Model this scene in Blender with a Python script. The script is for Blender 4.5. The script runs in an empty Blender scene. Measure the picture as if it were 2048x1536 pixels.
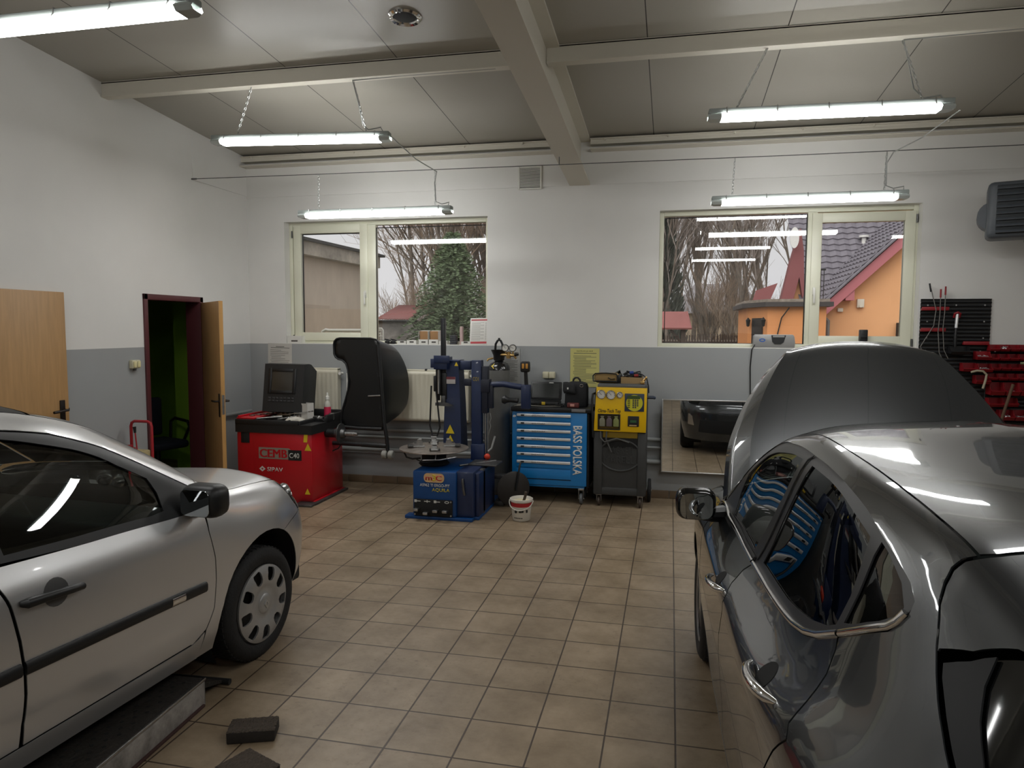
import bpy, bmesh, math, random
import numpy as np
from mathutils import Vector, Matrix, Euler
from mathutils.geometry import delaunay_2d_cdt
SC = bpy.context.scene
COL = SC.collection
random.seed(7)

# ------------------------------------------------------------------ camera
CAM_H = 1.783761
YAW, PITCH, ROLL = 0.217863572, 0.0784842652, 0.00422150683
def cam_axes(yaw, pitch, roll):
    cy, sy, cp, sp = math.cos(yaw), math.sin(yaw), math.cos(pitch), math.sin(pitch)
    f = Vector((-sy*cp, cy*cp, -sp)); r = Vector((cy, sy, 0)); u = r.cross(f)
    c, s = math.cos(roll), math.sin(roll)
    return c*r + s*u, -s*r + c*u, f
_r, _u, _f = cam_axes(YAW, PITCH, ROLL)
cd = bpy.data.cameras.new('camera'); cam = bpy.data.objects.new('camera', cd); COL.objects.link(cam)
cd.sensor_width = 36; cd.sensor_fit = 'HORIZONTAL'; cd.lens = 36*1430.32/2048; cd.clip_start = .02; cd.clip_end = 400
cam.matrix_world = Matrix(((_r.x, _u.x, -_f.x, 0), (_r.y, _u.y, -_f.y, 0), (_r.z, _u.z, -_f.z, CAM_H), (0, 0, 0, 1)))
SC.camera = cam
# ------------------------------------------------------------------ view, world (overcast daylight)
SC.view_settings.view_transform = 'Standard'; SC.view_settings.look = 'None'
SC.view_settings.exposure = 0.0; SC.view_settings.gamma = 1.0; SC.view_settings.use_curve_mapping = False
LAMP = 30.0            # radiance of the fluorescent diffusers
SKY = 0.90             # radiance of the overcast sky
w = bpy.data.worlds.new('overcast'); SC.world = w; w.use_nodes = True
nt = w.node_tree; bg = nt.nodes['Background']
tcw = nt.nodes.new('ShaderNodeTexCoord'); mpw = nt.nodes.new('ShaderNodeMapping'); mpw.inputs['Scale'].default_value = (1, 1, 3)
nzw = nt.nodes.new('ShaderNodeTexNoise'); nzw.inputs['Scale'].default_value = 2.0; nzw.inputs['Detail'].default_value = 4
crw = nt.nodes.new('ShaderNodeValToRGB')
crw.color_ramp.elements[0].color = (.78, .76, .80, 1); crw.color_ramp.elements[1].color = (.96, .93, .95, 1)
nt.links.new(tcw.outputs['Generated'], mpw.inputs['Vector']); nt.links.new(mpw.outputs['Vector'], nzw.inputs['Vector'])
nt.links.new(nzw.outputs['Fac'], crw.inputs['Fac']); nt.links.new(crw.outputs['Color'], bg.inputs['Color'])
bg.inputs['Strength'].default_value = SKY
sl = bpy.data.lights.new('bright_overcast_sky', 'SUN'); so_ = bpy.data.objects.new('bright_overcast_sky', sl); COL.objects.link(so_)
sl.energy = 2.7; sl.angle = math.radians(70); sl.color = (1, .98, .95); so_.rotation_euler = (math.radians(48), 0, math.radians(-18)); so_.location = (0, -6, 14)
try:
    SC.cycles.max_bounces = 10; SC.cycles.diffuse_bounces = 5; SC.cycles.glossy_bounces = 5
    SC.cycles.transparent_max_bounces = 24; SC.cycles.caustics_reflective = False; SC.cycles.caustics_refractive = False
    SC.cycles.use_denoising = True; SC.cycles.sample_clamp_indirect = 6.0
except Exception: pass

# ------------------------------------------------------------------ materials
def lin(h):
    h = h.lstrip('#'); v = [int(h[i:i+2], 16)/255 for i in (0, 2, 4)]
    return tuple(x/12.92 if x <= .04045 else ((x+.055)/1.055)**2.4 for x in v) + (1,)
_M = {}
def mat(name, col, rough=.5, metal=0, spec=.5, coat=0, var=0, vscale=8, bump=0, bscale=60, emit=None, estr=0, alpha=1, stretch=None):
    if name in _M: return _M[name]
    m = bpy.data.materials.new(name); m.use_nodes = True; _M[name] = m
    nt = m.node_tree; b = nt.nodes['Principled BSDF']
    c = lin(col) if isinstance(col, str) else tuple(col)+(1,)
    b.inputs['Base Color'].default_value = c; b.inputs['Roughness'].default_value = rough; b.inputs['Metallic'].default_value = metal
    b.inputs['Specular IOR Level'].default_value = spec; b.inputs['Coat Weight'].default_value = coat; b.inputs['Coat Roughness'].default_value = .03
    if emit: b.inputs['Emission Color'].default_value = lin(emit); b.inputs['Emission Strength'].default_value = estr
    if alpha < 1: b.inputs['Alpha'].default_value = alpha
    if var or bump:
        tc = nt.nodes.new('ShaderNodeTexCoord'); src = tc.outputs['Object']
        if stretch:
            mp = nt.nodes.new('ShaderNodeMapping'); mp.inputs['Scale'].default_value = stretch
            nt.links.new(src, mp.inputs['Vector']); src = mp.outputs['Vector']
    if var:
        n = nt.nodes.new('ShaderNodeTexNoise'); n.inputs['Scale'].default_value = vscale; n.inputs['Detail'].default_value = 6; n.inputs['Roughness'].default_value = .65
        r = nt.nodes.new('ShaderNodeMapRange'); r.inputs['From Min'].default_value = .3; r.inputs['From Max'].default_value = .7
        r.inputs['To Min'].default_value = 1-var; r.inputs['To Max'].default_value = 1+var*.6
        mx = nt.nodes.new('ShaderNodeVectorMath'); mx.operation = 'SCALE'; mx.inputs[0].default_value = c[:3]
        nt.links.new(src, n.inputs['Vector']); nt.links.new(n.outputs['Fac'], r.inputs['Value']); nt.links.new(r.outputs['Result'], mx.inputs['Scale'])
        nt.links.new(mx.outputs['Vector'], b.inputs['Base Color'])
    if bump:
        n2 = nt.nodes.new('ShaderNodeTexNoise'); n2.inputs['Scale'].default_value = bscale; n2.inputs['Detail'].default_value = 4
        bp = nt.nodes.new('ShaderNodeBump'); bp.inputs['Strength'].default_value = bump; bp.inputs['Distance'].default_value = .02
        nt.links.new(src, n2.inputs['Vector']); nt.links.new(n2.outputs['Fac'], bp.inputs['Height']); nt.links.new(bp.outputs['Normal'], b.inputs['Normal'])
    return m
def glass(name, tint=(1, 1, 1), ior=1.5, gain=1.0, rough=0.0):
    if name in _M: return _M[name]
    m = bpy.data.materials.new(name); m.use_nodes = True; _M[name] = m; nt = m.node_tree
    nt.nodes.remove(nt.nodes['Principled BSDF']); out = nt.nodes['Material Output']
    t = nt.nodes.new('ShaderNodeBsdfTransparent'); t.inputs['Color'].default_value = tuple(tint)+(1,)
    g = nt.nodes.new('ShaderNodeBsdfGlossy'); g.inputs['Roughness'].default_value = rough; g.inputs['Color'].default_value = (1, 1, 1, 1)
    fr = nt.nodes.new('ShaderNodeFresnel'); fr.inputs['IOR'].default_value = ior
    ml = nt.nodes.new('ShaderNodeMath'); ml.operation = 'MULTIPLY'; ml.inputs[1].default_value = gain; ml.use_clamp = True
    mx = nt.nodes.new('ShaderNodeMixShader')
    nt.links.new(fr.outputs[0], ml.inputs[0]); nt.links.new(ml.outputs[0], mx.inputs[0]); nt.links.new(t.outputs[0], mx.inputs[1]); nt.links.new(g.outputs[0], mx.inputs[2])
    nt.links.new(mx.outputs[0], out.inputs['Surface'])
    return m
def mirror_mat():
    m = mat('mirror_silver', (.86, .88, .88), .01, 1.0)
    return m
BLK = mat('black_plastic', '#101113', .42)
BLKM = mat('black_matte', '#111112', .8)
RUB = mat('tyre_rubber', '#1b1b1c', .75, var=.25, vscale=20, bump=.15, bscale=90)
CHR = mat('chrome', (.78, .78, .78), .08, 1)
STL = mat('steel', (.45, .45, .45), .32, 1, var=.2, vscale=30)
DST = mat('dark_steel', (.12, .12, .12), .45, .8, var=.3, vscale=20)
WHT = mat('white_plastic', '#d9d8d2', .4)
PAP = mat('paper_white', '#c9c6c0', .8)
INK = mat('ink_black', '#141414', .7)

# ------------------------------------------------------------------ objects
OFF = {}
def _link(o, parent):
    COL.objects.link(o)
    if parent is not None:
        o.parent = parent; OFF[o.name] = OFF[parent.name]
def meta(o, label=None, cat=None, group=None, kind=None):
    if label: o['label'] = label
    if cat: o['category'] = cat
    if group: o['group'] = group
    if kind: o['kind'] = kind
    return o
def thing(name, label, cat, loc=(0, 0, 0), group=None):
    o = bpy.data.objects.new(name, None); o.empty_display_size = .1
    COL.objects.link(o); o.location = loc; OFF[o.name] = Vector(loc)
    return meta(o, label, cat, group)
def dup(root, dloc, label=None, group=None):
    r = root.copy(); COL.objects.link(r); r.location = root.location + Vector(dloc); OFF[r.name] = Vector(r.location)
    if label: r['label'] = label
    if group: r['group'] = group
    for ch in list(root.children):
        c = ch.copy(); COL.objects.link(c); c.parent = r; OFF[c.name] = OFF[r.name]
        for g in list(ch.children):
            d = g.copy(); COL.objects.link(d); d.parent = c; OFF[d.name] = OFF[r.name]
    return r
def frame(o, x, y):
    """matrix with origin o, x axis, approx y axis"""
    x = Vector(x).normalized(); z = x.cross(Vector(y)).normalized(); y = z.cross(x)
    return Matrix(((x.x, y.x, z.x, o[0]), (x.y, y.y, z.y, o[1]), (x.z, y.z, z.z, o[2]), (0, 0, 0, 1)))
class MB:
    def __init__(s, M=None): s.bm = bmesh.new(); s.M = M or Matrix()
    def _add(s, b2, M=None):
        T = s.M @ (M or Matrix()); mp = {}
        for v in b2.verts: mp[v] = s.bm.verts.new(T @ v.co)
        flip = T.to_3x3().determinant() < 0
        for f in b2.faces:
            vs = [mp[v] for v in f.verts]
            if flip: vs.reverse()
            try: s.bm.faces.new(vs)
            except ValueError: pass
        b2.free(); return s
    def box(s, lo, hi, bev=0, M=None, seg=2):
        b = bmesh.new(); bmesh.ops.create_cube(b, size=1)
        c = [(lo[i]+hi[i])/2 for i in range(3)]; d = [abs(hi[i]-lo[i]) for i in range(3)]
        for v in b.verts: v.co = Vector((c[0]+v.co.x*d[0], c[1]+v.co.y*d[1], c[2]+v.co.z*d[2]))
        if bev: bmesh.ops.bevel(b, geom=b.edges[:], offset=min(bev, min(d)*.49), segments=seg, affect='EDGES', profile=.5)
        return s._add(b, M)
    def cyl(s, p0, p1, r0, r1=None, n=20, caps=True):
        p0, p1 = Vector(p0), Vector(p1); r1 = r0 if r1 is None else r1
        d = (p1-p0).normalized(); a = d.orthogonal().normalized(); c = d.cross(a); b = bmesh.new()
        A = [b.verts.new(p0+(a*math.cos(2*math.pi*i/n)+c*math.sin(2*math.pi*i/n))*r0) for i in range(n)]
        B = [b.verts.new(p1+(a*math.cos(2*math.pi*i/n)+c*math.sin(2*math.pi*i/n))*r1) for i in range(n)]
        for i in range(n): b.faces.new((A[i], A[(i+1) % n], B[(i+1) % n], B[i]))
        if caps: b.faces.new(A[::-1]); b.faces.new(B)
        return s._add(b)
    def tube(s, pts, r, n=8, closed=False, caps=True):
        P = [Vector(p) for p in pts]; m = len(P); b = bmesh.new(); rings = []; prev = None
        for i in range(m):
            if closed: t = (P[(i+1) % m]-P[i-1])
            else: t = P[min(i+1, m-1)]-P[max(i-1, 0)]
            if t.length < 1e-9: t = Vector((0, 0, 1))
            t.normalize()
            a = prev - t*prev.dot(t) if prev is not None else t.orthogonal()
            if a.length < 1e-6: a = t.orthogonal()
            a.normalize(); prev = a; c = t.cross(a); rr = r[i] if isinstance(r, (list, tuple)) else r
            rings.append([b.verts.new(P[i]+(a*math.cos(2*math.pi*k/n)+c*math.sin(2*math.pi*k/n))*rr) for k in range(n)])
        for i in range(m if closed else m-1):
            A, B = rings[i], rings[(i+1) % m]
            for k in range(n): b.faces.new((A[k], A[(k+1) % n], B[(k+1) % n], B[k]))
        if caps and not closed: b.faces.new(rings[0][::-1]); b.faces.new(rings[-1])
        return s._add(b)
    def lathe(s, prof, org=(0, 0, 0), axis=(0, 0, 1), n=32, a0=0, a1=2*math.pi):
        ax = Vector(axis).normalized(); a = ax.orthogonal().normalized(); c = ax.cross(a); b = bmesh.new(); O = Vector(org)
        full = abs(a1-a0-2*math.pi) < 1e-6; m = n if full else n+1; rings = []
        for r, h in prof:
            if r < 1e-6: rings.append([b.verts.new(O+ax*h)])
            else: rings.append([b.verts.new(O+ax*h+(a*math.cos(a0+(a1-a0)*k/n)+c*math.sin(a0+(a1-a0)*k/n))*r) for k in range(m)])
        for A, B in zip(rings, rings[1:]):
            for k in range(n):
                k2 = (k+1) % m
                if len(A) == 1 and len(B) == 1: continue
                if len(A) == 1: b.faces.new((A[0], B[k2], B[k]))
                elif len(B) == 1: b.faces.new((A[k], A[k2], B[0]))
                else: b.faces.new((A[k], A[k2], B[k2], B[k]))
        return s._add(b)
    def prism(s, poly, M, depth, bev=0, holes=()):
        """2-D polygon (with holes) in frame M, extruded along +z of M by depth"""
        b = bmesh.new()
        if not holes:
            A = [b.verts.new((x, y, 0)) for x, y in poly]; B = [b.verts.new((x, y, depth)) for x, y in poly]; n = len(poly)
            f0 = b.faces.new(A[::-1]); f1 = b.faces.new(B)
            for i in range(n): b.faces.new((A[i], A[(i+1) % n], B[(i+1) % n], B[i]))
            bmesh.ops.recalc_face_normals(b, faces=b.faces[:])
            if bev:
                es = [e for e in b.edges if (f0 in e.link_faces) or (f1 in e.link_faces)]
                bmesh.ops.bevel(b, geom=es, offset=bev, segments=2, affect='EDGES', profile=.5)
        else:
            tris, pts = cdt_fill(poly, holes)
            A = [b.verts.new((x, y, 0)) for x, y in pts]; B = [b.verts.new((x, y, depth)) for x, y in pts]
            for t in tris:
                b.faces.new([A[i] for i in t[::-1]]); b.faces.new([B[i] for i in t])
            b.edges.ensure_lookup_table()
            for e in [e for e in b.edges if len(e.link_faces) == 1 and e.verts[0] in set(A)]: pass
            cnt = {}
            for t in tris:
                for i in range(3):
                    k = (t[i], t[(i+1) % 3]); cnt[k] = 1
            for (i, j) in list(cnt):
                if (j, i) not in cnt: b.faces.new((A[i], A[j], B[j], B[i]))
        return s._add(b, M)
    def grid(s, rows, closed_u=False):
        b = bmesh.new(); V = [[b.verts.new(p) for p in r] for r in rows]; n = len(rows[0])
        for A, B in zip(V, V[1:]):
            for k in range(n if closed_u else n-1):
                b.faces.new((A[k], A[(k+1) % n], B[(k+1) % n], B[k]))
        return s._add(b)
    def sphere(s, c, r, sc=(1, 1, 1), n=16):
        b = bmesh.new(); bmesh.ops.create_uvsphere(b, u_segments=n, v_segments=max(6, n//2), radius=1)
        for v in b.verts: v.co = Vector((c[0]+v.co.x*r*sc[0], c[1]+v.co.y*r*sc[1], c[2]+v.co.z*r*sc[2]))
        return s._add(b)
    def build(s, name, m, parent=None, smooth=True, angle=35, mods=()):
        bmesh.ops.remove_doubles(s.bm, verts=s.bm.verts[:], dist=1e-5)
        bmesh.ops.recalc_face_normals(s.bm, faces=s.bm.faces[:])
        me = bpy.data.meshes.new(name)
        if parent is not None:
            o0 = OFF[parent.name]
            for v in s.bm.verts: v.co -= o0
        s.bm.to_mesh(me); s.bm.free()
        me.materials.append(m)
        if smooth and len(me.polygons):
            me.shade_smooth(); me.set_sharp_from_angle(angle=math.radians(angle))
        o = bpy.data.objects.new(name, me); _link(o, parent)
        if parent is None: OFF[o.name] = Vector((0, 0, 0))
        return o
def top(o, label, cat, group=None): return meta(o, label, cat, group)
def struct(o): o['kind'] = 'structure'; return o
def inpoly(x, y, P):
    c = False; n = len(P); j = n-1
    for i in range(n):
        if (P[i][1] > y) != (P[j][1] > y) and x < (P[j][0]-P[i][0])*(y-P[i][1])/(P[j][1]-P[i][1])+P[i][0]: c = not c
        j = i
    return c
def cdt_fill(poly, holes=(), res=None):
    V = []; E = []
    for L in [poly]+list(holes):
        k = len(V); V += [Vector(p) for p in L]; E += [(k+i, k+(i+1) % len(L)) for i in range(len(L))]
    if res:
        xs = [p[0] for p in poly]; ys = [p[1] for p in poly]
        y = math.floor(min(ys)/res)*res; row = 0
        B = [Vector(p) for L in [poly]+list(holes) for p in L]
        Ba = np.array([[p.x, p.y] for p in B])
        while y < max(ys):
            x = math.floor(min(xs)/res)*res + (res/2 if row % 2 else 0)
            while x < max(xs):
                if inpoly(x, y, poly) and not any(inpoly(x, y, h) for h in holes) and np.min((Ba[:, 0]-x)**2+(Ba[:, 1]-y)**2) > (res*.45)**2: V.append(Vector((x, y)))
                x += res
            y += res; row += 1
    r = delaunay_2d_cdt(V, E, [], 0, 1e-6)
    P = [(v.x, v.y) for v in r[0]]; T = []
    for t in r[2]:
        cx = sum(P[i][0] for i in t)/3; cy = sum(P[i][1] for i in t)/3
        if inpoly(cx, cy, poly) and not any(inpoly(cx, cy, h) for h in holes):
            a, b, c = [P[i] for i in t]
            if (b[0]-a[0])*(c[1]-a[1])-(b[1]-a[1])*(c[0]-a[0]) < 0: t = (t[0], t[2], t[1])
            T.append(tuple(t))
    return T, P
def arcp(cx, cy, r, a0, a1, n, ry=None):
    ry = ry or r
    return [(cx+r*math.cos(math.radians(a0+(a1-a0)*i/n)), cy+ry*math.sin(math.radians(a0+(a1-a0)*i/n))) for i in range(n+1)]
def circ(cx, cy, r, n=24, ry=None): return arcp(cx, cy, r, 0, 360*(n-1)/n, n-1, ry)
def rrect(x0, y0, x1, y1, r, n=4):
    return arcp(x1-r, y1-r, r, 0, 90, n)+arcp(x0+r, y1-r, r, 90, 180, n)+arcp(x0+r, y0+r, r, 180, 270, n)+arcp(x1-r, y0+r, r, 270, 360, n)
_DG = None
def text(name, body, M, h, m, parent, bold=.0, depth=.0015, w=None, shear=0):
    """flat lettering: M frame at the left end of the baseline; h cap height; w total width"""
    c = bpy.data.curves.new('t', 'FONT'); c.body = body; c.size = 1; c.offset = bold; c.extrude = 0; c.shear = shear; c.resolution_u = 3
    o = bpy.data.objects.new('t', c); COL.objects.link(o)
    dg = bpy.context.evaluated_depsgraph_get(); me = bpy.data.meshes.new_from_object(o.evaluated_get(dg))
    bpy.data.objects.remove(o); bpy.data.curves.remove(c)
    xs = [v.co.x for v in me.vertices]; W = max(xs)-min(xs); x0 = min(xs)
    sy = h/.70; sx = (w/W) if w else sy; off = OFF[parent.name] if parent is not None else Vector()
    b = bmesh.new(); b.from_mesh(me)
    if depth:
        r = bmesh.ops.extrude_face_region(b, geom=b.faces[:]); vs = [e for e in r['geom'] if isinstance(e, bmesh.types.BMVert)]
        for v in vs: v.co.z += depth/sy
    for v in b.verts: v.co = M @ Vector(((v.co.x-x0)*sx, v.co.y*sy, v.co.z*sy)) - off
    bmesh.ops.recalc_face_normals(b, faces=b.faces[:])
    b.to_mesh(me); b.free(); me.name = name; me.materials.clear(); me.materials.append(m)
    o = bpy.data.objects.new(name, me); _link(o, parent)
    if parent is None: OFF[o.name] = Vector()
    return o
# ================================================================== ROOM
XL, XR, YB, YF = -4.85, 5.2, 7.592, -3.6
TILE, TX, TY = .303, -2.0649, 3.6329
def ceil_z(y): return 3.77+.073*(7.02-y)
WD = (2.76, 3.42)
def floor_mat():
    m = mat('floor_tiles', '#968571', .38, var=0); nt = m.node_tree; b = nt.nodes['Principled BSDF']; N = nt.nodes.new; Lk = nt.links.new
    tc = N('ShaderNodeTexCoord'); mp = N('ShaderNodeMapping'); mp.inputs['Location'].default_value = (-TX/TILE, -TY/TILE, 0); mp.inputs['Scale'].default_value = (1/TILE, 1/TILE, 1)
    Lk(tc.outputs['Object'], mp.inputs['Vector'])
    fr = N('ShaderNodeVectorMath'); fr.operation = 'FRACTION'; Lk(mp.outputs['Vector'], fr.inputs[0])
    sb = N('ShaderNodeVectorMath'); sb.operation = 'SUBTRACT'; sb.inputs[1].default_value = (.5, .5, .5); Lk(fr.outputs[0], sb.inputs[0])
    ab = N('ShaderNodeVectorMath'); ab.operation = 'ABSOLUTE'; Lk(sb.outputs[0], ab.inputs[0])
    sx = N('ShaderNodeSeparateXYZ'); Lk(ab.outputs[0], sx.inputs[0])
    mxm = N('ShaderNodeMath'); mxm.operation = 'MAXIMUM'; Lk(sx.outputs[0], mxm.inputs[0]); Lk(sx.outputs[1], mxm.inputs[1])
    g = N('ShaderNodeMapRange'); g.inputs['From Min'].default_value = .484; g.inputs['From Max'].default_value = .490; Lk(mxm.outputs[0], g.inputs['Value'])
    fl = N('ShaderNodeVectorMath'); fl.operation = 'FLOOR'; Lk(mp.outputs['Vector'], fl.inputs[0])
    wn = N('ShaderNodeTexWhiteNoise'); Lk(fl.outputs[0], wn.inputs['Vector'])
    n1 = N('ShaderNodeTexNoise'); n1.inputs['Scale'].default_value = 3.2; n1.inputs['Detail'].default_value = 8; n1.inputs['Roughness'].default_value = .68; Lk(tc.outputs['Object'], n1.inputs['Vector'])
    n2 = N('ShaderNodeTexNoise'); n2.inputs['Scale'].default_value = 26; n2.inputs['Detail'].default_value = 6; n2.inputs['Roughness'].default_value = .7; Lk(tc.outputs['Object'], n2.inputs['Vector'])
    c1 = N('ShaderNodeValToRGB'); e = c1.color_ramp.elements; e[0].position = .32; e[0].color = lin('#776650'); e[1].position = .66; e[1].color = lin('#9c8a73'); Lk(n1.outputs['Fac'], c1.inputs['Fac'])
    d = N('ShaderNodeMapRange'); d.inputs['From Min'].default_value = .56; d.inputs['From Max'].default_value = .74; d.inputs['To Max'].default_value = .55; Lk(n2.outputs['Fac'], d.inputs['Value'])
    n3 = N('ShaderNodeTexNoise'); n3.inputs['Scale'].default_value = 1.1; n3.inputs['Detail'].default_value = 3; Lk(tc.outputs['Object'], n3.inputs['Vector'])
    d3 = N('ShaderNodeMapRange'); d3.inputs['From Min'].default_value = .42; d3.inputs['From Max'].default_value = .6; Lk(n3.outputs['Fac'], d3.inputs['Value'])
    dm = N('ShaderNodeMath'); dm.operation = 'MULTIPLY'; Lk(d.outputs[0], dm.inputs[0]); Lk(d3.outputs[0], dm.inputs[1])
    m1 = N('ShaderNodeMix'); m1.data_type = 'RGBA'; Lk(dm.outputs[0], m1.inputs[0]); Lk(c1.outputs[0], m1.inputs[6]); m1.inputs[7].default_value = lin('#4d4338')
    hv = N('ShaderNodeMapRange'); hv.inputs['To Min'].default_value = .93; hv.inputs['To Max'].default_value = 1.05; Lk(wn.outputs['Value'], hv.inputs['Value'])
    sc = N('ShaderNodeVectorMath'); sc.operation = 'SCALE'; Lk(m1.outputs[2], sc.inputs[0]); Lk(hv.outputs[0], sc.inputs['Scale'])
    m2 = N('ShaderNodeMix'); m2.data_type = 'RGBA'; Lk(g.outputs[0], m2.inputs[0]); Lk(sc.outputs[0], m2.inputs[6]); m2.inputs[7].default_value = lin('#3f3226')
    Lk(m2.outputs[2], b.inputs['Base Color'])
    rg = N('ShaderNodeMapRange'); rg.inputs['To Min'].default_value = .28; rg.inputs['To Max'].default_value = .55; Lk(n2.outputs['Fac'], rg.inputs['Value']); Lk(rg.outputs[0], b.inputs['Roughness'])
    ad = N('ShaderNodeMath'); ad.operation = 'MULTIPLY_ADD'; ad.inputs[1].default_value = -3.0; Lk(g.outputs[0], ad.inputs[0]); Lk(n2.outputs['Fac'], ad.inputs[2])
    bp = N('ShaderNodeBump'); bp.inputs['Strength'].default_value = .35; bp.inputs['Distance'].default_value = .002; Lk(ad.outputs[0], bp.inputs['Height']); Lk(bp.outputs[0], b.inputs['Normal'])
    return m
def wall_mat():
    m = mat('wall_paint', '#dad7d0', .55); nt = m.node_tree; b = nt.nodes['Principled BSDF']; N = nt.nodes.new; Lk = nt.links.new
    tc = N('ShaderNodeTexCoord'); sx = N('ShaderNodeSeparateXYZ'); Lk(tc.outputs['Object'], sx.inputs[0])
    st = N('ShaderNodeMath'); st.operation = 'GREATER_THAN'; st.inputs[1].default_value = 1.587; Lk(sx.outputs[2], st.inputs[0])
    n1 = N('ShaderNodeTexNoise'); n1.inputs['Scale'].default_value = 2.0; n1.inputs['Detail'].default_value = 6; Lk(tc.outputs['Object'], n1.inputs['Vector'])
    r = N('ShaderNodeMapRange'); r.inputs['To Min'].default_value = .93; r.inputs['To Max'].default_value = 1.06; Lk(n1.outputs['Fac'], r.inputs['Value'])
    mx = N('ShaderNodeMix'); mx.data_type = 'RGBA'; Lk(st.outputs[0], mx.inputs[0]); mx.inputs[6].default_value = lin('#9b9e9f'); mx.inputs[7].default_value = lin('#dbdad7')
    sc = N('ShaderNodeVectorMath'); sc.operation = 'SCALE'; Lk(mx.outputs[2], sc.inputs[0]); Lk(r.outputs[0], sc.inputs['Scale']); Lk(sc.outputs[0], b.inputs['Base Color'])
    rr = N('ShaderNodeMapRange'); rr.inputs['To Min'].default_value = .35; rr.inputs['To Max'].default_value = .75; Lk(st.outputs[0], rr.inputs['Value']); Lk(rr.outputs[0], b.inputs['Roughness'])
    n2 = N('ShaderNodeTexNoise'); n2.inputs['Scale'].default_value = 140; Lk(tc.outputs['Object'], n2.inputs['Vector'])
    bp = N('ShaderNodeBump'); bp.inputs['Strength'].default_value = .12; bp.inputs['Distance'].default_value = .003; Lk(n2.outputs['Fac'], bp.inputs['Height']); Lk(bp.outputs[0], b.inputs['Normal'])
    return m
def ceil_mat():
    m = mat('ceiling_sheet', '#a39f95', .35, spec=.4); nt = m.node_tree; b = nt.nodes['Principled BSDF']; N = nt.nodes.new; Lk = nt.links.new
    tc = N('ShaderNodeTexCoord'); sx = N('ShaderNodeSeparateXYZ'); Lk(tc.outputs['Object'], sx.inputs[0])
    a = N('ShaderNodeMath'); a.operation = 'MULTIPLY_ADD'; a.inputs[1].default_value = 1/.963; a.inputs[2].default_value = .215/.963+20; Lk(sx.outputs[0], a.inputs[0])
    f = N('ShaderNodeMath'); f.operation = 'FRACT'; Lk(a.outputs[0], f.inputs[0])
    l = N('ShaderNodeMath'); l.operation = 'LESS_THAN'; l.inputs[1].default_value = .008; Lk(f.outputs[0], l.inputs[0])
    mx = N('ShaderNodeMix'); mx.data_type = 'RGBA'; Lk(l.outputs[0], mx.inputs[0]); mx.inputs[6].default_value = lin('#a39f95'); mx.inputs[7].default_value = lin('#2b2824'); Lk(mx.outputs[2], b.inputs['Base Color'])
    bp = N('ShaderNodeBump'); bp.inputs['Strength'].default_value = .5; bp.inputs['Distance'].default_value = .004; bp.invert = True; Lk(l.outputs[0], bp.inputs['Height']); Lk(bp.outputs[0], b.inputs['Normal'])
    return m
WALL, FLOORM, CEILM = wall_mat(), floor_mat(), ceil_mat()
BEAM = mat('beam_paint', '#cfcabd', .45)
FXZ = lambda y: Matrix(((1, 0, 0, 0), (0, 0, 1, y), (0, 1, 0, 0), (0, 0, 0, 1)))      # (x,z) polygons extruded toward +y
FYZ = lambda x: Matrix(((0, 0, 1, x), (1, 0, 0, 0), (0, 1, 0, 0), (0, 0, 0, 1)))      # (y,z) polygons extruded toward +x
W1 = (-4.38, -1.96, 1.59, 2.985); W2 = (-.137, 2.315, 1.59, 2.985)
rect = lambda x0, x1, z0, z1: [(x0, z0), (x1, z0), (x1, z1), (x0, z1)]
m = MB(); m.box((XL-3.2, YF-.3, -.15), (XR+.3, YB+.001, 0)); struct(m.build('floor', FLOORM, smooth=False))
m = MB(); m.prism(rect(XL-.3, XR+.3, 0, 4.2), FXZ(YB), .32, holes=[rect(*W1), rect(*W2)]); struct(m.build('wall_back', WALL, smooth=False))
m = MB()
yp = [(YF-.2, 0), (YB+.0, 0), (YB+.0, 4.0), (YF-.2, 4.9)]
m.prism(yp, FYZ(XL-.14), .14, holes=[[(5.865, 0.001), (6.70, 0.001), (6.70, 2.057), (5.865, 2.057)]]); struct(m.build('wall_left', WALL, smooth=False))
m = MB(); m.prism(yp, FYZ(XR), .2); struct(m.build('wall_right', WALL, smooth=False))
m = MB(); m.box((XL-.1, YF-.2, 0), (XR+.1, YF, 4.9)); struct(m.build('wall_front', WALL, smooth=False))
m = MB(); m.prism([(YF-.3, ceil_z(YF-.3)), (YB+.35, ceil_z(YB+.35)), (YB+.35, ceil_z(YB+.35)+.2), (YF-.3, ceil_z(YF-.3)+.2)], FYZ(XL-.3), XR-XL+.6); struct(m.build('ceiling', CEILM, smooth=False))
# plaster ledge above 3.27 m, baseboards
m = MB(); m.box((XL, YB-.010, 3.272), (XR, YB, 3.72)); struct(m.build('trim_1', WALL, smooth=False))
m = MB(); m.box((XL, 6.62, 3.29), (XL+.008, YB-.01, 3.75)); struct(m.build('trim_2', WALL, smooth=False))
SOC = mat('skirting_tile', '#6f5d49', .45, var=.2, vscale=3)
m = MB()
x = XL+.02
while x < XR-.3: m.box((x, YB-.012, 0.001), (x+.298, YB-.0005, .085), .003); x += .303
struct(m.build('baseboard_back', SOC))
m = MB()
y = 0.9
while y < 7.2:
    if y+.3 < 5.80 or y > 6.76: m.box((XL+.0005, y, 0.001), (XL+.012, y+.298, .085), .003)
    y += .303
struct(m.build('baseboard_left', SOC))
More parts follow.
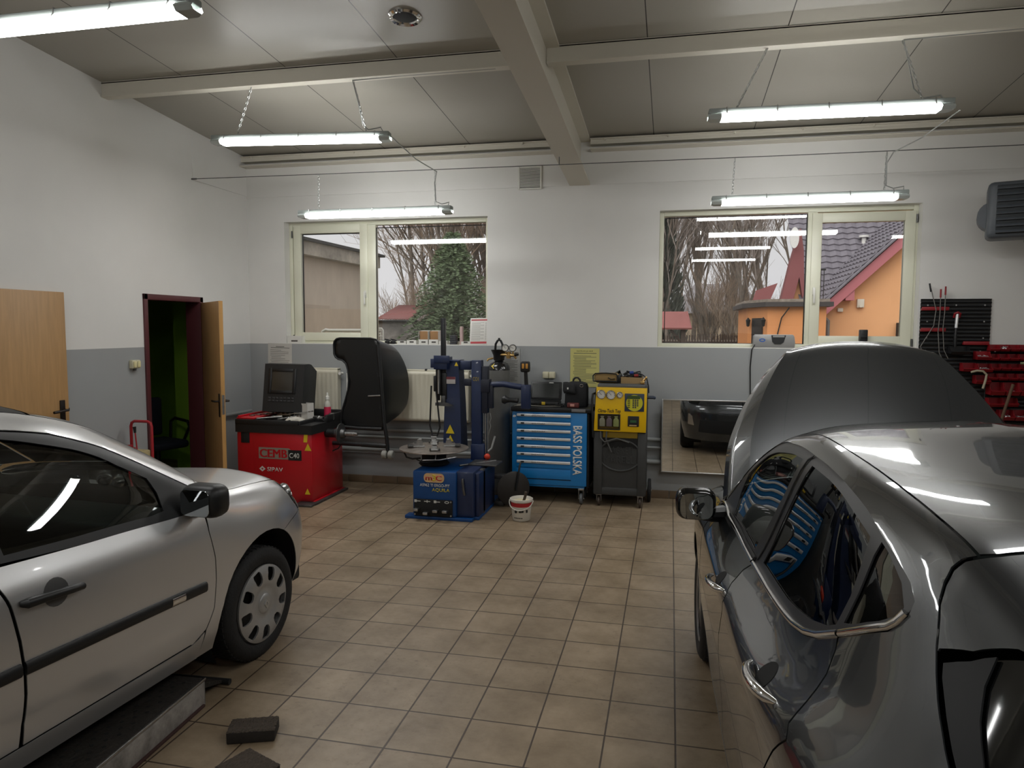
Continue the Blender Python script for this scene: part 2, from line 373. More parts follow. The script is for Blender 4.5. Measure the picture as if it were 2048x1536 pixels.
# roof steel: rafters and purlins
def ibeam(mb, cs, ax):
    pass
def rafter(x0, x1, nm):
    m = MB(); n = 2
    def zb(y): return 3.270+.073*(YB-y)
    for (a, b, zl, zh) in ((x0, x1, 0, .022), ((x0+x1)/2-.008, (x0+x1)/2+.008, .02, None), (x0, x1, None, None)):
        pts = []
        if zl is None: poly = [(YF, ceil_z(YF)-.022), (YB, ceil_z(YB)-.022), (YB, ceil_z(YB)), (YF, ceil_z(YF))]
        elif zh is None: poly = [(YF, zb(YF)+zl), (YB, zb(YB)+zl), (YB, ceil_z(YB)-.01), (YF, ceil_z(YF)-.01)]
        else: poly = [(YF, zb(YF)+zl), (YB, zb(YB)+zl), (YB, zb(YB)+zh), (YF, zb(YF)+zh)]
        m.prism(poly, FYZ(a), b-a)
    struct(m.build(nm, BEAM, smooth=False))
rafter(-1.07, -.855, 'trim_3'); rafter(3.19, 3.40, 'trim_4')
def purlin(y, x0, x1, nm, h=.125):
    z1 = ceil_z(y)-.002; z0 = z1-h; m = MB()
    m.box((x0, y, z0), (x1, y+.012, z1)); m.box((x0, y-.012, z0-.004), (x1, y+.075, z0+.010)); m.box((x0, y, z1-.014), (x1, y+.075, z1-.006))
    struct(m.build(nm, BEAM, smooth=False))
k = 5
for y in (5.44, 2.9, .4):
    for a, b in ((XL, -.975), (-.95, 3.28), (3.31, XR)): purlin(y, a, b, 'trim_%d' % k); k += 1
m = MB()
for a, b in ((XL, -1.08), (-.845, 3.18), (3.41, XR)):
    m.box((a, YB-.12, 3.655), (b, YB-.015, 3.672)); m.box((a, YB-.11, 3.672), (b, YB-.10, ceil_z(YB-.1)-.03)); m.box((a, YB-.13, ceil_z(YB-.1)-.032), (b, YB-.015, ceil_z(YB-.1)-.02))
    m.box((a, YB-.15, 3.60), (b, YB-.012, 3.612))
    xx = a+.15
    while xx < b-.1: m.cyl((xx, YB-.135, ceil_z(YB-.1)-.03), (xx, YB-.135, ceil_z(YB-.1)-.05), .009, n=8); xx += .63
struct(m.build('trim_%d' % k, BEAM, smooth=False)); k += 1
# ------------------------------------------------------------------ windows
PVC = mat('window_pvc', '#dcdcc9', .35); GL = glass('window_glass', (.97, .98, .97), 1.52, 1.25); GASK = mat('gasket', '#1e1f20', .6)
def fr(mb, x0, x1, z0, z1, y0, y1, t, tb=None):
    tb = tb or t
    mb.box((x0, y0, z0), (x0+t, y1, z1), .006); mb.box((x1-t, y0, z0), (x1, y1, z1), .006)
    mb.box((x0+t-.002, y0, z1-t), (x1-t+.002, y1, z1), .006); mb.box((x0+t-.002, y0, z0), (x1-t+.002, y1, z0+tb), .006)
def win(nm, O, mulx0, mulx1, sash, panes, hinge_x, handle_x):
    w = thing(nm, None, None, (O[0], 7.70, O[2])); struct(w)
    a = MB(); fr(a, O[0], O[1], O[2], O[3], 7.70, 7.77, .045, .04); a.box((mulx0, 7.70, O[2]+.03), (mulx1, 7.77, O[3]-.03), .006); a.build('window_frame', PVC, w)
    s = MB(); fr(s, sash[0], sash[1], sash[2], sash[3], 7.685, 7.75, .095, .095); sa = s.build('sash', PVC, w)
    h = MB(); h.box((handle_x-.014, 7.672, 2.12), (handle_x+.014, 7.687, 2.20), .006); h.box((handle_x-.01, 7.648, 2.04), (handle_x+.01, 7.662, 2.185), .007); h.cyl((handle_x, 7.676, 2.165), (handle_x, 7.652, 2.165), .008, n=10); h.build('window_handle', WHT, sa)
    for (x0, x1, z0, z1) in panes:
        g = MB(); fr(g, x0-.004, x1+.004, z0-.004, z1+.004, 7.712, 7.732, .009); g.build('gasket', GASK, w)
        g = MB()
        for y in (7.716, 7.737): g.grid([[(x0, y, z0), (x1, y, z0)], [(x0, y, z1), (x1, y, z1)]])
        g.build('pane', GL, w, smooth=False)
    g = MB()
    for z in (O[3]-.09, O[2]+.10): g.cyl((hinge_x, 7.688, z), (hinge_x, 7.688, z-.08), .009, n=10)
    g.build('hinge', DST, w)
    b = MB(); b.box((O[0]+.002, YB+.004, O[2]-.004), (O[1]-.002, 7.70, O[2]+.004), .002); b.build('window_sill', WHT, w)
win('window_1', W1, -3.43, -3.30, (-4.32, -3.395, 1.625, 2.955), [(-4.215, -3.48, 1.705, 2.855), (-3.30, -1.99, 1.63, 2.91)], -4.335, -3.425)
win('window_2', W2, 1.31, 1.40, (1.35, 2.29, 1.62, 2.93), [(-.07, 1.305, 1.63, 2.925), (1.443, 2.20, 1.697, 2.845)], 2.30, 1.385)
# ------------------------------------------------------------------ doors
def wood(name, col, sc=(14, 14, 1.0)):
    return mat(name, col, .45, var=.14, vscale=3.0, stretch=sc)
OAK = wood('oak_veneer', '#b08a5c'); OAK2 = wood('oak_edge', '#bb8f55'); JAMB = mat('door_frame_paint', '#52262a', .5); BRZ = mat('bronze_handle', '#231d1b', .4, .5)
d = thing('door_1', None, None, (XL, 4.45, 0)); struct(d)
m = MB(); m.box((XL+.012, 4.0, .015), (XL+.052, 4.90, 2.055), .004); m.build('door_leaf', OAK, d)
m = MB(); m.box((XL+.052, 4.808, .985), (XL+.060, 4.858, 1.185), .012); m.cyl((XL+.06, 4.835, 1.105), (XL+.10, 4.835, 1.105), .010); m.tube([(XL+.10, 4.845, 1.105), (XL+.105, 4.80, 1.103), (XL+.105, 4.70, 1.098)], .011); m.cyl((XL+.035, 4.899, 1.105), (XL+.035, 4.912, 1.105), .012); m.build('door_handle', BRZ, d)
d = thing('door_2', None, None, (XL, 6.28, 0)); struct(d)
m = MB()
m.box((XL-.16, 5.845, 0), (XL+.018, 5.895, 2.09), .004); m.box((XL-.16, 6.665, 0), (XL+.018, 6.715, 2.09), .004); m.box((XL-.16, 5.845, 2.035), (XL+.018, 6.715, 2.09), .004); m.build('door_frame', JAMB, d)
th = math.radians(-43); hx, hy = XL+.02, 6.70
LM = Matrix.Translation((hx, hy, 0)) @ Matrix.Rotation(th, 4, 'Z')
m = MB(LM); m.box((0, -.02, .012), (.815, .02, 2.03), .003); lf = m.build('door_leaf', OAK, d)
m = MB(LM); m.box((.8155, -.017, .012), (.818, .017, 2.03)); m.build('door_edge', OAK2, lf)
m = MB(LM)
for s in (-1, 1):
    m.box((.735, s*.02, .90), (.775, s*.027, 1.13), .006); m.cyl((.755, s*.025, 1.055), (.755, s*.065, 1.055), .009); m.tube([(.755, s*.065, 1.055), (.70, s*.066, 1.053), (.63, s*.064, 1.05)], .010)
m.build('door_handle', BRZ, lf)
m = MB(LM); m.box((.818, -.011, .93), (.820, .011, 1.12)); m.build('lock_plate', STL, lf)
# side room behind door 2
GRN = mat('green_paint', '#8fbb38', .7, var=.06, vscale=2); GRND = mat('side_room_ceiling', '#c8c8c0', .8)
m = MB(); m.box((-8.0, 3.9, 0), (-7.9, 8.4, 2.9)); struct(m.build('wall_side_room_far', GRN, smooth=False))
m = MB(); m.box((-7.9, 3.8, 0), (-4.99, 3.9, 2.9)); struct(m.build('wall_side_room_near', GRN, smooth=False))
m = MB(); m.box((-7.9, 8.3, 0), (-5.55, 8.4, 2.7)); struct(m.build('wall_side_room_end', GRN, smooth=False))
m = MB(); m.box((-8.0, 3.8, 2.7), (-4.99, 7.45, 2.8)); m.box((-8.0, 7.45, 2.7), (-5.55, 8.4, 2.8)); struct(m.build('ceiling_side_room', GRND, smooth=False))
m = MB(); m.box((-8.0, 7.593, -.15), (-5.55, 8.4, 0)); struct(m.build('floor_side_room', FLOORM, smooth=False))
m = MB(); m.box((-5.62, 7.25, 0), (-4.99, 7.45, 2.7)); m.box((-5.62, 7.45, 0), (-5.55, 8.3, 2.7)); struct(m.build('wall_side_room_pier', GRN, smooth=False))
# sectional gates in the front wall (behind the viewpoint)
GATE = mat('gate_panel', '#c9c9c5', .4)
for i, gx in enumerate((-4.2, .2)):
    m = MB()
    for z in range(5): m.box((gx, YF, .01+z*.62), (gx+3.4, YF+.04, .62+z*.62), .012)
    struct(m.build('door_%d' % (i+3), GATE))
# ================================================================== FLUORESCENT FIXTURES
HOUS = mat('lamp_housing', '#8e9592', .5); GALV = mat('galvanised', (.5, .51, .5), .4, .9)
def diffuser_mat():
    m = mat('lamp_diffuser', '#f4f6f2', .3, emit='#fafaf8', estr=LAMP); return m
DIFF = diffuser_mat(); CLR = mat('lamp_clear_end', '#b9c0be', .15, spec=.6); WIRE = mat('lamp_cable', '#8d8f8c', .5)
def chain(mb, p0, p1, r=.0035):
    p0, p1 = Vector(p0), Vector(p1); d = p1-p0; n = max(2, int(d.length/.026)); t = d.normalized(); a = t.orthogonal().normalized(); c = t.cross(a)
    for i in range(n):
        o = p0+d*((i+.5)/n); s = a if i % 2 else c
        mb.tube([o+t*(.016*math.cos(q))+s*(.007*math.sin(q)) for q in [k*math.pi/4 for k in range(8)]], r, n=4, closed=True)
def lamp(p0, p1, label, chains, cable=None, group='fluorescent ceiling lamps'):
    """p0,p1 = ends at diffuser bottom"""
    p0, p1 = Vector(p0), Vector(p1); c = (p0+p1)/2; L = (p1-p0).length; F = frame(c, p1-p0, Vector((0, 0, 1)).cross(p1-p0))
    # frame: x along lamp, y across, z up
    t = thing('fluorescent_lamp', label, 'lamp', c, group); h = L/2
    m = MB(F); m.box((-h, -.046, .050), (h, .046, .088), .008)
    m.build('housing', HOUS, t)
    def prof(s): return [(-.046, .052), (-.066, .034), (-.046, .012), (.046, .012), (.066, .034), (.046, .052)]
    m = MB(F); q = [[(x, y, z) for y, z in prof(0)] for x in (-h+.085, h-.085)]; m.grid(q); m.build('diffuser', DIFF, t, angle=60)
    for s in (-1, 1):
        m = MB(F)
        m.grid([[(s*(h-.085), y, z) for y, z in prof(0)], [(s*(h-.02), y*.96, z) for y, z in prof(0)], [(s*(h+.004), y*.7, max(z, .02)) for y, z in prof(0)]])
        m.build('clear_end', CLR, t)
    for x in [(-h+.12)+i*(2*h-.24)/4 for i in range(5)]:
        m = MB(F); m.tube([(x, -.0655, .036), (x, -.050, .060), (x, -.048, .0895), (x, .048, .0895), (x, .050, .060), (x, .0655, .036)], .0035, n=5); m.build('clip', STL, t)
    for (f, up) in chains:
        m = MB()
        b = F @ Vector((f*h, 0, .088)); m.box((b.x-.03, b.y-.02, b.z-.004), (b.x+.03, b.y+.02, b.z+.006)); chain(m, b+Vector((0, 0, .005)), up)
        m.build('chain', GALV, t)
    if cable:
        m = MB(); m.tube(cable, .005, n=6); m.build('power_cable', WIRE, t)
    return t
def sag(a, b, d, n=8):
    a, b = Vector(a), Vector(b); return [a.lerp(b, i/n)-Vector((0, 0, d*4*(i/n)*(1-i/n))) for i in range(n+1)]
# wire along the back carrying two lamps
m = MB(); m.tube([(XL, 6.609, 3.296), (-3.4, 6.609, 3.285), (-1.03, 6.609, 3.272), (1.0, 6.609, 3.262), (3.19, 6.609, 3.262)], .0035, n=6)
m.cyl((XL, 6.609, 3.296), (XL+.06, 6.609, 3.2955), .008, n=8)
m.tube([(-1.03, 6.609, 3.272), (-1.03, 6.609, 3.36)], .004, n=6)
top(m.build('steel_wire', DST), 'thin steel wire strung from the left wall under the steel rafter', 'wire')
Z3 = 2.848
lamp((-3.636, 6.609, Z3), (-2.054, 6.609, Z3), 'lit fluorescent lamp hanging in front of the window on the left', [(-.74, (-3.427, 6.609, 3.279)), (.79, (-2.221, 6.609, 3.272))],
     [(-2.09, 6.60, Z3+.085), (-2.08, 6.60, Z3+.12), (-2.15, 6.60, Z3+.105), (-2.21, 6.60, Z3+.13), (-2.222, 6.595, 3.15), (-2.19, 6.57, 3.25), (-2.30, 6.3, 3.31), (-2.36, 5.86, 3.40)])
lamp((.324, 6.609, Z3), (1.895, 6.609, Z3), 'lit fluorescent lamp hanging in front of the window on the right', [(-.78, (.511, 6.609, 3.256)), (.77, (1.723, 6.609, 3.255))],
     [(1.86, 6.60, Z3+.085), (1.86, 6.60, Z3+.12), (1.78, 6.60, Z3+.105), (1.725, 6.60, Z3+.13), (1.72, 6.595, 3.16), (1.76, 6.56, 3.24), (1.86, 6.2, 3.26), (1.86, 5.46, 3.25)])
lamp((-3.90, 5.62, 3.335), (-2.345, 5.80, 3.335), 'lit fluorescent lamp hanging from the beam on the left side of the ceiling', [(-.72, (-3.42, 5.462, 3.755)), (.74, (-2.53, 5.487, 3.755))],
     [(-2.40, 5.79, 3.42), (-2.42, 5.78, 3.46), (-2.52, 5.76, 3.44), (-2.56, 5.74, 3.47), (-2.54, 5.6, 3.62), (-2.53, 5.48, 3.75), (-2.1, 5.47, 3.757), (-1.35, 5.47, 3.757)])
lamp((.225, 5.335, 3.225), (1.80, 5.41, 3.225), 'lit fluorescent lamp hanging from the beam on the right side of the ceiling', [(-.76, (.622, 5.475, 3.755)), (.76, (1.507, 5.517, 3.755))],
     [(1.74, 5.40, 3.31), (1.72, 5.40, 3.34), (1.62, 5.41, 3.33), (1.56, 5.42, 3.40), (1.507, 5.50, 3.75), (2.2, 5.47, 3.757), (3.1, 5.47, 3.757)])
lamp((-3.876, 3.212, 3.30), (-2.30, 3.212, 3.30), 'large lit fluorescent lamp at the upper left above the silver car', [(-.8, (-3.8, 2.93, 3.93)), (.8, (-2.4, 2.93, 3.93))],
     [(-2.34, 3.20, 3.385), (-2.33, 3.20, 3.42), (-2.40, 3.19, 3.40), (-2.50, 3.17, 3.43), (-2.42, 2.95, 3.9)])
for (x, y) in ((.35, 3.15), (-3.85, .7), (.35, .7), (-3.85, -1.8), (.35, -1.8), (3.55, 2.0)):
    lamp((x, y, 3.32), (x+1.57, y, 3.32), 'lit fluorescent lamp in the rear rows of the workshop ceiling', [(-.8, (x+.16, y, ceil_z(y)-.01)), (.8, (x+1.41, y, ceil_z(y)-.01))], None, 'rear fluorescent lamps')
# recessed ceiling speaker / spot and vent grille
sy = 4.85; sz = ceil_z(4.85)
F = Matrix.Translation((-1.843, sy, sz)) @ Matrix.Rotation(-math.atan(.073), 4, 'X')
t = thing('ceiling_outlet', 'round chrome-rimmed outlet set in the ceiling beside the steel rafter', 'outlet', (-1.843, sy, sz))
m = MB(F); m.lathe([(.118, 0), (.118, -.008), (.105, -.02), (.085, -.014), (.078, -.002)], n=40); m.build('rim', CHR, t)
m = MB(F); m.lathe([(.08, -.004), (.06, -.012), (0, -.014)], n=32); m.build('grille', mat('outlet_grille', '#121214', .7, bump=.4, bscale=300), t)
m = MB(F)
for k in range(3):
    a = k*2.1+.5; m.sphere((.098*math.cos(a), .098*math.sin(a), -.018), .007)
m.build('screw', STL, t)
t = thing('vent_grille', 'white plastic ventilation grille high on the back wall', 'vent', (-1.49, YB, 3.37))
m = MB(); fr(m, -1.62, -1.362, 3.243, 3.492, YB-.028, YB-.01, .02); m.build('grille_frame', WHT, t)
m = MB(); m.box((-1.605, YB-.014, 3.26), (-1.38, YB-.010, 3.475)); m.build('backing', mat('vent_dark', '#3a3a38', .8), t)
m = MB()
for i in range(16): z = 3.27+i*.0128; m.box((-1.602, YB-.024, z), (-1.38, YB-.016, z+.007))
m.build('slats', WHT, t)
# ================================================================== CAR BODIES: a smooth surface through measured sections, cut into panels
def pchip(x, Y, q):
    x = np.asarray(x, float); Y = np.asarray(Y, float); q = np.clip(np.asarray(q, float), x[0], x[-1])
    h = np.diff(x); sh = (-1,)+(1,)*(Y.ndim-1); dl = np.diff(Y, axis=0)/h.reshape(sh); d = np.zeros_like(Y)
    for i in range(1, len(x)-1):
        w1 = 2*h[i]+h[i-1]; w2 = h[i]+2*h[i-1]; a, b = dl[i-1], dl[i]
        with np.errstate(divide='ignore', invalid='ignore'): v = (w1+w2)/(w1/a+w2/b)
        d[i] = np.where(a*b > 0, v, 0)
    d[0] = dl[0]; d[-1] = dl[-1]
    k = np.clip(np.searchsorted(x, q, side='right')-1, 0, len(x)-2); u = ((q-x[k])/h[k]).reshape(sh); hk = h[k].reshape(sh)
    return (2*u**3-3*u**2+1)*Y[k]+(u**3-2*u**2+u)*hk*d[k]+(-2*u**3+3*u**2)*Y[k+1]+(u**3-u**2)*hk*d[k+1]
class Surf:
    def __init__(s, net, O, H, sgn, n=24):
        net = np.array(net, float); S, R, _ = net.shape; s.S, s.R, s.n = S, R, n
        A = pchip(np.arange(S), net, np.linspace(0, S-1, (S-1)*n+1))
        s.G = pchip(np.arange(R), A.transpose(1, 0, 2), np.linspace(0, R-1, (R-1)*n+1)).transpose(1, 0, 2)
        s.O, s.H, s.sgn = np.array(O), np.array(H), sgn
    def P(s, S, T):
        S = np.clip(np.asarray(S, float)*s.n, 0, s.G.shape[0]-1.0001); T = np.clip(np.asarray(T, float)*s.n, 0, s.G.shape[1]-1.0001)
        i = S.astype(int); j = T.astype(int); u = (S-i)[..., None]; v = (T-j)[..., None]; G = s.G
        return (1-u)*(1-v)*G[i, j]+u*(1-v)*G[i+1, j]+(1-u)*v*G[i, j+1]+u*v*G[i+1, j+1]
    def N(s, S, T):
        e = .06; S = np.clip(np.asarray(S, float), e, s.S-1-e); T = np.clip(np.asarray(T, float), e, s.R-1-e)
        n = np.cross(s.P(S+e, T)-s.P(S-e, T), s.P(S, T+e)-s.P(S, T-e)); n /= np.maximum(np.linalg.norm(n, axis=-1, keepdims=True), 1e-9)
        p = s.P(S, T); ref = p-np.array([0, 0, .55]); ref[..., 0] = 0; front = (p[..., 0] > .5) | (p[..., 0] < -2.7)
        ref[..., 0] = np.where(front, (p[..., 0]+1.1)*.6, 0)
        sg = np.sign((n*ref).sum(-1, keepdims=True)); return n*np.where(sg == 0, 1, sg)
    def inv(s, a, z, smin=0, smax=None, tmin=0, tmax=None):
        smax = s.S-1 if smax is None else smax; tmax = s.R-1 if tmax is None else tmax; n = s.n
        i0, i1, j0, j1 = int(smin*n), int(smax*n)+1, int(tmin*n), int(tmax*n)+1
        g = s.G[i0:i1, j0:j1]; d = (g[..., 0]-a)**2+(g[..., 2]-z)**2; k = np.unravel_index(d.argmin(), d.shape); S, T = (i0+k[0])/n, (j0+k[1])/n
        for _ in range(8):
            p = s.P(S, T); e = .02
            J = np.array([(s.P(S+e, T)-s.P(S-e, T))[[0, 2]]/(2*e), (s.P(S, T+e)-s.P(S, T-e))[[0, 2]]/(2*e)]).T
            try: q = np.linalg.solve(J, np.array([a-p[0], z-p[2]]))
            except Exception: break
            q = np.clip(q, -.3, .3); S = min(max(S+q[0], smin), smax); T = min(max(T+q[1], tmin), tmax)
        return S, T
    def W(s, p, side=1):
        p = np.asarray(p, float); R = np.array([s.H[1], -s.H[0]])*s.sgn*side
        xy = s.O+p[..., :1]*s.H+p[..., 1:2]*R
        return np.concatenate([xy, p[..., 2:3]], -1)
    def Wv(s, a, b, z): return Vector(s.W(np.array([a, b, z], float)))
KS = .35
def outline(S, pts, tmin=0, tmax=6.8, dens=.14):
    """pts: ('s',s,t) or (a,z) -> dense (s,t) loop"""
    q = []
    for p in pts:
        if p[0] == 's': q.append((p[1], p[2]))
        else: q.append(S.inv(p[0], p[1], tmin=tmin, tmax=tmax))
    out = []
    for i in range(len(q)):
        a, b = q[i], q[(i+1) % len(q)]; L = math.hypot((b[0]-a[0]), (b[1]-a[1])); n = max(1, int(L/dens))
        for k in range(n): out.append((a[0]+(b[0]-a[0])*k/n, a[1]+(b[1]-a[1])*k/n))
    return out
def patch(S, name, m, parent, loop, off=0.0, thick=.004, sides=(1,), res=.13, holes=(), join=False, angle=40, smoothness=True):
    T, P = cdt_fill([(p[0], p[1]) for p in loop], [list(h) for h in holes], res)
    A = np.array(P); X = S.P(A[:, 0], A[:, 1]); N = S.N(A[:, 0], A[:, 1]); X = X+N*off; I = X-N*thick
    objs = []; bm = bmesh.new()
    for side in sides:
        if not join: bm = bmesh.new()
        Wo = S.W(X, side); Wi = S.W(I, side); o0 = OFF[parent.name]
        vo = [bm.verts.new(Vector(p)-o0) for p in Wo]; vi = [bm.verts.new(Vector(p)-o0) for p in Wi] if thick else None
        # orientation: compare first triangle normals with wanted normal
        Nw = S.W(X+N*.01, side)-Wo; t = T[len(T)//2]
        nn = np.cross(Wo[t[1]]-Wo[t[0]], Wo[t[2]]-Wo[t[0]]); fl = np.dot(nn, Nw[t[0]]) < 0; cnt = set()
        for t in T:
            tt = t[::-1] if fl else t
            try: f = bm.faces.new([vo[i] for i in tt])
            except ValueError: continue
            f.smooth = True
            for i in range(3): cnt.add((tt[i], tt[(i+1) % 3]))
            if thick:
                f = bm.faces.new([vi[i] for i in tt[::-1]]); f.smooth = True
        if thick:
            for (i, j) in cnt:
                if (j, i) not in cnt:
                    try: bm.faces.new((vo[j], vo[i], vi[i], vi[j]))
                    except ValueError: pass
        if not join or side == sides[-1]:
            if join: bmesh.ops.remove_doubles(bm, verts=bm.verts[:], dist=2e-4)
            me = bpy.data.meshes.new(name); bm.to_mesh(me); bm.free(); me.materials.append(m); me.set_sharp_from_angle(angle=math.radians(angle))
            o = bpy.data.objects.new(name, me); _link(o, parent); objs.append(o)
    return objs
def strip(S, name, m, parent, pts, wdt, hgt, off=0, sides=(1,), tmin=0, tmax=6.8):
    """raised half-round moulding following (a,z)/(s,t) points"""
    q = [(p[1], p[2]) if p[0] == 's' else S.inv(p[0], p[1], tmin=tmin, tmax=tmax) for p in pts]; d = [q[0]]
    for a, b in zip(q, q[1:]):
        n = max(1, int(math.hypot(b[0]-a[0], b[1]-a[1])/.12))
        d += [(a[0]+(b[0]-a[0])*k/n, a[1]+(b[1]-a[1])*k/n) for k in range(1, n+1)]
    A = np.array(d); X = S.P(A[:, 0], A[:, 1]); N = S.N(A[:, 0], A[:, 1]); X = X+N*off; out = []
    tg = np.gradient(X, axis=0); tg /= np.linalg.norm(tg, axis=1, keepdims=True); C = np.cross(N, tg)
    for side in sides:
        rows = []
        for u, h in ((-1, -.3), (-1, .5), (-.6, .95), (0, 1), (.6, .95), (1, .5), (1, -.3)):
            rows.append([Vector(p) for p in S.W(X+C*(u*wdt/2)+N*(h*hgt), side)])
        mb = MB(); mb.grid(rows)
        for e in (0, -1):
            b = bmesh.new(); b.faces.new([b.verts.new(r[e]) for r in rows]); mb._add(b)
        out.append(mb.build(name, m, parent, angle=50))
    return out
def wheel(S, parent, a, b, z, r, w, side, rimr, style, camber=0, steer=0):
    """outer face centre at local (a,b,z)"""
    c = Vector(S.W(np.array([a, b, z]), side)); ax = Vector(S.W(np.array([a, b+1, z]), side))-c
    ax = Matrix.Rotation(steer, 3, 'Z') @ ax; up = Vector((0, 0, 1)); fx = up.cross(ax); F = frame(c, fx, up); # z out = fx x up
    if F.col[2].xyz.dot(ax) < 0: F = frame(c, -fx, up)
    t = MB(); o = F.translation; az = F.col[2].xyz
    prof = [(rimr, -.012), (rimr+.012, -.002), (rimr+.04, .004), (r-.035, .002), (r-.012, -.010), (r-.002, -.028), (r, -.05), (r, -w+.05), (r-.002, -w+.028), (r-.012, -w+.01), (rimr+.03, -w), (rimr, -w+.02)]
    t.lathe([(q[0], q[1]) for q in prof], o, az, 64); tyre = t.build('tyre', RUB, parent, angle=50)
    g = MB(F)
    for k in range(56):
        th = 2*math.pi*k/56; M = Matrix.Rotation(th, 4, 'Z')
        for y0 in (-.04, -.085, -.13): g.box((r-.006, -.010, y0-.018), (r+.0015, .012, y0+.016), M=M @ Matrix.Rotation(.0, 4, 'Z'))
    g.build('tread', RUB, tyre, smooth=False)
    rim = MB(); rim.lathe([(rimr, -.012), (rimr-.012, -.03), (rimr-.02, -w*.6), (0.05, -w*.6)], o, az, 48)
    rim.build('wheel_rim', DST, parent)
    if style == 'cap':
        holes = []
        for k in range(9):
            th = math.radians(90+20+40*k); cx, cy = math.cos(th), math.sin(th); pts = []
            for (rr, tt) in ((.118, 0), (.124, .018), (.140, .027), (.160, .029), (.180, .030), (.192, .024), (.192, -.024), (.180, -.030), (.160, -.029), (.140, -.027), (.124, -.018)):
                pts.append((cx*rr-cy*tt, cy*rr+cx*tt))
            holes.append(pts)
        Tn, P = cdt_fill(circ(0, 0, rimr, 72), holes+[circ(0, 0, .052, 28)], .012)
        bm = bmesh.new()
        def dish(x, y):
            q = math.hypot(x, y); return .004+.016*math.sin(min(1, max(0, (rimr-q)/.06))*math.pi/2)-.014*math.exp(-((q-.075)/.03)**2)
        V = [bm.verts.new((x, y, dish(x, y))) for x, y in P]; V2 = [bm.verts.new((x, y, dish(x, y)-.010)) for x, y in P]; cn = set()
        for tt in Tn:
            bm.faces.new([V[i] for i in tt]); bm.faces.new([V2[i] for i in tt[::-1]])
            for i in range(3): cn.add((tt[i], tt[(i+1) % 3]))
        for (i, j) in cn:
            if (j, i) not in cn: bm.faces.new((V[j], V[i], V2[i], V2[j]))
        cap = MB(F); cap._add(bm); cp = cap.build('hubcap', mat('hubcap_silver', (.42, .42, .42), .38, .55, var=.06, vscale=12), parent, angle=45)
        hb = MB(F); hb.lathe([(.054, .0), (.054, .013), (.046, .019), (.030, .021), (0, .022)], n=36); hc = hb.build('hub_centre', _M['hubcap_silver'], cp)
        em = MB(F)
        dia = [(0, .026), (.017, 0), (0, -.026), (-.017, 0)]; din = [(0, .012), (.007, 0), (0, -.012), (-.007, 0)]
        em.prism(dia, Matrix.Translation((0, 0, .021)), .005, holes=[din]); em.build('wheel_emblem', mat('emblem_grey', (.5, .5, .5), .3, .8), cp)
    else:
        sp = MB(F); nsp = 5
        for k in range(nsp):
            M = Matrix.Rotation(2*math.pi*k/nsp+.3, 4, 'Z')
            for s in (-1, 1):
                sp.prism([(.03, s*.006), (.03, s*.024), (rimr-.004, s*.050), (rimr-.004, s*.020)][::s], M @ Matrix.Translation((0, 0, -.028)), .016)
        sp.lathe([(rimr, -.012), (rimr-.008, -.004), (rimr-.018, -.012), (rimr-.014, -.03)], n=48); sp.lathe([(.052, -.03), (.052, -.012), (.04, -.006), (0, -.005)], n=24)
        sp.build('alloy_spokes', mat('alloy_grey', (.30, .30, .31), .3, .8), parent)
    return F
def axle_arch(S, parent, a, z, r, sides, b0=.84, depth=.30):
    for sd in sides:
        m = MB(); pts = arcp(0, 0, r, -28, 208, 28); rows = []
        bs_ = []
        for x, y in pts:
            q = S.inv(a+x, max(z+y, .23), tmax=6.0); bs_.append(float(S.P(*q)[1])-.012)
        rows.append([Vector(S.W(np.array([a+x, b, z+y]), sd)) for (x, y), b in zip(pts, bs_)])
        rows.append([Vector(S.W(np.array([a+x, b0-depth, z+y]), sd)) for x, y in pts])
        m.grid(rows); bm = bmesh.new(); c = [bm.verts.new(v) for v in rows[1]]; bm.faces.new(c); m._add(bm)
        m.build('wheel_arch_liner', BLKM, parent)
def st(a, *bz): return [(v[2] if len(v) > 2 else a, v[0], v[1]) for v in bz]
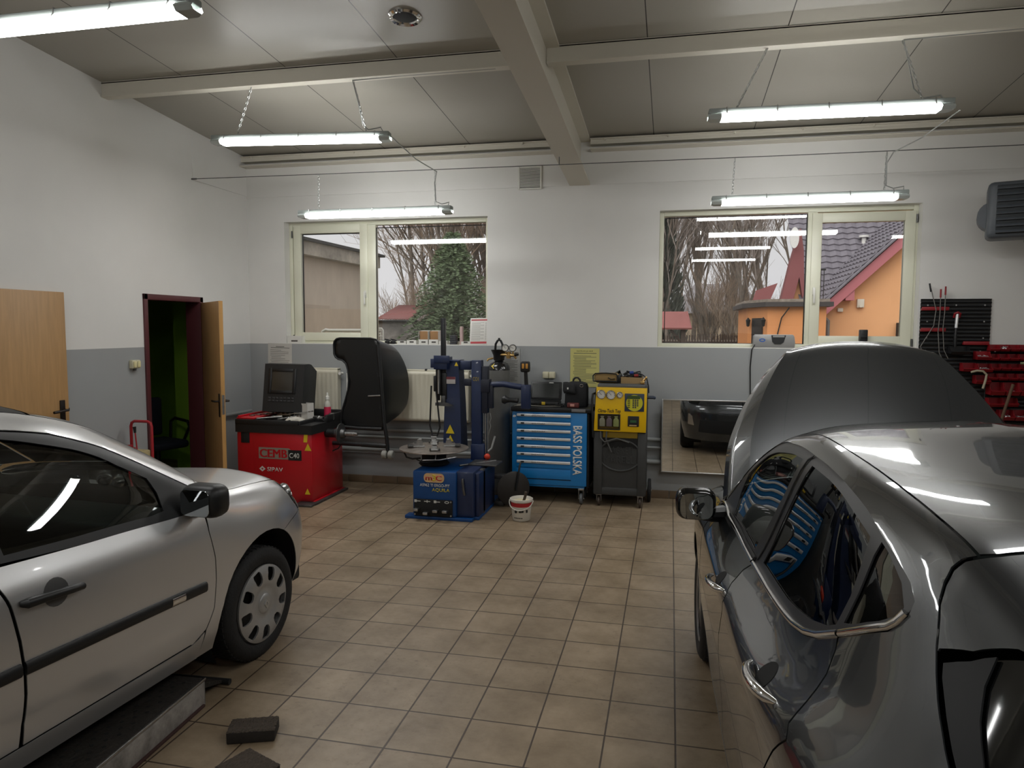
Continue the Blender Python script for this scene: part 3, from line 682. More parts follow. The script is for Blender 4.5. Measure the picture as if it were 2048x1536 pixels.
NET1=[
  st(.80,(0,.22,.74),(0,.34,.79),(0,.46,.80),(0,.56,.795),(0,.66,.77),(0,.72,.72),(0,.76,.62),(0,.80,.50),(0,.83,.40),(0,.86,.30)),
 st(.78,(.30,.22,.72),(.32,.34,.765),(.32,.46,.775),(.32,.56,.77),(.31,.66,.745),(.30,.715,.70),(.26,.76,.61),(.20,.80,.50),(.12,.83,.40),(0,.86,.30)),
st(.70,(.53,.22,.62),(.56,.34,.66),(.57,.46,.67),(.575,.56,.665),(.56,.67,.645),(.535,.735,.61),(.49,.79,.55),(.41,.84,.47),(.25,.875,.38),(0,.90,.29)),
 st(.55,(.67,.22,.48),(.71,.34,.52),(.725,.46,.53),(.73,.56,.53),(.72,.68,.515),(.69,.765,.49),(.64,.83,.45),(.55,.88,.40),(.36,.915,.32),(0,.935,.24)),
 st(.30,(.74,.20),(.785,.34),(.80,.46),(.805,.58),(.795,.71),(.765,.81),(.71,.88),(.62,.92),(.40,.95),(0,.965,.14)),
 st(.08,(.77,.20),(.82,.34),(.845,.46),(.845,.60),(.828,.75),(.79,.85),(.735,.91),(.645,.94),(.42,.965),(0,.98,.0)),
 st(-.15,(.78,.20),(.83,.34),(.852,.46),(.853,.62),(.838,.77),(.80,.88),(.75,.932),(.68,.955),(.45,.975,-.10),(0,.99,-.06)),
 st(-.35,(.785,.20),(.835,.33),(.853,.46),(.8535,.62),(.842,.78),(.807,.913),(.72,.995,-.33),(.655,1.035,-.33),(.45,1.07,-.24),(0,1.09,-.16)),
 st(-.60,(.785,.20),(.835,.33),(.853,.46),(.8535,.62),(.845,.79),(.80,.93),(.67,1.122,-.58),(.60,1.172,-.57),(.42,1.215,-.47),(0,1.25,-.40)),
 st(-.90,(.785,.20),(.835,.33),(.853,.46),(.8535,.62),(.845,.805),(.795,.95),(.635,1.26,-.88),(.57,1.312,-.86),(.40,1.36,-.76),(0,1.395,-.68)),
 st(-1.25,(.785,.20),(.835,.33),(.853,.46),(.8535,.62),(.845,.82),(.79,.965),(.605,1.345),(.54,1.40),(.38,1.455,-1.16),(0,1.485,-1.08)),
 st(-1.6,(.785,.20),(.835,.33),(.853,.46),(.8535,.62),(.845,.83),(.785,.98),(.595,1.375),(.53,1.425),(.36,1.48),(0,1.505)),
 st(-2.0,(.785,.20),(.835,.33),(.853,.46),(.8535,.62),(.845,.84),(.78,.995),(.59,1.37),(.53,1.42),(.36,1.475),(0,1.50)),
 st(-2.4,(.785,.20),(.835,.33),(.853,.46),(.8535,.64),(.84,.85),(.775,1.01),(.58,1.34),(.52,1.395),(.35,1.44),(0,1.46)),
 st(-2.8,(.76,.22),(.82,.33),(.84,.46),(.84,.66),(.82,.86),(.75,1.02),(.56,1.28,-2.75),(.50,1.345,-2.75),(.33,1.395,-2.75),(0,1.415,-2.75)),
 st(-3.05,(.66,.24),(.72,.34),(.74,.46),(.74,.66),(.71,.86),(.65,1.02,-3.0),(.5,1.22,-2.9),(.44,1.28,-2.88),(.28,1.33,-2.87),(0,1.35,-2.87)),
 st(-3.17,(0,.26),(0,.36),(0,.5),(0,.66,-3.16),(0,.86,-3.12),(0,1.02,-3.06),(0,1.15,-3.0),(0,1.22,-2.96),(0,1.27,-2.93),(0,1.30,-2.91)),
]

SILV = mat('silver_paint', (.60, .60, .605), .30, .70, coat=.9); SILVD = mat('headlamp_inner', (.5, .5, .5), .2, .9)
CGL = glass('car_glass', (.50, .55, .52), 1.5, 1.15); PGL = glass('privacy_glass', (.06, .065, .065), 1.5, 1.1); WSG = glass('windscreen_glass', (.5, .55, .53), 1.5, 1.1)
ROOFG = mat('roof_glass_black', '#101113', .55, spec=.25); HLG = glass('headlamp_lens', (.92, .94, .95), 1.5, 1.2); TRIM = mat('trim_black', '#131416', .45); SEAT = mat('seat_cloth', '#232426', .9); GAP = mat('shut_line_dark', '#060606', .9)
def interior(S, t, a_dash, seats, wheel_b, zb=.45):
    W = S.Wv
    F = frame(S.W(np.array([0., 0., 0.])), tuple(S.H)+(0,), (-S.H[1], S.H[0], 0))   # local x forward, y left
    m = MB(F); m.box((a_dash-.40, -.66, .55), (a_dash, .66, .90), .06, seg=3); m.box((a_dash-.75, -.11, .40), (a_dash-.3, .11, .62), .04); m.build('dashboard', TRIM, t)
    for (a, b) in seats:
        m = MB(F @ Matrix.Translation((a, b, 0))); m.box((-.25, -.25, .32), (.27, .25, .50), .06, seg=3)
        m.box((-.09, -.24, 0), (.07, .24, .62), .06, M=Matrix.Translation((-.22, 0, .45)) @ Matrix.Rotation(-.30, 4, 'Y'), seg=3)
        se = m.build('seat', SEAT, t)
        m = MB(F @ Matrix.Translation((a, b, 0))); m.box((-.05, -.13, 0), (.05, .13, .17), .045, M=Matrix.Translation((-.435, 0, 1.03)) @ Matrix.Rotation(-.2, 4, 'Y'), seg=3)
        m.tube([(-.40, -.06, .95), (-.43, -.06, 1.06)], .008); m.tube([(-.40, .06, .95), (-.43, .06, 1.06)], .008); m.build('headrest', SEAT, se)
    m = MB(F @ Matrix.Translation((a_dash-.48, wheel_b, .87)) @ Matrix.Rotation(math.radians(-64), 4, 'Y')); m.tube([(.185*math.cos(q), .185*math.sin(q), 0) for q in [k*math.pi/16 for k in range(32)]], .016, closed=True); m.cyl((0, 0, -.03), (0, 0, .02), .06); m.box((-.18, -.02, -.01), (.18, .02, .01), .006); m.cyl((0, 0, -.03), (0, 0, -.2), .03)
    m.build('steering_wheel', BLK, t)
    m = MB(F); m.box((-2.75, -.70, .24), (.55, .70, .34), .02); m.box((-1.9, -.62, .34), (-1.55, .62, 1.0), .1, seg=3); m.build('floor_pan', BLKM, t)
    return F
def shell(S, t, holes, tmax=4.9):
    loop = outline(S, [('s', .15, .3), ('s', S.S-1.15, .3), ('s', S.S-1.15, tmax), ('s', .15, tmax)], dens=.3)
    patch(S, 'inner_shell', GAP, t, loop, off=-.022, thick=0, sides=(1, -1), res=.3, holes=holes)
def archpts(cx, cz, r, a0, a1, n=14): return arcp(cx, cz, r, a0, a1, n)
def car_common(S, t, paint, P, both=(1, -1)):
    for nm, loop, kw in P:
        k = dict(sides=both); k.update(kw); m = k.pop('m', paint); tm = k.pop('tmax', 6.8)
        patch(S, nm, m, t, outline(S, loop, tmax=tm, dens=.12), **k)
# ------------------------------------------------------------------ silver hatchback
S1 = Surf(NET1, (-2.935, 3.423), (.0645, .9979), 1)
c1 = thing('car', 'silver hatchback with black door moulding and dark roof, on the left', 'car', (-3.0, 2.2, 0))
ARC = archpts(.02, .30, .393, 194, 62); ARCF = archpts(.02, .30, .393, -14, 60)
ARR = archpts(-2.575, .30, .385, 200, -14, 16)
seamF = [(-.427, .808), (-.403, .68), (-.403, .57), (-.421, .44), (-.465, .35), (-.545, .308)]
seamR = [(-1.402, .312), (-1.402, .395), (-1.389, .498), (-1.388, .579), (-1.400, .692), (-1.423, .824), (-1.444, .883), (-1.462, .958)]
g = .004
cantB = [(-.36, .985), (-.423, 1.032), (-.501, 1.085), (-.547, 1.116), (-.619, 1.164), (-.726, 1.228), (-.891, 1.309), (-1.006, 1.354), (-1.191, 1.391), ('s', 10.4, 7.0), ('s', 11.5, 7.0), ('s', 13, 7.0), ('s', 14.0, 6.9)]
belt = [(-.318, .884), (-.36, .909), (-.484, .917), (-.641, .921), (-1.052, .938), (-1.408, .966)]
car_common(S1, c1, SILV, [
 ('front_fender', [('s', 3.80, 6.45), ('s', 5, 6.45), ('s', 6.3, 6.45), ('s', 6.80, 7.3), ('s', 7.0, 6.6), (-.345, .985), (-.30, .89), (-.345, .90), (-.416, .90), (-.421, .808), (-.397, .68), (-.397, .57), (-.415, .44), (-.459, .345), (-.475, .205), (-.365, .205)]+ARC+[(.31, .672), (.47, .692), (.40, .765), ('s', 3.72, 5.9)], {}),
 ('front_bumper', [(.21, .645), (.31, .666), (.47, .686), ('s', 2.3, 4.28), ('s', 1, 4.28), ('s', .01, 4.28), ('s', .01, .02), ('s', 2, .02), ('s', 3.3, .02), (.405, .205)]+ARCF, dict(join=True)),
 ('bonnet', [('s', 6.35, 6.55), ('s', 6.5, 7.5), ('s', 6.5, 9), ('s', 1.6, 9), ('s', 1.9, 7.2), ('s', 2.6, 6.95), ('s', 3.2, 6.6), ('s', 3.75, 6.55), ('s', 5, 6.5)], dict(join=True)),
 ('nose_panel', [('s', .01, 4.34), ('s', 2.24, 4.34), ('s', 2.3, 6.2), ('s', 2.3, 6.85), ('s', 1.85, 7.1), ('s', 1.56, 8.2), ('s', 1.54, 9), ('s', .01, 9)], dict(join=True)),
 ('headlight', [(.33, .875), (.405, .768), (.478, .698), ('s', 2.32, 4.45), ('s', 2.36, 6.2), ('s', 2.4, 6.8), ('s', 3.0, 6.6), ('s', 3.72, 6.45)], dict(m=HLG, off=.003)),
 ('front_door', [(-.36, .904), (-.43, .898)]+seamF+[(-.56, .312), (-1.39, .312)]+[(a+.007, z) for a, z in seamR[1:]]+belt[::-1][1:-2], {}),
 ('rear_quarter', [(a-.006, z) for a, z in seamR[::-1]]+[(-1.41, .312), (-1.9, .312), (-2.18, .312), (-2.19, .21)]+[p for p in archpts(-2.575, .30, .385, -14, 200, 16)]+[('s', 14.6, .05), ('s', 15.4, .05), ('s', 15.4, 5), ('s', 14.6, 5.1), ('s', 14.2, 6.9), ('s', 13.6, 6.9), ('s', 13.6, 5.2), ('s', 13, 5.0), ('s', 11.5, 5.0)], dict(tmax=5.2)),
 ('sill', [(-.473, .338), (-.505, .318), (-.55, .303), (-1.4, .304), (-2.18, .304), (-2.18, .205), (-.475, .205)], dict(off=.002)),
 ('side_rail', [('s', 6.83, 7.35), ('s', 6.80, 7.88), ('s', 7.5, 7.9), ('s', 9.5, 7.92), ('s', 14, 7.9), ('s', 14.0, 6.95)]+cantB[::-1][1:]+[('s', 7.0, 6.7)], dict(tmax=7.2)),
 ('roof_glass', [('s', 9.52, 7.96), ('s', 14, 7.94), ('s', 14, 9), ('s', 9.52, 9)], dict(m=ROOFG, join=True)),
 ('tailgate', [('s', 14.03, 7.9), ('s', 14.03, 9), ('s', 16, 9), ('s', 16, 3.4), ('s', 15.45, 3.4), ('s', 15.43, 5), ('s', 14.8, 5.3), ('s', 14.25, 6.9)], dict(join=True)),
 ('rear_bumper', [('s', 15.43, 3.35), ('s', 16, 3.35), ('s', 16, .02), ('s', 15.43, .02)], dict(join=True)),
 ('windscreen', [('s', 6.72, 7.93), ('s', 7.5, 7.95), ('s', 9.48, 7.96), ('s', 9.48, 9), ('s', 6.72, 9)], dict(m=WSG, join=True)),
 ('cowl', [('s', 6.53, 7.0), ('s', 6.70, 7.5), ('s', 6.70, 9), ('s', 6.53, 9)], dict(m=TRIM, join=True, off=-.004)),
 ('lower_grille', [('s', .01, 1.3), ('s', .9, 1.3), ('s', .9, 2.3), ('s', .01, 2.3)], dict(m=BLKM, join=True, off=.004)),
])
fg = [(-1.225, 1.363), (-1.085, 1.325), (-.963, 1.287), (-.778, 1.187), (-.645, 1.105), (-.632, 1.04), (-.645, .962), (-.731, .959), (-1.105, .974), (-1.385, .988), (-1.41, 1.36)]
rg = [(-1.46, 1.365), (-1.46, .995), ('s', 11.6, 5.15), ('s', 12.8, 5.25), ('s', 13.2, 5.6), ('s', 13.0, 6.4), ('s', 12, 6.5), ('s', 11, 6.5)]
fgo, rgo = outline(S1, fg, dens=.12), outline(S1, rg, dens=.12)
car_common(S1, c1, TRIM, [('window_frame', belt+[(-1.46, .966), ('s', 12, 5.03), ('s', 13, 5.05), ('s', 13.6, 5.3), ('s', 13.6, 6.85), ('s', 13, 6.95), ('s', 11.5, 6.95), ('s', 10.4, 6.95)]+[(a, z-.006) for a, z in cantB[:9][::-1]], dict(holes=[fgo, rgo], off=-.002, tmax=7.0))])
patch(S1, 'door_glass', CGL, c1, fgo, off=-.010, thick=0, sides=(1, -1)); patch(S1, 'rear_side_glass', CGL, c1, rgo, off=-.010, thick=0, sides=(1, -1))
strip(S1, 'side_moulding', TRIM, c1, [(-.475, .563), (-.9, .578), (-1.39, .593)], .047, .014, sides=(1, -1))
strip(S1, 'side_moulding', TRIM, c1, [(-1.405, .594), (-1.8, .60), (-2.12, .605)], .047, .014, sides=(1, -1))
strip(S1, 'moulding_badge', _M['hubcap_silver'] if 'hubcap_silver' in _M else CHR, c1, [(-.62, .568), (-.70, .571)], .043, .0155, sides=(1,))
for sd in (1, -1):
    W = lambda a, b, z: Vector(S1.W(np.array([a, b, z]), sd))
    rc = outline(S1, circ(-1.247, .815, .052, 20), dens=.1); rec = patch(S1, 'handle_recess', mat('recess_grey', (.10, .10, .10), .4, .3), c1, rc, off=.0015, thick=.001, sides=(sd,))
    m = MB(); m.tube([W(-1.385, .848, .822), W(-1.375, .866, .823), W(-1.30, .876, .822), W(-1.21, .876, .815), W(-1.155, .868, .808), W(-1.140, .850, .806)], [.012, .0185, .0165, .0155, .014, .010], 12); m.build('door_handle', BLK, c1)
    # mirror with its foot on the window corner
    F = frame(W(-.50, .885, .985), tuple(S1.H)+(0,), W(0, 1, 0)-W(0, 0, 0))
    m = MB(F); m.box((-.062, -.105, -.075), (.075, .10, .078), .05, seg=4); mh = m.build('mirror_housing', BLK, c1)
    m = MB(F); m.prism(rrect(-.078, -.060, .075, .060, .028), Matrix(((0, 0, -1, -.0615), (1, 0, 0, -.004), (0, 1, 0, .002), (0, 0, 0, 1))), .003); m.build('mirror_glass', mat('mirror_glass_dark', (.35, .37, .38), .02, 1), mh)
    m = MB(); m.tube([W(-.42, .78, .93), W(-.45, .83, .93), W(-.48, .86, .95)], [.035, .03, .03], 10); m.build('mirror_foot', BLK, mh)
SP = MB(); o = S1.P(np.array([3.1]), np.array([5.4]))[0]
for (ss, tt, r) in ((3.25, 5.7, .055), (2.75, 5.4, .045)):
    for sd in (1, -1):
        p = S1.P(ss, tt); n = S1.N(ss, tt); a = Vector(S1.W(p-n*.035, sd)); b = Vector(S1.W(p-n*.035+np.array([.1, .02, .0]), sd))
        m = MB(); m.lathe([(r, .03), (r*.8, .008), (r*.4, -.01), (0, -.012)], a, b-a, 24); m.build('headlamp_reflector', SILVD, c1)
hole1 = [outline(S1, circ(.02, .30, .40, 28), dens=.2), outline(S1, circ(-2.575, .30, .39, 28), dens=.2)]
shell(S1, c1, hole1)
wheel(S1, c1, 0.0, .822, .300, .300, .175, 1, .206, 'cap'); wheel(S1, c1, 0.0, .822, .300, .300, .175, -1, .206, 'cap')
for sd in (1, -1): wheel(S1, c1, -2.575, .815, .300, .300, .175, sd, .206, 'cap')
axle_arch(S1, c1, .02, .30, .40, (1, -1)); axle_arch(S1, c1, -2.575, .30, .392, (1, -1))
interior(S1, c1, -.35, [(-1.35, .36), (-1.35, -.36)], .36)
NET2=[
 st(.82,(0,.20,.76),(0,.34,.80),(0,.46,.81),(0,.58,.81),(0,.68,.78),(0,.74,.73),(0,.78,.64),(0,.80,.52),(0,.82,.40),(0,.84,.30)),
 st(.78,(.36,.20,.72),(.38,.34,.76),(.38,.46,.77),(.38,.58,.77),(.37,.68,.74),(.35,.74,.70),(.30,.79,.62),(.22,.82,.50),(.12,.84,.40),(0,.85,.30)),
 st(.68,(.60,.20,.60),(.64,.34,.63),(.65,.46,.64),(.65,.58,.64),(.64,.68,.62),(.60,.75,.58),(.53,.81,.52),(.43,.84,.44),(.25,.86,.36),(0,.875,.27)),
 st(.52,(.72,.20,.46),(.76,.34,.49),(.78,.46,.50),(.78,.60,.50),(.765,.71,.48),(.72,.79,.45),(.65,.84,.41),(.55,.87,.36),(.35,.895,.28),(0,.91,.20)),
 st(.30,(.78,.19),(.82,.34),(.84,.46),(.845,.62),(.83,.74),(.785,.83),(.71,.88),(.62,.905),(.42,.93),(0,.945,.14)),
 st(.0,(.79,.19),(.83,.34),(.855,.46),(.857,.64),(.845,.77),(.80,.87),(.73,.92),(.645,.945),(.44,.965,-.04),(0,.98,-.02)),
 st(-.30,(.79,.19),(.83,.33),(.85,.46),(.86,.65),(.85,.79),(.79,.90),(.74,.95),(.67,.975),(.46,1.0,-.24),(0,1.01,-.18)),
 st(-.55,(.795,.19),(.835,.33),(.85,.46),(.862,.65),(.858,.81),(.775,.935),(.71,1.08,-.54),(.65,1.12,-.54),(.45,1.145,-.44),(0,1.15,-.36)),
 st(-.85,(.795,.19),(.84,.33),(.85,.46),(.864,.65),(.862,.82),(.765,.95),(.67,1.235,-.83),(.605,1.29,-.83),(.43,1.32,-.72),(0,1.335,-.62)),
 st(-1.15,(.795,.19),(.84,.33),(.85,.46),(.865,.66),(.865,.83),(.755,.96),(.625,1.345),(.565,1.395),(.40,1.418,-1.03),(0,1.435,-.92)),
 st(-1.45,(.795,.19),(.84,.33),(.85,.46),(.865,.66),(.865,.84),(.75,.97),(.613,1.372),(.55,1.427),(.40,1.457),(0,1.478)),
 st(-1.85,(.795,.19),(.84,.33),(.85,.46),(.867,.66),(.866,.85),(.745,.985),(.605,1.375),(.54,1.42),(.39,1.445),(0,1.47)),
 st(-2.15,(.795,.19),(.84,.33),(.855,.46),(.867,.67),(.862,.86),(.74,1.02),(.595,1.35),(.53,1.405),(.38,1.437),(0,1.465)),
 st(-2.45,(.79,.20),(.84,.34),(.86,.47),(.867,.69),(.85,.89),(.725,1.07),(.585,1.31),(.52,1.38),(.37,1.42),(0,1.45)),
 st(-2.70,(.77,.22),(.83,.35),(.85,.48),(.855,.70),(.83,.90),(.71,1.08,-2.66),(.575,1.27,-2.62),(.51,1.345,-2.60),(.36,1.39,-2.60),(0,1.42,-2.6)),
 st(-2.98,(.68,.26),(.75,.36),(.78,.50),(.78,.71),(.74,.90,-2.96),(.66,1.08,-2.85),(.56,1.24,-2.76),(.49,1.31,-2.74),(.35,1.36,-2.73),(0,1.39,-2.73)),
 st(-3.12,(.45,.28),(.48,.38),(.50,.52),(.52,.71,-3.10),(.5,.90,-3.04),(.48,1.08,-2.95),(.45,1.22,-2.86),(.42,1.28,-2.82),(.32,1.33,-2.81),(0,1.36,-2.81)),
 st(-3.17,(0,.28),(0,.38),(0,.52),(0,.71,-3.15),(0,.90,-3.08),(0,1.08,-2.99),(0,1.22,-2.90),(0,1.27,-2.87),(0,1.31,-2.86),(0,1.34,-2.86)),
]

# ------------------------------------------------------------------ dark grey hatchback, bonnet open
GREY = mat('grey_paint', (.030, .033, .036), .26, .40, coat=1.0)
S2 = Surf(NET2, (1.01, 3.95), (-.03, .99955), -1)
c2 = thing('car', 'dark grey hatchback with raised bonnet and chrome window line, on the right', 'car', (1.06, 2.5, 0))
AF = archpts(0, .30, .375, 196, 36); AFb = archpts(0, .30, .375, -16, 34)
wo_low = [(-.42, .962), (-.70, .968), (-1.14, .968), (-1.36, .972), (-1.64, .983), (-1.82, .995), (-1.98, 1.014), (-2.09, 1.038), (-2.17, 1.066), (-2.27, 1.115), (-2.34, 1.155), (-2.43, 1.203), (-2.455, 1.235)]
wo_up = [(-2.457, 1.262), (-2.41, 1.284), (-2.318, 1.305), (-2.203, 1.327), (-2.095, 1.350), (-1.937, 1.371), (-1.69, 1.383), (-1.47, 1.384), (-1.21, 1.370), (-.955, 1.322), (-.81, 1.243), (-.69, 1.165), (-.544, 1.045), (-.47, .985)]
bs = [(-1.345, .960), (-1.32, .93), (-1.366, .895), (-1.434, .874), (-1.458, .83), (-1.428, .788), (-1.368, .706), (-1.376, .652), (-1.40, .588), (-1.40, .50), (-1.385, .34), (-1.385, .31)]
rs = [(-2.268, 1.102), (-2.292, 1.085), (-2.328, 1.043), (-2.356, .993), (-2.374, .951), (-2.414, .936), (-2.335, .82), (-2.27, .70)]
hs = [('s', 14.59, 5.19), ('s', 14.36, 5.32), ('s', 14.10, 5.44), ('s', 13.89, 5.54), ('s', 13.65, 5.66), ('s', 13.28, 5.90), ('s', 13.16, 6.09), ('s', 13.10, 6.35), ('s', 13.13, 6.66), ('s', 13.22, 6.91)]
HB = [('s', p[1]+.07, p[2]-.01) for p in hs]
car_common(S2, c2, GREY, [
 ('front_fender', [('s', 6.50, 6.0), (-.40, .945), (-.392, .80), (-.377, .60), (-.42, .42), (-.48, .31), (-.485, .205), (-.35, .205)]+AF+[(.42, .585), ('s', 2.9, 4.35), ('s', 3.2, 5.3), ('s', 3.4, 6.15), ('s', 5, 6.15)], {}),
 ('front_bumper', [(.31, .518), (.42, .578), ('s', 2.9, 4.30), ('s', 1.2, 4.30), ('s', .01, 4.3), ('s', .01, .02), ('s', 2, .02), ('s', 3.2, .02), (.38, .205)]+AFb, dict(join=True)),
 ('nose_panel', [('s', .01, 4.34), ('s', 1.8, 4.34), ('s', 1.85, 6.2), ('s', 2.6, 6.6), ('s', 2.6, 9), ('s', .01, 9)], dict(join=True)),
 ('headlight', [('s', 2.88, 4.38), ('s', 3.16, 5.3), ('s', 3.36, 6.15), ('s', 2.6, 6.5), ('s', 1.88, 6.1), ('s', 1.85, 4.6)], dict(m=HLG, off=.004)),
 ('front_door', [(-.42, .945), (-.70, .954), (-1.14, .955)]+bs+[(-.50, .31), (-.44, .42), (-.395, .60), (-.41, .80)], {}),
 ('rear_door', [(-1.357, .961), (-1.64, .970), (-1.82, .982), (-1.976, .999), (-2.087, 1.024), (-2.167, 1.052)]+rs+[(-2.15, .56), (-2.09, .42), (-2.08, .31), (-1.393, .31), (-1.393, .34)]+[(a-.011, z) for a, z in bs[::-1][2:-1]], {}),
 ('rear_quarter', wo_up[::-1]+[(-2.468, 1.235), (-2.443, 1.192), (-2.35, 1.143), (-2.278, 1.104)]+[(a-.008, z) for a, z in rs[1:]]+[(-2.205, .56)]+archpts(-2.493, .30, .372, 45, 200, 12)+[('s', 14.6, .05), ('s', 15.5, .05), ('s', 15.5, 3.4), ('s', 15.3, 4.3), ('s', 14.8, 5.0)]+hs+[('s', 12.2, 6.98), ('s', 11, 7.03), ('s', 10, 7.03), ('s', 9, 7.03), ('s', 8, 6.95), ('s', 7.2, 6.8), ('s', 6.75, 6.5), ('s', 6.6, 6.05)], dict(tmax=6.9)),
 ('sill', [(-.485, .302), (-1.4, .302), (-2.07, .302), (-2.10, .205), (-.485, .205)], dict(off=.002)),
 ('roof', [('s', 9.05, 7.07), ('s', 10, 7.075), ('s', 11, 7.075), ('s', 12.2, 7.03), ('s', 13.22, 6.965), ('s', 13.33, 7.2), ('s', 13.39, 7.45), ('s', 13.43, 8), ('s', 13.44, 9), ('s', 9.35, 9), ('s', 9.2, 8)], dict(join=True)),
 ('rear_spoiler', HB[::-1][:-4]+[('s', 13.72, 5.67), ('s', 14.11, 5.87), ('s', 14.56, 6.33), ('s', 15.2, 6.65), ('s', 16, 7.0), ('s', 17, 7.2), ('s', 17, 9), ('s', 13.51, 9), ('s', 13.5, 8), ('s', 13.46, 7.45), ('s', 13.40, 7.2)], dict(join=True)),
 ('rear_window', [('s', 13.80, 5.60), ('s', 14.14, 5.80), ('s', 14.60, 6.25), ('s', 15.2, 6.58), ('s', 16, 6.93), ('s', 17, 7.13), ('s', 17, 5.0), ('s', 16, 5.0), ('s', 15.2, 5.03), ('s', 14.78, 5.12), ('s', 14.62, 5.22), ('s', 14.40, 5.34), ('s', 14.13, 5.47), ('s', 13.94, 5.55)], dict(m=mat('rear_glass_black', '#070808', .08, coat=.2), join=True, off=-.014)),
 ('glass_side_trim', [('s', 13.84, 5.62), ('s', 14.12, 5.79), ('s', 14.36, 6.02), ('s', 14.45, 5.75), ('s', 14.62, 5.55), ('s', 14.85, 5.36), ('s', 15.05, 5.12), ('s', 15.0, 5.06), ('s', 14.80, 5.11), ('s', 14.63, 5.22), ('s', 14.41, 5.34), ('s', 14.14, 5.47), ('s', 13.95, 5.55)], dict(m=mat('trim_satin', '#151618', .5, spec=.3), off=-.006)),
 ('tailgate', [('s', 14.66, 5.15), ('s', 14.80, 5.06), ('s', 15.2, 4.98), ('s', 17, 4.95), ('s', 17, 3.4), ('s', 15.56, 3.4), ('s', 15.36, 4.3), ('s', 14.85, 5.0)], dict(join=True)),
 ('rear_bumper', [('s', 15.55, 3.35), ('s', 17, 3.35), ('s', 17, .02), ('s', 15.54, .02)], dict(join=True)),
 ('windscreen', [('s', 6.65, 6.75), ('s', 7.2, 6.88), ('s', 8, 7.02), ('s', 9.0, 7.1), ('s', 9.15, 8), ('s', 9.3, 9), ('s', 6.65, 9)], dict(m=WSG, join=True)),
 ('cowl', [('s', 6.35, 6.3), ('s', 6.63, 6.5), ('s', 6.63, 9), ('s', 6.35, 9)], dict(m=TRIM, join=True, off=-.006)),
 ('upper_grille', [('s', .01, 4.6), ('s', 1.3, 4.7), ('s', 1.2, 6.6), ('s', .01, 6.9)], dict(m=BLKM, join=True, off=.004)),
 ('lower_grille', [('s', .01, .8), ('s', 1.7, .9), ('s', 1.6, 2.3), ('s', .01, 2.4)], dict(m=BLKM, join=True, off=.004)),
 ('fog_lamp', [('s', 1.95, 1.6), ('s', 2.5, 1.7), ('s', 2.45, 2.9), ('s', 2.1, 2.7)], dict(m=SILVD, off=.006)),
])
g1 = [(-.750, .983), (-.726, 1.079), (-.750, 1.165), (-.951, 1.279), (-1.125, 1.324), (-1.313, 1.350), (-1.44, 1.356), (-1.386, 1.231), (-1.281, 1.028), (-1.262, .990)]
g2 = [(-1.565, 1.358), (-1.774, 1.357), (-2.001, 1.334), (-2.121, 1.314), (-2.168, 1.306), (-2.182, 1.271), (-2.217, 1.180), (-2.219, 1.112), (-2.18, 1.092), (-2.064, 1.058), (-1.802, 1.016), (-1.44, .998), (-1.475, 1.15)]
g3 = [(-2.225, 1.312), (-2.270, 1.304), (-2.380, 1.273), (-2.434, 1.242), (-2.438, 1.228), (-2.387, 1.193), (-2.299, 1.147), (-2.252, 1.130), (-2.245, 1.20), (-2.225, 1.28)]
gs = [outline(S2, q, dens=.12) for q in (g1, g2, g3)]
car_common(S2, c2, mat('frame_charcoal', '#29292b', .38), [('window_frame', wo_low+wo_up, dict(holes=gs, off=-.004))])
patch(S2, 'front_door_glass', CGL, c2, gs[0], off=-.010, thick=0, sides=(1, -1)); patch(S2, 'rear_door_glass', PGL, c2, gs[1], off=-.010, thick=0, sides=(1, -1)); patch(S2, 'quarter_glass', PGL, c2, gs[2], off=-.010, thick=0, sides=(1, -1))
strip(S2, 'chrome_strip', CHR, c2, [(-.40, .952), (-.70, .959), (-1.14, .960), (-1.343, .965)], .017, .010, sides=(1, -1))
strip(S2, 'chrome_strip', CHR, c2, [(-1.359, .966), (-1.64, .977), (-1.82, .989), (-1.976, 1.008), (-2.087, 1.033), (-2.167, 1.061), (-2.268, 1.110)], .017, .010, sides=(1, -1))
strip(S2, 'chrome_strip', CHR, c2, [(-2.276, 1.113), (-2.345, 1.150), (-2.412, 1.187), (-2.436, 1.200), (-2.450, 1.217), (-2.457, 1.238)], .017, .009, sides=(1, -1))
strip(S2, 'belt_seal', RUB, c2, [(-.70, .972), (-1.14, .973), (-1.34, .977)], .012, .006, sides=(1, -1))
strip(S2, 'door_pillar_gap', GAP, c2, [(-1.37, .985), (-1.441, 1.199), (-1.528, 1.380)], .010, .002, off=-.001, sides=(1, -1))
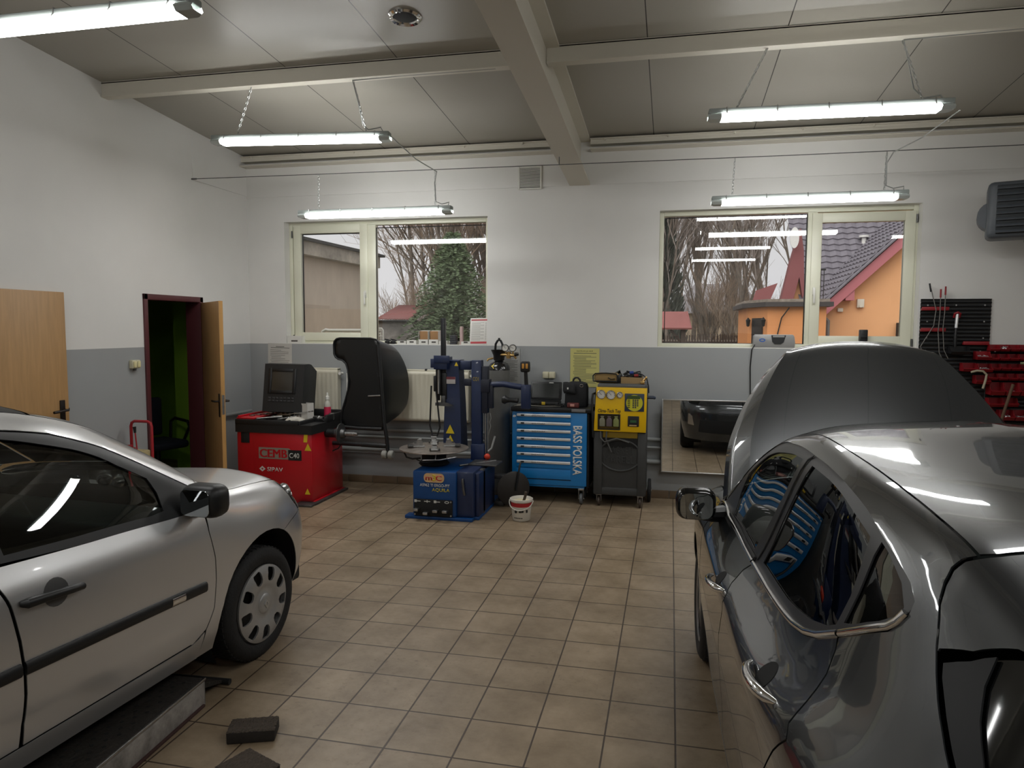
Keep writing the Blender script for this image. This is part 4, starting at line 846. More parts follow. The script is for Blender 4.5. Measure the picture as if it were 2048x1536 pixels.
for sd in (1, -1):
    W = lambda a, b, z: Vector(S2.W(np.array([a, b, z]), sd))
    for (a0, a1, z0, z1, b0, b1) in ((-1.385, -1.150, .868, .846, .846, .866), (-2.26, -2.005, .930, .908, .818, .842)):
        rc = outline(S2, [(a0+(a1-a0)*(.60+.19*math.cos(q)), z0+(z1-z0)*.6+.028*math.sin(q)+.006) for q in [k*math.pi/10 for k in range(20)]], dens=.1)
        patch(S2, 'handle_recess', GAP, c2, rc, off=.0012, thick=.001, sides=(sd,))
        m = MB(); n = 9; pts = []
        for i in range(n):
            f = i/(n-1); bow = .034*math.sin(math.pi*min(1, max(0, f)))**.6; pts.append(W(a0+(a1-a0)*f, b0+(b1-b0)*f+.004+bow, z0+(z1-z0)*f))
        m.tube(pts, [.006, .013, .015, .0145, .0135, .013, .012, .010, .006], 12); m.build('door_handle', CHR, c2)
    F = frame(W(-.66, .905, 1.0), tuple(S2.H)+(0,), W(0, 1, 0)-W(0, 0, 0))
    m = MB(F); m.box((-.05, -.088, -.072), (.075, .088, .072), .048, seg=4); mh = m.build('mirror_housing', mat('gloss_black', '#0e0f10', .12), c2)
    m = MB(F); m.prism(rrect(-.070, -.056, .070, .056, .034), Matrix(((0, 0, -1, -.0495), (1, 0, 0, 0), (0, 1, 0, 0), (0, 0, 0, 1))), .003); m.build('mirror_glass', mat('mirror_glass_dark', (.35, .37, .38), .02, 1), mh)
    m = MB(); m.tube([W(-.58, .775, .94), W(-.60, .83, .94), W(-.62, .87, .95)], [.04, .034, .034], 10); m.build('mirror_foot', BLK, mh)
for (ss, tt, r) in ((2.95, 5.3, .05), (2.45, 5.3, .05)):
    for sd in (1, -1):
        p = S2.P(ss, tt); n = S2.N(ss, tt); a = Vector(S2.W(p-n*.03, sd)); b = Vector(S2.W(p-n*.03+np.array([.1, .02, .0]), sd))
        m = MB(); m.lathe([(r, .03), (r*.8, .008), (r*.4, -.01), (0, -.012)], a, b-a, 24); m.build('headlamp_reflector', SILVD, c2)
hole2 = [outline(S2, circ(0, .30, .382, 28), dens=.2), outline(S2, circ(-2.493, .30, .378, 28), dens=.2)]
shell(S2, c2, hole2)
for sd in (1, -1):
    wheel(S2, c2, 0.0, .835, .305, .305, .20, sd, .215, 'alloy'); wheel(S2, c2, -2.493, .835, .305, .305, .20, sd, .215, 'alloy')
axle_arch(S2, c2, 0, .30, .38, (1, -1)); axle_arch(S2, c2, -2.493, .30, .376, (1, -1))
F2 = interior(S2, c2, -.45, [(-1.30, .36), (-1.30, -.36), (-2.1, .36), (-2.1, -.36)], .36)
m = MB(F2); m.box((-.33, -.66, .45), (.55, .66, .80), .03); m.box((-.2, -.3, .80), (.3, .35, .90), .04); m.cyl((.1, -.45, .78), (.1, -.45, .92), .09); m.build('engine_bay', BLKM, c2)
# raised bonnet: crowned panel with folded flanks, hinged at the cowl
hin = Vector((-.40, 0, 1.0)); ang = math.radians(46); rows = []; NV, NU = 24, 40
for i in range(NV+1):
    v = i/NV; L = 1.0*v; hw = float(pchip([0, .3, .55, .8, .92, .98, 1], np.array([[.755], [.72], [.645], [.53], [.46], [.42], [.38]]), [v])[0, 0]); row = []
    for j in range(NU+1):
        u = -1+2*j/NU; au = abs(u)
        crown = .04*(1-u*u)-.012-.095*max(0, (au-.85)/.15)
        Lf = L-(.05*au**3.0)*v**3
        crown -= .03*max(0, (v-.9)/.1)**2
        x = hin.x+Lf*math.cos(ang)-crown*math.sin(ang); z = hin.z+Lf*math.sin(ang)+crown*math.cos(ang)
        row.append(F2 @ Vector((x, u*hw, z)))
    rows.append(row)
m = MB(); m.grid(rows); bn = m.build('bonnet', GREY, c2, angle=28)
md = bn.modifiers.new('thick', 'SOLIDIFY'); md.thickness = .014; md.offset = -1
m = MB(F2); m.tube([(.25, .62, .84), (-.02, .56, 1.33)], .008); m.build('bonnet_stay', DST, c2)
# ================================================================== WHEEL BALANCER
RED = mat('balancer_red', '#b3121f', .35, coat=.2); TRAYB = mat('tray_black', '#161617', .55, bump=.1, bscale=120); GRYL = mat('logo_grey', '#8b8378', .5); YEL = mat('warning_yellow', '#d9bd24', .5); LGR = mat('lettering_light', '#cfcfcb', .5)
wb = thing('wheel_balancer', 'red wheel balancer with black tool tray and monitor by the back corner', 'wheel balancer', (-3.9, 6.85, 0))
x0, x1, y0, y1 = -4.325, -3.488, 6.490, 7.18
m = MB(); m.box((x0, y0, .03), (x1, y1, .72), .012); m.box((x0-.012, y0+.02, .0), (x1+.02, y1, .03), .004); m.build('cabinet', RED, wb)
m = MB(); m.box((x0+.19, y0-.004, .05), (x1-.012, y0+.002, .70), .003); pn = m.build('front_panel', RED, wb)
m = MB(); m.box((x1-.002, y0-.04, .0), (x1+.055, y1+.01, .022), .004); m.box((x1-.15, y0-.12, .0), (x1+.05, y0+.1, .02), .006); m.build('base_plate', DST, wb)
m = MB()    # tray: rim, floor, scooped corner
m.prism([(x0-.006, y0-.015), (x1+.01, y0-.015), (x1+.02, y0+.35), (x1+.02, y1+.05), (x0-.006, y1+.05)], Matrix.Translation((0, 0, .71)), .09)
m.box((x0-.008, y0-.018, .79), (x1-.14, y0+.012, .842), .006); m.box((x0-.008, y0-.0, .79), (x0+.02, y1+.05, .842), .006); m.box((x1-.01, y0+.30, .79), (x1+.022, y1+.055, .87), .006); m.box((x0, y1+.02, .79), (x1+.02, y1+.06, .88), .006)
m.box((x1-.16, y0-.005, .79), (x1-.12, y0+.30, .835), .006); m.box((x1-.14, y0+.29, .79), (x1+.015, y0+.33, .85), .006)
for i in range(3): m.box((x0+.2+i*.16, y0+.02, .80), (x0+.21+i*.16, y0+.40, .83), .003)
m.build('tool_tray', TRAYB, wb)
m = MB(); m.box((x0-.002, y0+.0, .842), (x0+.19, y1-.02, .858), .004); m.box((x0, y0+.02, .858), (x0+.02, y1-.05, .875), .004); m.build('tray_liner', RED, wb)
m = MB(); m.box((x0+.05, y0-.006, .60), (x0+.145, y0+.002, .71), .003); m.build('vent_recess', BLKM, wb)
# lettering plates
F = lambda x, y, z: frame((x, y, z), (1, 0, 0), (0, 0, 1))
m = MB(); m.prism([(0, 0), (.335, 0), (.375, .03), (.375, .085), (.335, .115), (0, .115)], F(-4.075, y0-.005, .447), .002); lp = m.build('logo_plate', GRYL, wb)
m = MB(); m.box((-3.745, y0-.0075, .44), (-3.60, y0-.004, .545)); lb = m.build('model_plate', INK, wb)
text('lettering', 'CEMB', F(-4.065, y0-.0075, .462), .085, RED, lp, bold=0, w=.30); text('lettering', 'CEMB', F(-4.060, y0-.0078, .463), .083, RED, lp, bold=0, w=.30); text('lettering', 'CEMB', F(-4.055, y0-.0076, .462), .085, RED, lp, bold=0, w=.30); text('lettering', 'C40', F(-3.733, y0-.008, .465), .05, LGR, lb, bold=.01, w=.11)
text('lettering', 'SIPAV', F(-3.985, y0-.0045, .318), .042, LGR, wb, bold=.01, w=.175)
m = MB(); m.prism([(0, .028), (.035, 0), (.07, .028), (.035, .056)], F(-4.075, y0-.0045, .312), .002, holes=[[(.02, .028), (.035, .016), (.05, .028), (.035, .04)]]); m.build('diamond_mark', LGR, wb)
m = MB(); m.prism([(0, 0), (.075, 0), (.0375, .075)], F(-3.565, y0-.005, .545), .002); m.build('warning_sticker', YEL, wb)
m = MB(); m.prism([(0, 0), (.04, 0), (.05, .10), (.01, .10)], F(-3.575, y0-.005, .63), .002); m.build('warning_sticker', YEL, wb)
m = MB(); m.prism([(0, 0), (.06, 0), (.03, .06)], F(-3.57, y0-.005, .10), .002); m.build('warning_sticker', YEL, wb)
# monitor
tilt = Matrix.Translation((-3.945, 6.80, .885)) @ Matrix.Rotation(math.radians(-9), 4, 'X') @ Matrix.Rotation(math.radians(6), 4, 'Z')
m = MB(tilt)
rows = []
for (y, dx, z0, z1) in ((-.10, 0, 0, .50), (.02, .0, 0, .52), (.10, .02, .0, .52), (.30, .06, .05, .47)):
    rows.append([(-.215+dx, y, z0), (.215-dx*.4, y, z0), (.215-dx*.4, y, z1), (-.215+dx, y, z1)])
m.grid(rows, closed_u=True); b2 = bmesh.new()
for r in (rows[0], rows[-1]): b2.faces.new([b2.verts.new(v) for v in r])
m._add(b2); mon = m.build('monitor', TRAYB, wb)
m = MB(tilt); fr(m, -.165, .135, .19, .455, -.112, -.095, .035); m.build('bezel', BLK, mon)
m = MB(tilt)
m.grid([[(-.135+.24*i/8, -.103-.008*math.sin(math.pi*i/8)*math.sin(math.pi*j/6), .22+.21*j/6) for i in range(9)] for j in range(7)]); m.build('screen', mat('screen_dark', '#36332d', .25, spec=.5), mon)
KEYM = mat('key_dark', '#2e2e30', .5)
for i in range(7):
    for j in range(2):
        m = MB(tilt); m.box((-.16+i*.042, -.106, .105+j*.028), (-.16+i*.042+.03, -.099, .125+j*.028), .003); m.build('key', KEYM, mon)
# shaft
sh = (-3.47, 6.80, .683)
m = MB(); m.cyl((-3.50, 6.80, .683), (-3.375, 6.80, .683), .045, n=28); m.cyl((-3.375, 6.80, .683), (-3.345, 6.80, .683), .036, n=28); m.build('shaft_housing', BLK, wb)
m = MB(); m.lathe([(.03, 0), (.05, .02), (.055, .05), (.098, .06), (.105, .068), (.105, .078), (.05, .084), (.04, .12), (.022, .125)], (-3.395, 6.80, .683), (1, 0, 0), 40); m.build('flange', DST, wb)
m = MB(); m.cyl((-3.28, 6.80, .683), (-3.165, 6.80, .683), .020, n=24); m.cyl((-3.165, 6.80, .683), (-3.135, 6.80, .683), .016, n=20)
for i in range(9): m.lathe([(.0205, 0), (.0225, .003), (.0205, .006)], (-3.275+i*.012, 6.80, .683), (1, 0, 0), 24)
m.build('threaded_shaft', STL, wb)
# wheel guard: curved black hood standing open
GU = mat('guard_black', '#141516', .33)
gy = 6.97
outl = [(-3.47, 1.60)]+[(-3.462, 1.635), (-3.435, 1.660), (-3.40, 1.668), (-3.05, 1.668), (-2.985, 1.655), (-2.955, 1.62), (-2.93, 1.30), (-2.915, .95), (-2.91, .75), (-2.925, .715), (-2.97, .705), (-3.36, .715), (-3.392, .74), (-3.40, .80), (-3.385, .90), (-3.345, 1.02), (-3.315, 1.12), (-3.305, 1.22), (-3.312, 1.33), (-3.335, 1.40), (-3.375, 1.435), (-3.42, 1.445), (-3.45, 1.465), (-3.468, 1.50)]
m = MB(); Tn, P = cdt_fill(outl, [], .05); bm = bmesh.new()
cx, cz = -3.2, 1.2
def gd(x, z): return gy+.05-.10*(max(0, min(1, (x+3.45)/.5)))*0
V = [bm.verts.new((x, gy, z)) for x, z in P]
for t in Tn: bm.faces.new([V[i] for i in t])
m._add(bm); gd0 = m.build('guard_face', GU, wb, smooth=True); md = gd0.modifiers.new('t', 'SOLIDIFY'); md.thickness = .012; md.offset = 0
m = MB(); rows = []   # rounded outer shell going back from the right edge
right = [(-3.05, 1.668), (-2.985, 1.655), (-2.955, 1.62), (-2.93, 1.30), (-2.915, .95), (-2.91, .75)]
for k in range(9):
    f = k/8; dy = .42*math.sin(f*math.pi/2)
    row = []
    for (x, z) in right:
        bulge = .15*math.sin(min(1, max(0, (1.68-z)/.30))*math.pi/2)*(1 if z > .95 else .82 if z > .80 else .35)
        row.append((x+bulge*math.sin(f*math.pi*.5)**.8, gy+dy, z-(.10*f if z > 1.6 else 0)+(.14*f if z < .8 else 0)))
    rows.append(row)
m.grid(rows); g2 = m.build('guard_shell', GU, wb); md = g2.modifiers.new('t', 'SOLIDIFY'); md.thickness = .008; sb = g2.modifiers.new('s', 'SUBSURF'); sb.levels = 1; sb.render_levels = 2
m = MB(); m.tube([(x, gy-.006, z) for x, z in outl], .009, closed=True); m.build('guard_rim', BLK, wb)
m = MB(); m.tube([(-2.965, gy-.022, 1.60), (-2.935, gy-.022, 1.25), (-2.905, gy-.022, .80), (-2.875, gy-.022, .62), (-2.865, gy-.022, .47)], .020, 10); m.tube([(-3.42, gy-.02, .735), (-3.2, gy-.02, .722), (-2.93, gy-.02, .722)], .017, 10); m.build('guard_arm', BLK, wb)
m = MB(); m.cyl((-3.49, gy-.02, .555), (-2.88, gy-.02, .545), .021, n=14); m.cyl((-3.16, gy-.02, .551), (-2.88, gy-.02, .545), .026, n=14); m.build('pivot_bar', BLK, wb)
m = MB(); m.tube([(-3.08, gy-.02, 1.065), (-2.93, gy-.024, 1.075)], .008); m.build('guard_handle', STL, wb)
for dx in (-.035, .035):
    m = MB(); m.lathe([(0, -.028), (.035, -.028), (.045, -.018), (.045, .018), (.035, .028), (0, .028)], (-2.863+dx, gy-.03, .455), (1, 0, 0), 24); m.build('rubber_knob', mat('knob_grey', '#8a8983', .6), wb)
m = MB(); m.tube([(-3.36, gy, .72), (-3.33, gy-.02, .66), (-3.36, gy-.02, .60), (-3.42, gy-.03, .50), (-3.49, gy-.03, .47)], .007); m.build('hose', BLK, wb)
# loose things on the tray
zt = .802
t = thing('cardboard_box', 'open white cardboard box on the tray of the red balancer', 'box', (-3.75, 6.82, zt))
m = MB(); fr_ = [(-3.83, 6.76), (-3.655, 6.72), (-3.635, 6.82), (-3.81, 6.86)]
for i in range(4):
    a, b = fr_[i], fr_[(i+1) % 4]; m.grid([[(a[0], a[1], zt), (b[0], b[1], zt)], [(a[0], a[1], zt+.19), (b[0], b[1], zt+.19)]])
bx = m.build('carton', PAP, t, smooth=False); md = bx.modifiers.new('t', 'SOLIDIFY'); md.thickness = .004
m = MB(); m.prism(rect(0, .09, 0, .035), frame((-3.82, 6.7555, zt+.04), (.175, -.04, 0), (0, 0, 1)), .002); m.build('label_print', mat('print_dark', '#47433f', .7), t)
t = thing('spray_bottle', 'clear bottle with pink label on the tray of the red balancer', 'bottle', (-3.56, 6.98, zt))
m = MB(); m.lathe([(0, 0), (.034, 0), (.036, .01), (.036, .15), (.030, .18), (.018, .20), (.018, .215)], (-3.56, 6.98, zt), n=24); m.build('bottle_body', mat('clear_plastic', '#c9c6bb', .25, alpha=.75), t)
m = MB(); m.lathe([(.0368, .02), (.0368, .135)], (-3.56, 6.98, zt), n=24); m.build('label_band', mat('pink_label', '#c2284c', .5), t)
m = MB(); m.lathe([(.021, .212), (.021, .245), (.010, .25), (.008, .285), (0, .287)], (-3.56, 6.98, zt), n=20); m.build('cap', WHT, t)
TOOLS = mat('chrome_tool', (.62, .62, .62), .22, 1); RAG = mat('cleaning_rag', '#cfcac0', .9, bump=.6, bscale=30)
def spanner(p0, p1, label, name='combination_spanner', r=.011):
    p0, p1 = Vector(p0), Vector(p1); F_ = frame(p0, p1-p0, Vector((0, 0, 1)).cross(p1-p0)); L = (p1-p0).length
    m = MB(F_); m.box((.02, -r, -.004), (L-.02, r, .004), .003); m.prism(circ(L, 0, .024, 24), Matrix.Translation((0, 0, -.006)), .012, holes=[circ(L, 0, .013, 16)])
    m.prism([(.02, .012), (-.005, .026), (-.035, .022), (-.03, .009), (-.01, .008), (-.01, -.008), (-.03, -.009), (-.035, -.022), (-.005, -.026), (.02, -.012)], Matrix.Translation((0, 0, -.006)), .012)
    return top(m.build(name, TOOLS), label, 'tool')
spanner((-4.02, 6.68, zt+.055), (-3.60, 6.695, zt+.115), 'long chrome spanner lying across the tools on the balancer tray')
spanner((-3.86, 6.56, zt+.05), (-3.70, 6.63, zt+.075), 'short chrome spanner at the front of the balancer tray', r=.013)
m = MB(); m.tube([(-4.13, 6.545, zt+.045), (-3.95, 6.60, zt+.058)], .0075, 10); m.tube([(-3.96, 6.597, zt+.058), (-3.88, 6.62, zt+.065)], .013, 10); top(m.build('extension_bar', TOOLS), 'thin chrome extension bar at the front left of the balancer tray', 'tool')
m = MB(); random.seed(3)
rows = []
for i in range(15):
    row = []
    for j in range(11):
        u, v = i/14-.5, j/10-.5; d = math.hypot(u, v)*2; row.append((-3.78+u*.26, 6.70+v*.17, zt+.004+max(0, .06*(1-d*d))+random.uniform(-.012, .012)*(1 if d < .9 else .3)))
    rows.append(row)
m.grid(rows); rg_ = m.build('cleaning_rag', RAG); sb = rg_.modifiers.new('s', 'SUBSURF'); sb.levels = 1; sb.render_levels = 2; top(rg_, 'crumpled white rag under the spanners on the balancer tray', 'rag')
so = [(-4.055, 6.83, .070), (-4.0, 6.81, .066), (-3.95, 6.80, .066)]
for i, (x, y, h) in enumerate(so):
    m = MB(); a = Vector((x, y, zt+.048)); d = Vector((.075, -.045, .022)); m.cyl(a, a+d, .0155, .0175, n=20); m.cyl(a+d, a+d*1.06, .0175, .015, n=20)
    top(m.build('socket', mat('socket_gold', (.66, .52, .38), .3, .9)), ['leftmost of the three small sockets before the balancer monitor', 'middle one of the three small sockets before the balancer monitor', 'rightmost of the three small sockets before the balancer monitor'][i], 'socket', 'sockets before the monitor')
m = MB(); m.box((-4.13, 6.72, zt), (-3.90, 6.86, zt+.035), .006); m.box((-4.1, 6.76, zt+.03), (-3.93, 6.83, zt+.043), .004); top(m.build('tool_case', TRAYB), 'black plastic case under the three sockets on the balancer tray', 'case')
def cup(x, y, l, r, label, d=(.9, -.35, .05)):
    m = MB(); d = Vector(d).normalized(); a = Vector((x, y, zt+r+.002)); m.lathe([(0, 0), (r*.9, 0), (r, .004), (r, l*.6), (r*.86, l*.62), (r*.86, l), (r*.6, l), (r*.6, l*.9), (0, l*.9)], a, d, 22); top(m.build('wheel_cone', STL), label, 'cone')
cup(-3.64, 6.83, .15, .026, 'long steel clamping sleeve lying right of the box on the balancer tray')
m = MB(); m.lathe([(0, 0), (.026, 0), (.03, .01), (.026, .07), (0, .072)], (-3.49, 6.93, zt+.003), n=22); top(m.build('wheel_cone', STL), 'small upright steel cone before the pink-labelled bottle', 'cone')
cup(-3.545, 7.06, .08, .028, 'short steel cone at the rear right of the balancer tray', (.7, .6, .05))
for i in range(5):
    m = MB(); x = x0+.075+i*.022; y = 6.60+i*.085; m.box((x, y, .858), (x+.045, y+.05, .872), .005)
    top(m.build('balance_weight', STL), ['front', 'second', 'middle', 'fourth', 'rear'][i]+' small metal weight in the red strip of the balancer tray', 'weight', 'balance weights in the tray')
# ================================================================== TYRE CHANGER
NAVY = mat('changer_navy', '#16264a', .42, coat=.15, var=.15, vscale=9); BLUE = mat('changer_blue', '#0c4079', .42, var=.12, vscale=8); IRON = mat('worn_iron', (.30, .26, .23), .42, .75, var=.35, vscale=14)
tc = thing('tyre_changer', 'blue tyre changer with round turntable, tower and helper arm', 'tyre changer', (-2.1, 6.6, 0))
m = MB(); m.box((-2.325, 6.225, .03), (-1.90, 6.95, .455), .018); m.build('cabinet', BLUE, tc)
m = MB(); m.box((-1.915, 6.25, .03), (-1.74, 6.93, .46), .02); m.box((-1.745, 6.30, .03), (-1.70, 6.9, .44), .012); m.build('side_cabinet', NAVY, tc)
m = MB(); m.box((-2.40, 6.215, 0), (-1.745, 6.33, .03), .005); m.box((-2.34, 6.3, 0), (-1.70, 7.2, .03), .005); m.build('base_plate', BLUE, tc)
m = MB(); m.tube([(-1.845, 6.243, .395), (-1.84, 6.232, .36), (-1.83, 6.232, .28), (-1.825, 6.243, .245)], .012); m.build('side_handle', DST, tc)
m = MB(); m.box((-2.305, 6.205, .035), (-1.935, 6.24, .192), .008); pb = m.build('pedal_box', BLKM, tc)
for i in range(4):
    x = -2.27+i*.093; z = (.105, .075, .10, .10)[i]
    m = MB(); m.box((x-.024, 6.145, z-.006), (x+.024, 6.21, z+.006), .004, M=Matrix.Identity(4)); m.box((x-.02, 6.135, z-.012), (x+.026, 6.165, z+.012), .005); m.build('pedal', STL, pb)
sy_ = {0: [(0, 0), (.03, 0), (.03, .02), (.045, .02), (.045, .03), (0, .03)], 1: None, 2: None, 3: None}
for i in range(4):
    m = MB(); F_ = frame((-2.30+i*.095, 6.2045, .163), (1, 0, 0), (0, 0, 1))
    if i == 3: m.prism(circ(.03, .012, .022, 20, .012), F_, .0015, holes=[circ(.03, .012, .015, 16, .007)])
    else:
        m.prism(rect(0, .06, .008, .015), F_, .0015); m.prism(rect(.026, .034, 0, .024) if i == 1 else rect(.0, .024, 0, .024), F_, .0012)
    m.build('pedal_symbol', LGR, pb)
for x, z in ((-2.295, .05), (-1.945, .05), (-1.945, .18)):
    m = MB(); m.cyl((x, 6.206, z), (x, 6.199, z), .008, n=10); m.build('bolt', STL, pb)
# badge and lettering
F = lambda x, y, z: frame((x, y, z), (1, 0, 0), (0, 0, 1))
BDG = mat('badge_cream', '#cfa97a', .5)
m = MB(); m.prism(rrect(-2.212, .352, -2.014, .437, .035), FXZ(6.2205) @ Matrix(((1, 0, 0, 0), (0, 1, 0, 0), (0, 0, -1, 0), (0, 0, 0, 1))), .002); bd = m.build('badge_plate', BDG, tc)
text('lettering', 'm', F(-2.195, 6.2182, .372), .046, RED, bd, bold=.015, w=.065); text('lettering', '3', F(-2.13, 6.2180, .368), .056, YEL, bd, bold=.015, w=.035); text('lettering', 'C', F(-2.096, 6.2182, .372), .046, RED, bd, bold=.015, w=.06)
text('lettering', 'AS962 TI ERGO-FIT', F(-2.252, 6.223, .312), .027, LGR, tc, bold=.01, w=.29); text('lettering', 'AQUILA', F(-2.135, 6.223, .268), .030, mat('lettering_yellow', '#c6b52a', .5), tc, bold=.012, w=.172)
# turntable
c = (-2.225, 6.56, 0)
m = MB(); m.lathe([(0, .60), (.335, .606), (.338, .612), (.335, .619), (.10, .630), (0, .630)], c, n=72); m.build('turntable', IRON, tc)
m = MB(); m.lathe([(.13, .45), (.15, .47), (.12, .50), (.12, .58), (.16, .602), (0, .602)], c, n=36); m.build('turntable_drive', BLKM, tc)
for k in range(4):
    M = Matrix.Translation(c) @ Matrix.Rotation(math.radians(20+90*k), 4, 'Z')
    m = MB(M); m.box((.09, -.035, .628), (.25, .035, .642), .004); m.prism([(.11, .642), (.21, .642), (.20, .665), (.17, .67), (.16, .70), (.135, .705), (.115, .68)], Matrix(((1, 0, 0, 0), (0, 0, -1, .022), (0, 1, 0, 0), (0, 0, 0, 1))), .044); m.box((.12, -.028, .69), (.15, .028, .708), .004)
    m.build('clamp_jaw', STL, tc)
    m = MB(M); m.cyl((.17, .0, .642), (.17, 0, .675), .022, n=14); m.box((.20, -.05, .632), (.255, -.035, .65), .003); m.box((.20, .035, .632), (.255, .05, .65), .003); m.build('jaw_slide', DST, tc)
m = MB()
for k in (.6, .75, .9, 1.05, 1.2):
    pass
m.tube([(c[0]+.20*math.cos(a), c[1]+.20*math.sin(a)-.05, .54-.02*math.sin(a*3)) for a in [x*.2-2.2 for x in range(9)]], .006); m.tube([(c[0]-.28, c[1]-.02, .60), (c[0]-.30, c[1]-.02, .56), (c[0]-.27, c[1]-.04, .52), (c[0]-.2, c[1]-.06, .51), (c[0]-.12, c[1]-.06, .52)], .009); m.build('air_hose', BLK, tc)
m = MB(); m.tube([(c[0]-.02, c[1]-.28, .545), (c[0]+.14, c[1]-.26, .55), (c[0]+.27, c[1]-.16, .565)], .006); m.tube([(c[0]+.10, c[1]-.27, .548), (c[0]+.10, c[1]-.24, .598)], .005); m.tube([(c[0]+.20, c[1]-.22, .556), (c[0]+.19, c[1]-.2, .598)], .005); m.build('guard_wire', STL, tc)
# tower
TM = FXZ(6.86)
m = MB(); m.grid([[(-2.225, 6.84, .56), (-2.035, 6.84, .56), (-2.03, 7.06, .56), (-2.225, 7.06, .56)], [(-2.215, 6.86, 1.0), (-2.05, 6.86, 1.0), (-2.045, 7.05, 1.0), (-2.215, 7.05, 1.0)], [(-2.195, 6.87, 1.455), (-2.075, 6.87, 1.455), (-2.07, 7.04, 1.455), (-2.195, 7.04, 1.455)]], closed_u=True)
m.box((-2.20, 6.865, 1.44), (-2.065, 7.05, 1.458), .003); m.build('tower', NAVY, tc)
m = MB(); m.box((-2.31, 6.80, 1.365), (-2.17, 6.99, 1.49), .006); m.box((-2.305, 6.79, 1.43), (-2.14, 6.80, 1.505), .003); m.box((-2.2, 6.9, 1.36), (-1.95, 7.0, 1.45), .006); m.box((-2.35, 6.82, 1.38), (-2.30, 6.97, 1.47), .005); m.build('swing_head', NAVY, tc)
m = MB(); m.box((-2.255, 6.865, 1.02), (-2.212, 6.915, 1.875), .003); m.build('hex_post', mat('post_black', '#1b1c1f', .35, .4), tc)
m = MB(); m.box((-2.30, 6.83, 1.10), (-2.245, 6.90, 1.37), .008); m.box((-2.245, 6.85, 1.06), (-2.19, 6.92, 1.33), .01); m.box((-2.32, 6.82, 1.14), (-2.29, 6.88, 1.30), .01); m.cyl((-2.275, 6.86, 1.05), (-2.275, 6.86, 1.36), .014, n=14); m.build('lock_cylinder', BLK, tc)
m = MB(); m.box((-2.24, 6.83, 1.00), (-2.20, 6.90, 1.10), .006); m.prism([(-2.30, 1.03), (-2.18, 1.03), (-2.12, 1.005), (-2.17, .995), (-2.30, 1.0)], FXZ(6.82), .07); m.build('mount_head', DST, tc)
m = MB(); m.cyl((-2.265, 6.825, 1.12), (-2.265, 6.825, 1.36), .012, n=14); m.build('chrome_rod', CHR, tc)
m = MB(); m.tube([(-2.34, 6.82, 1.20), (-2.345, 6.81, 1.0), (-2.35, 6.80, .80), (-2.32, 6.79, .705), (-2.27, 6.79, .70), (-2.245, 6.80, .78), (-2.265, 6.81, .95), (-2.29, 6.82, 1.15)], .009, 8); m.build('air_hose', BLK, tc)
m = MB(); m.box((-2.205, 6.855, 1.22), (-2.10, 6.862, 1.29), .001); m.build('instruction_sticker', mat('sticker_mixed', '#b9b6b4', .6), tc)
m = MB(); m.box((-2.205, 6.8535, 1.265), (-2.10, 6.8545, 1.29)); m.build('sticker_band', mat('sticker_red', '#7d3a42', .6), tc)
for (x, z, s) in ((-2.195, .72, .09), (-2.19, .62, .085), (-2.215, 1.44, .04), (-2.11, 1.40, .04)):
    m = MB(); m.prism([(x, z), (x+s, z), (x+s/2, z+s*1.0)], FXZ(6.795 if z > 1 and x < -2.2 else 6.84 if z < 1 else 6.862) @ Matrix.Translation((0, 0, -.004)), .003); m.build('warning_sticker', YEL, tc)
# helper column with press arm
m = MB(); m.box((-1.935, 6.86, .40), (-1.835, 6.96, 1.46), .006); m.box((-1.94, 6.85, .30), (-1.80, 7.0, .62), .01); m.build('helper_post', NAVY, tc)
m = MB(); m.box((-1.835, 6.87, .93), (-1.77, 6.95, 1.40), .008); m.box((-1.77, 6.88, .98), (-1.72, 6.94, 1.22), .006); m.box((-2.02, 6.88, 1.20), (-1.93, 6.94, 1.27), .006); m.box((-1.84, 6.86, 1.14), (-1.75, 6.96, 1.27), .006); m.build('carriage', mat('carriage_dark', '#171c2c', .45), tc)
m = MB(); m.cyl((-1.80, 6.91, .50), (-1.80, 6.91, .95), .014, n=14); m.cyl((-1.775, 6.9, .5), (-1.775, 6.9, .93), .008, n=10); m.build('chrome_rod', STL, tc)
m = MB(); m.tube([(-1.77, 6.91, 1.215), (-1.62, 6.905, 1.225), (-1.40, 6.90, 1.195)], .030, 12); m.build('press_arm', NAVY, tc)
m = MB(); m.box((-1.43, 6.86, .985), (-1.34, 6.94, 1.225), .012); m.build('arm_drop', NAVY, tc)
m = MB(); m.tube([(-1.38, 6.89, 1.21), (-1.387, 6.885, 1.36)], [.020, .017], 12); m.build('control_stick', BLK, tc)
m = MB(); m.box((-1.435, 6.845, 1.35), (-1.345, 6.92, 1.455), .016, seg=3); cg = m.build('control_grip', BLK, tc)
ORB = mat('button_amber', '#c08a3a', .5)
for x in (-1.405, -1.368):
    m = MB(); m.box((x-.012, 6.838, 1.385), (x+.012, 6.848, 1.435), .005); m.build('rocker_button', ORB, cg)
m = MB(); m.lathe([(.035, 0), (.042, .012), (.046, .03), (.030, .05), (.024, .08), (.026, .16), (0, .165)], (-1.62, 6.88, 1.075), (1, 0, -.06), 28); m.build('press_roller', BLK, tc)
m = MB(); m.tube([(-1.75, 6.9, .93), (-1.74, 6.9, .88), (-1.755, 6.9, .84), (-1.745, 6.9, .80), (-1.77, 6.9, .70)], .004); m.tube([(-1.70, 6.9, .70), (-1.73, 6.88, .58), (-1.76, 6.86, .55)], .010); m.build('air_hose', WIRE, tc)
m = MB(); m.sphere((-1.765, 6.84, .50), .032, (1, .8, 1)); m.build('regulator_knob', mat('orange_red', '#c4381c', .45), tc)
text('lettering', 'CO1', F(-1.918, 6.857, 1.255), .038, mat('marker_yellow', '#a89426', .6), tc, bold=0, w=.06)
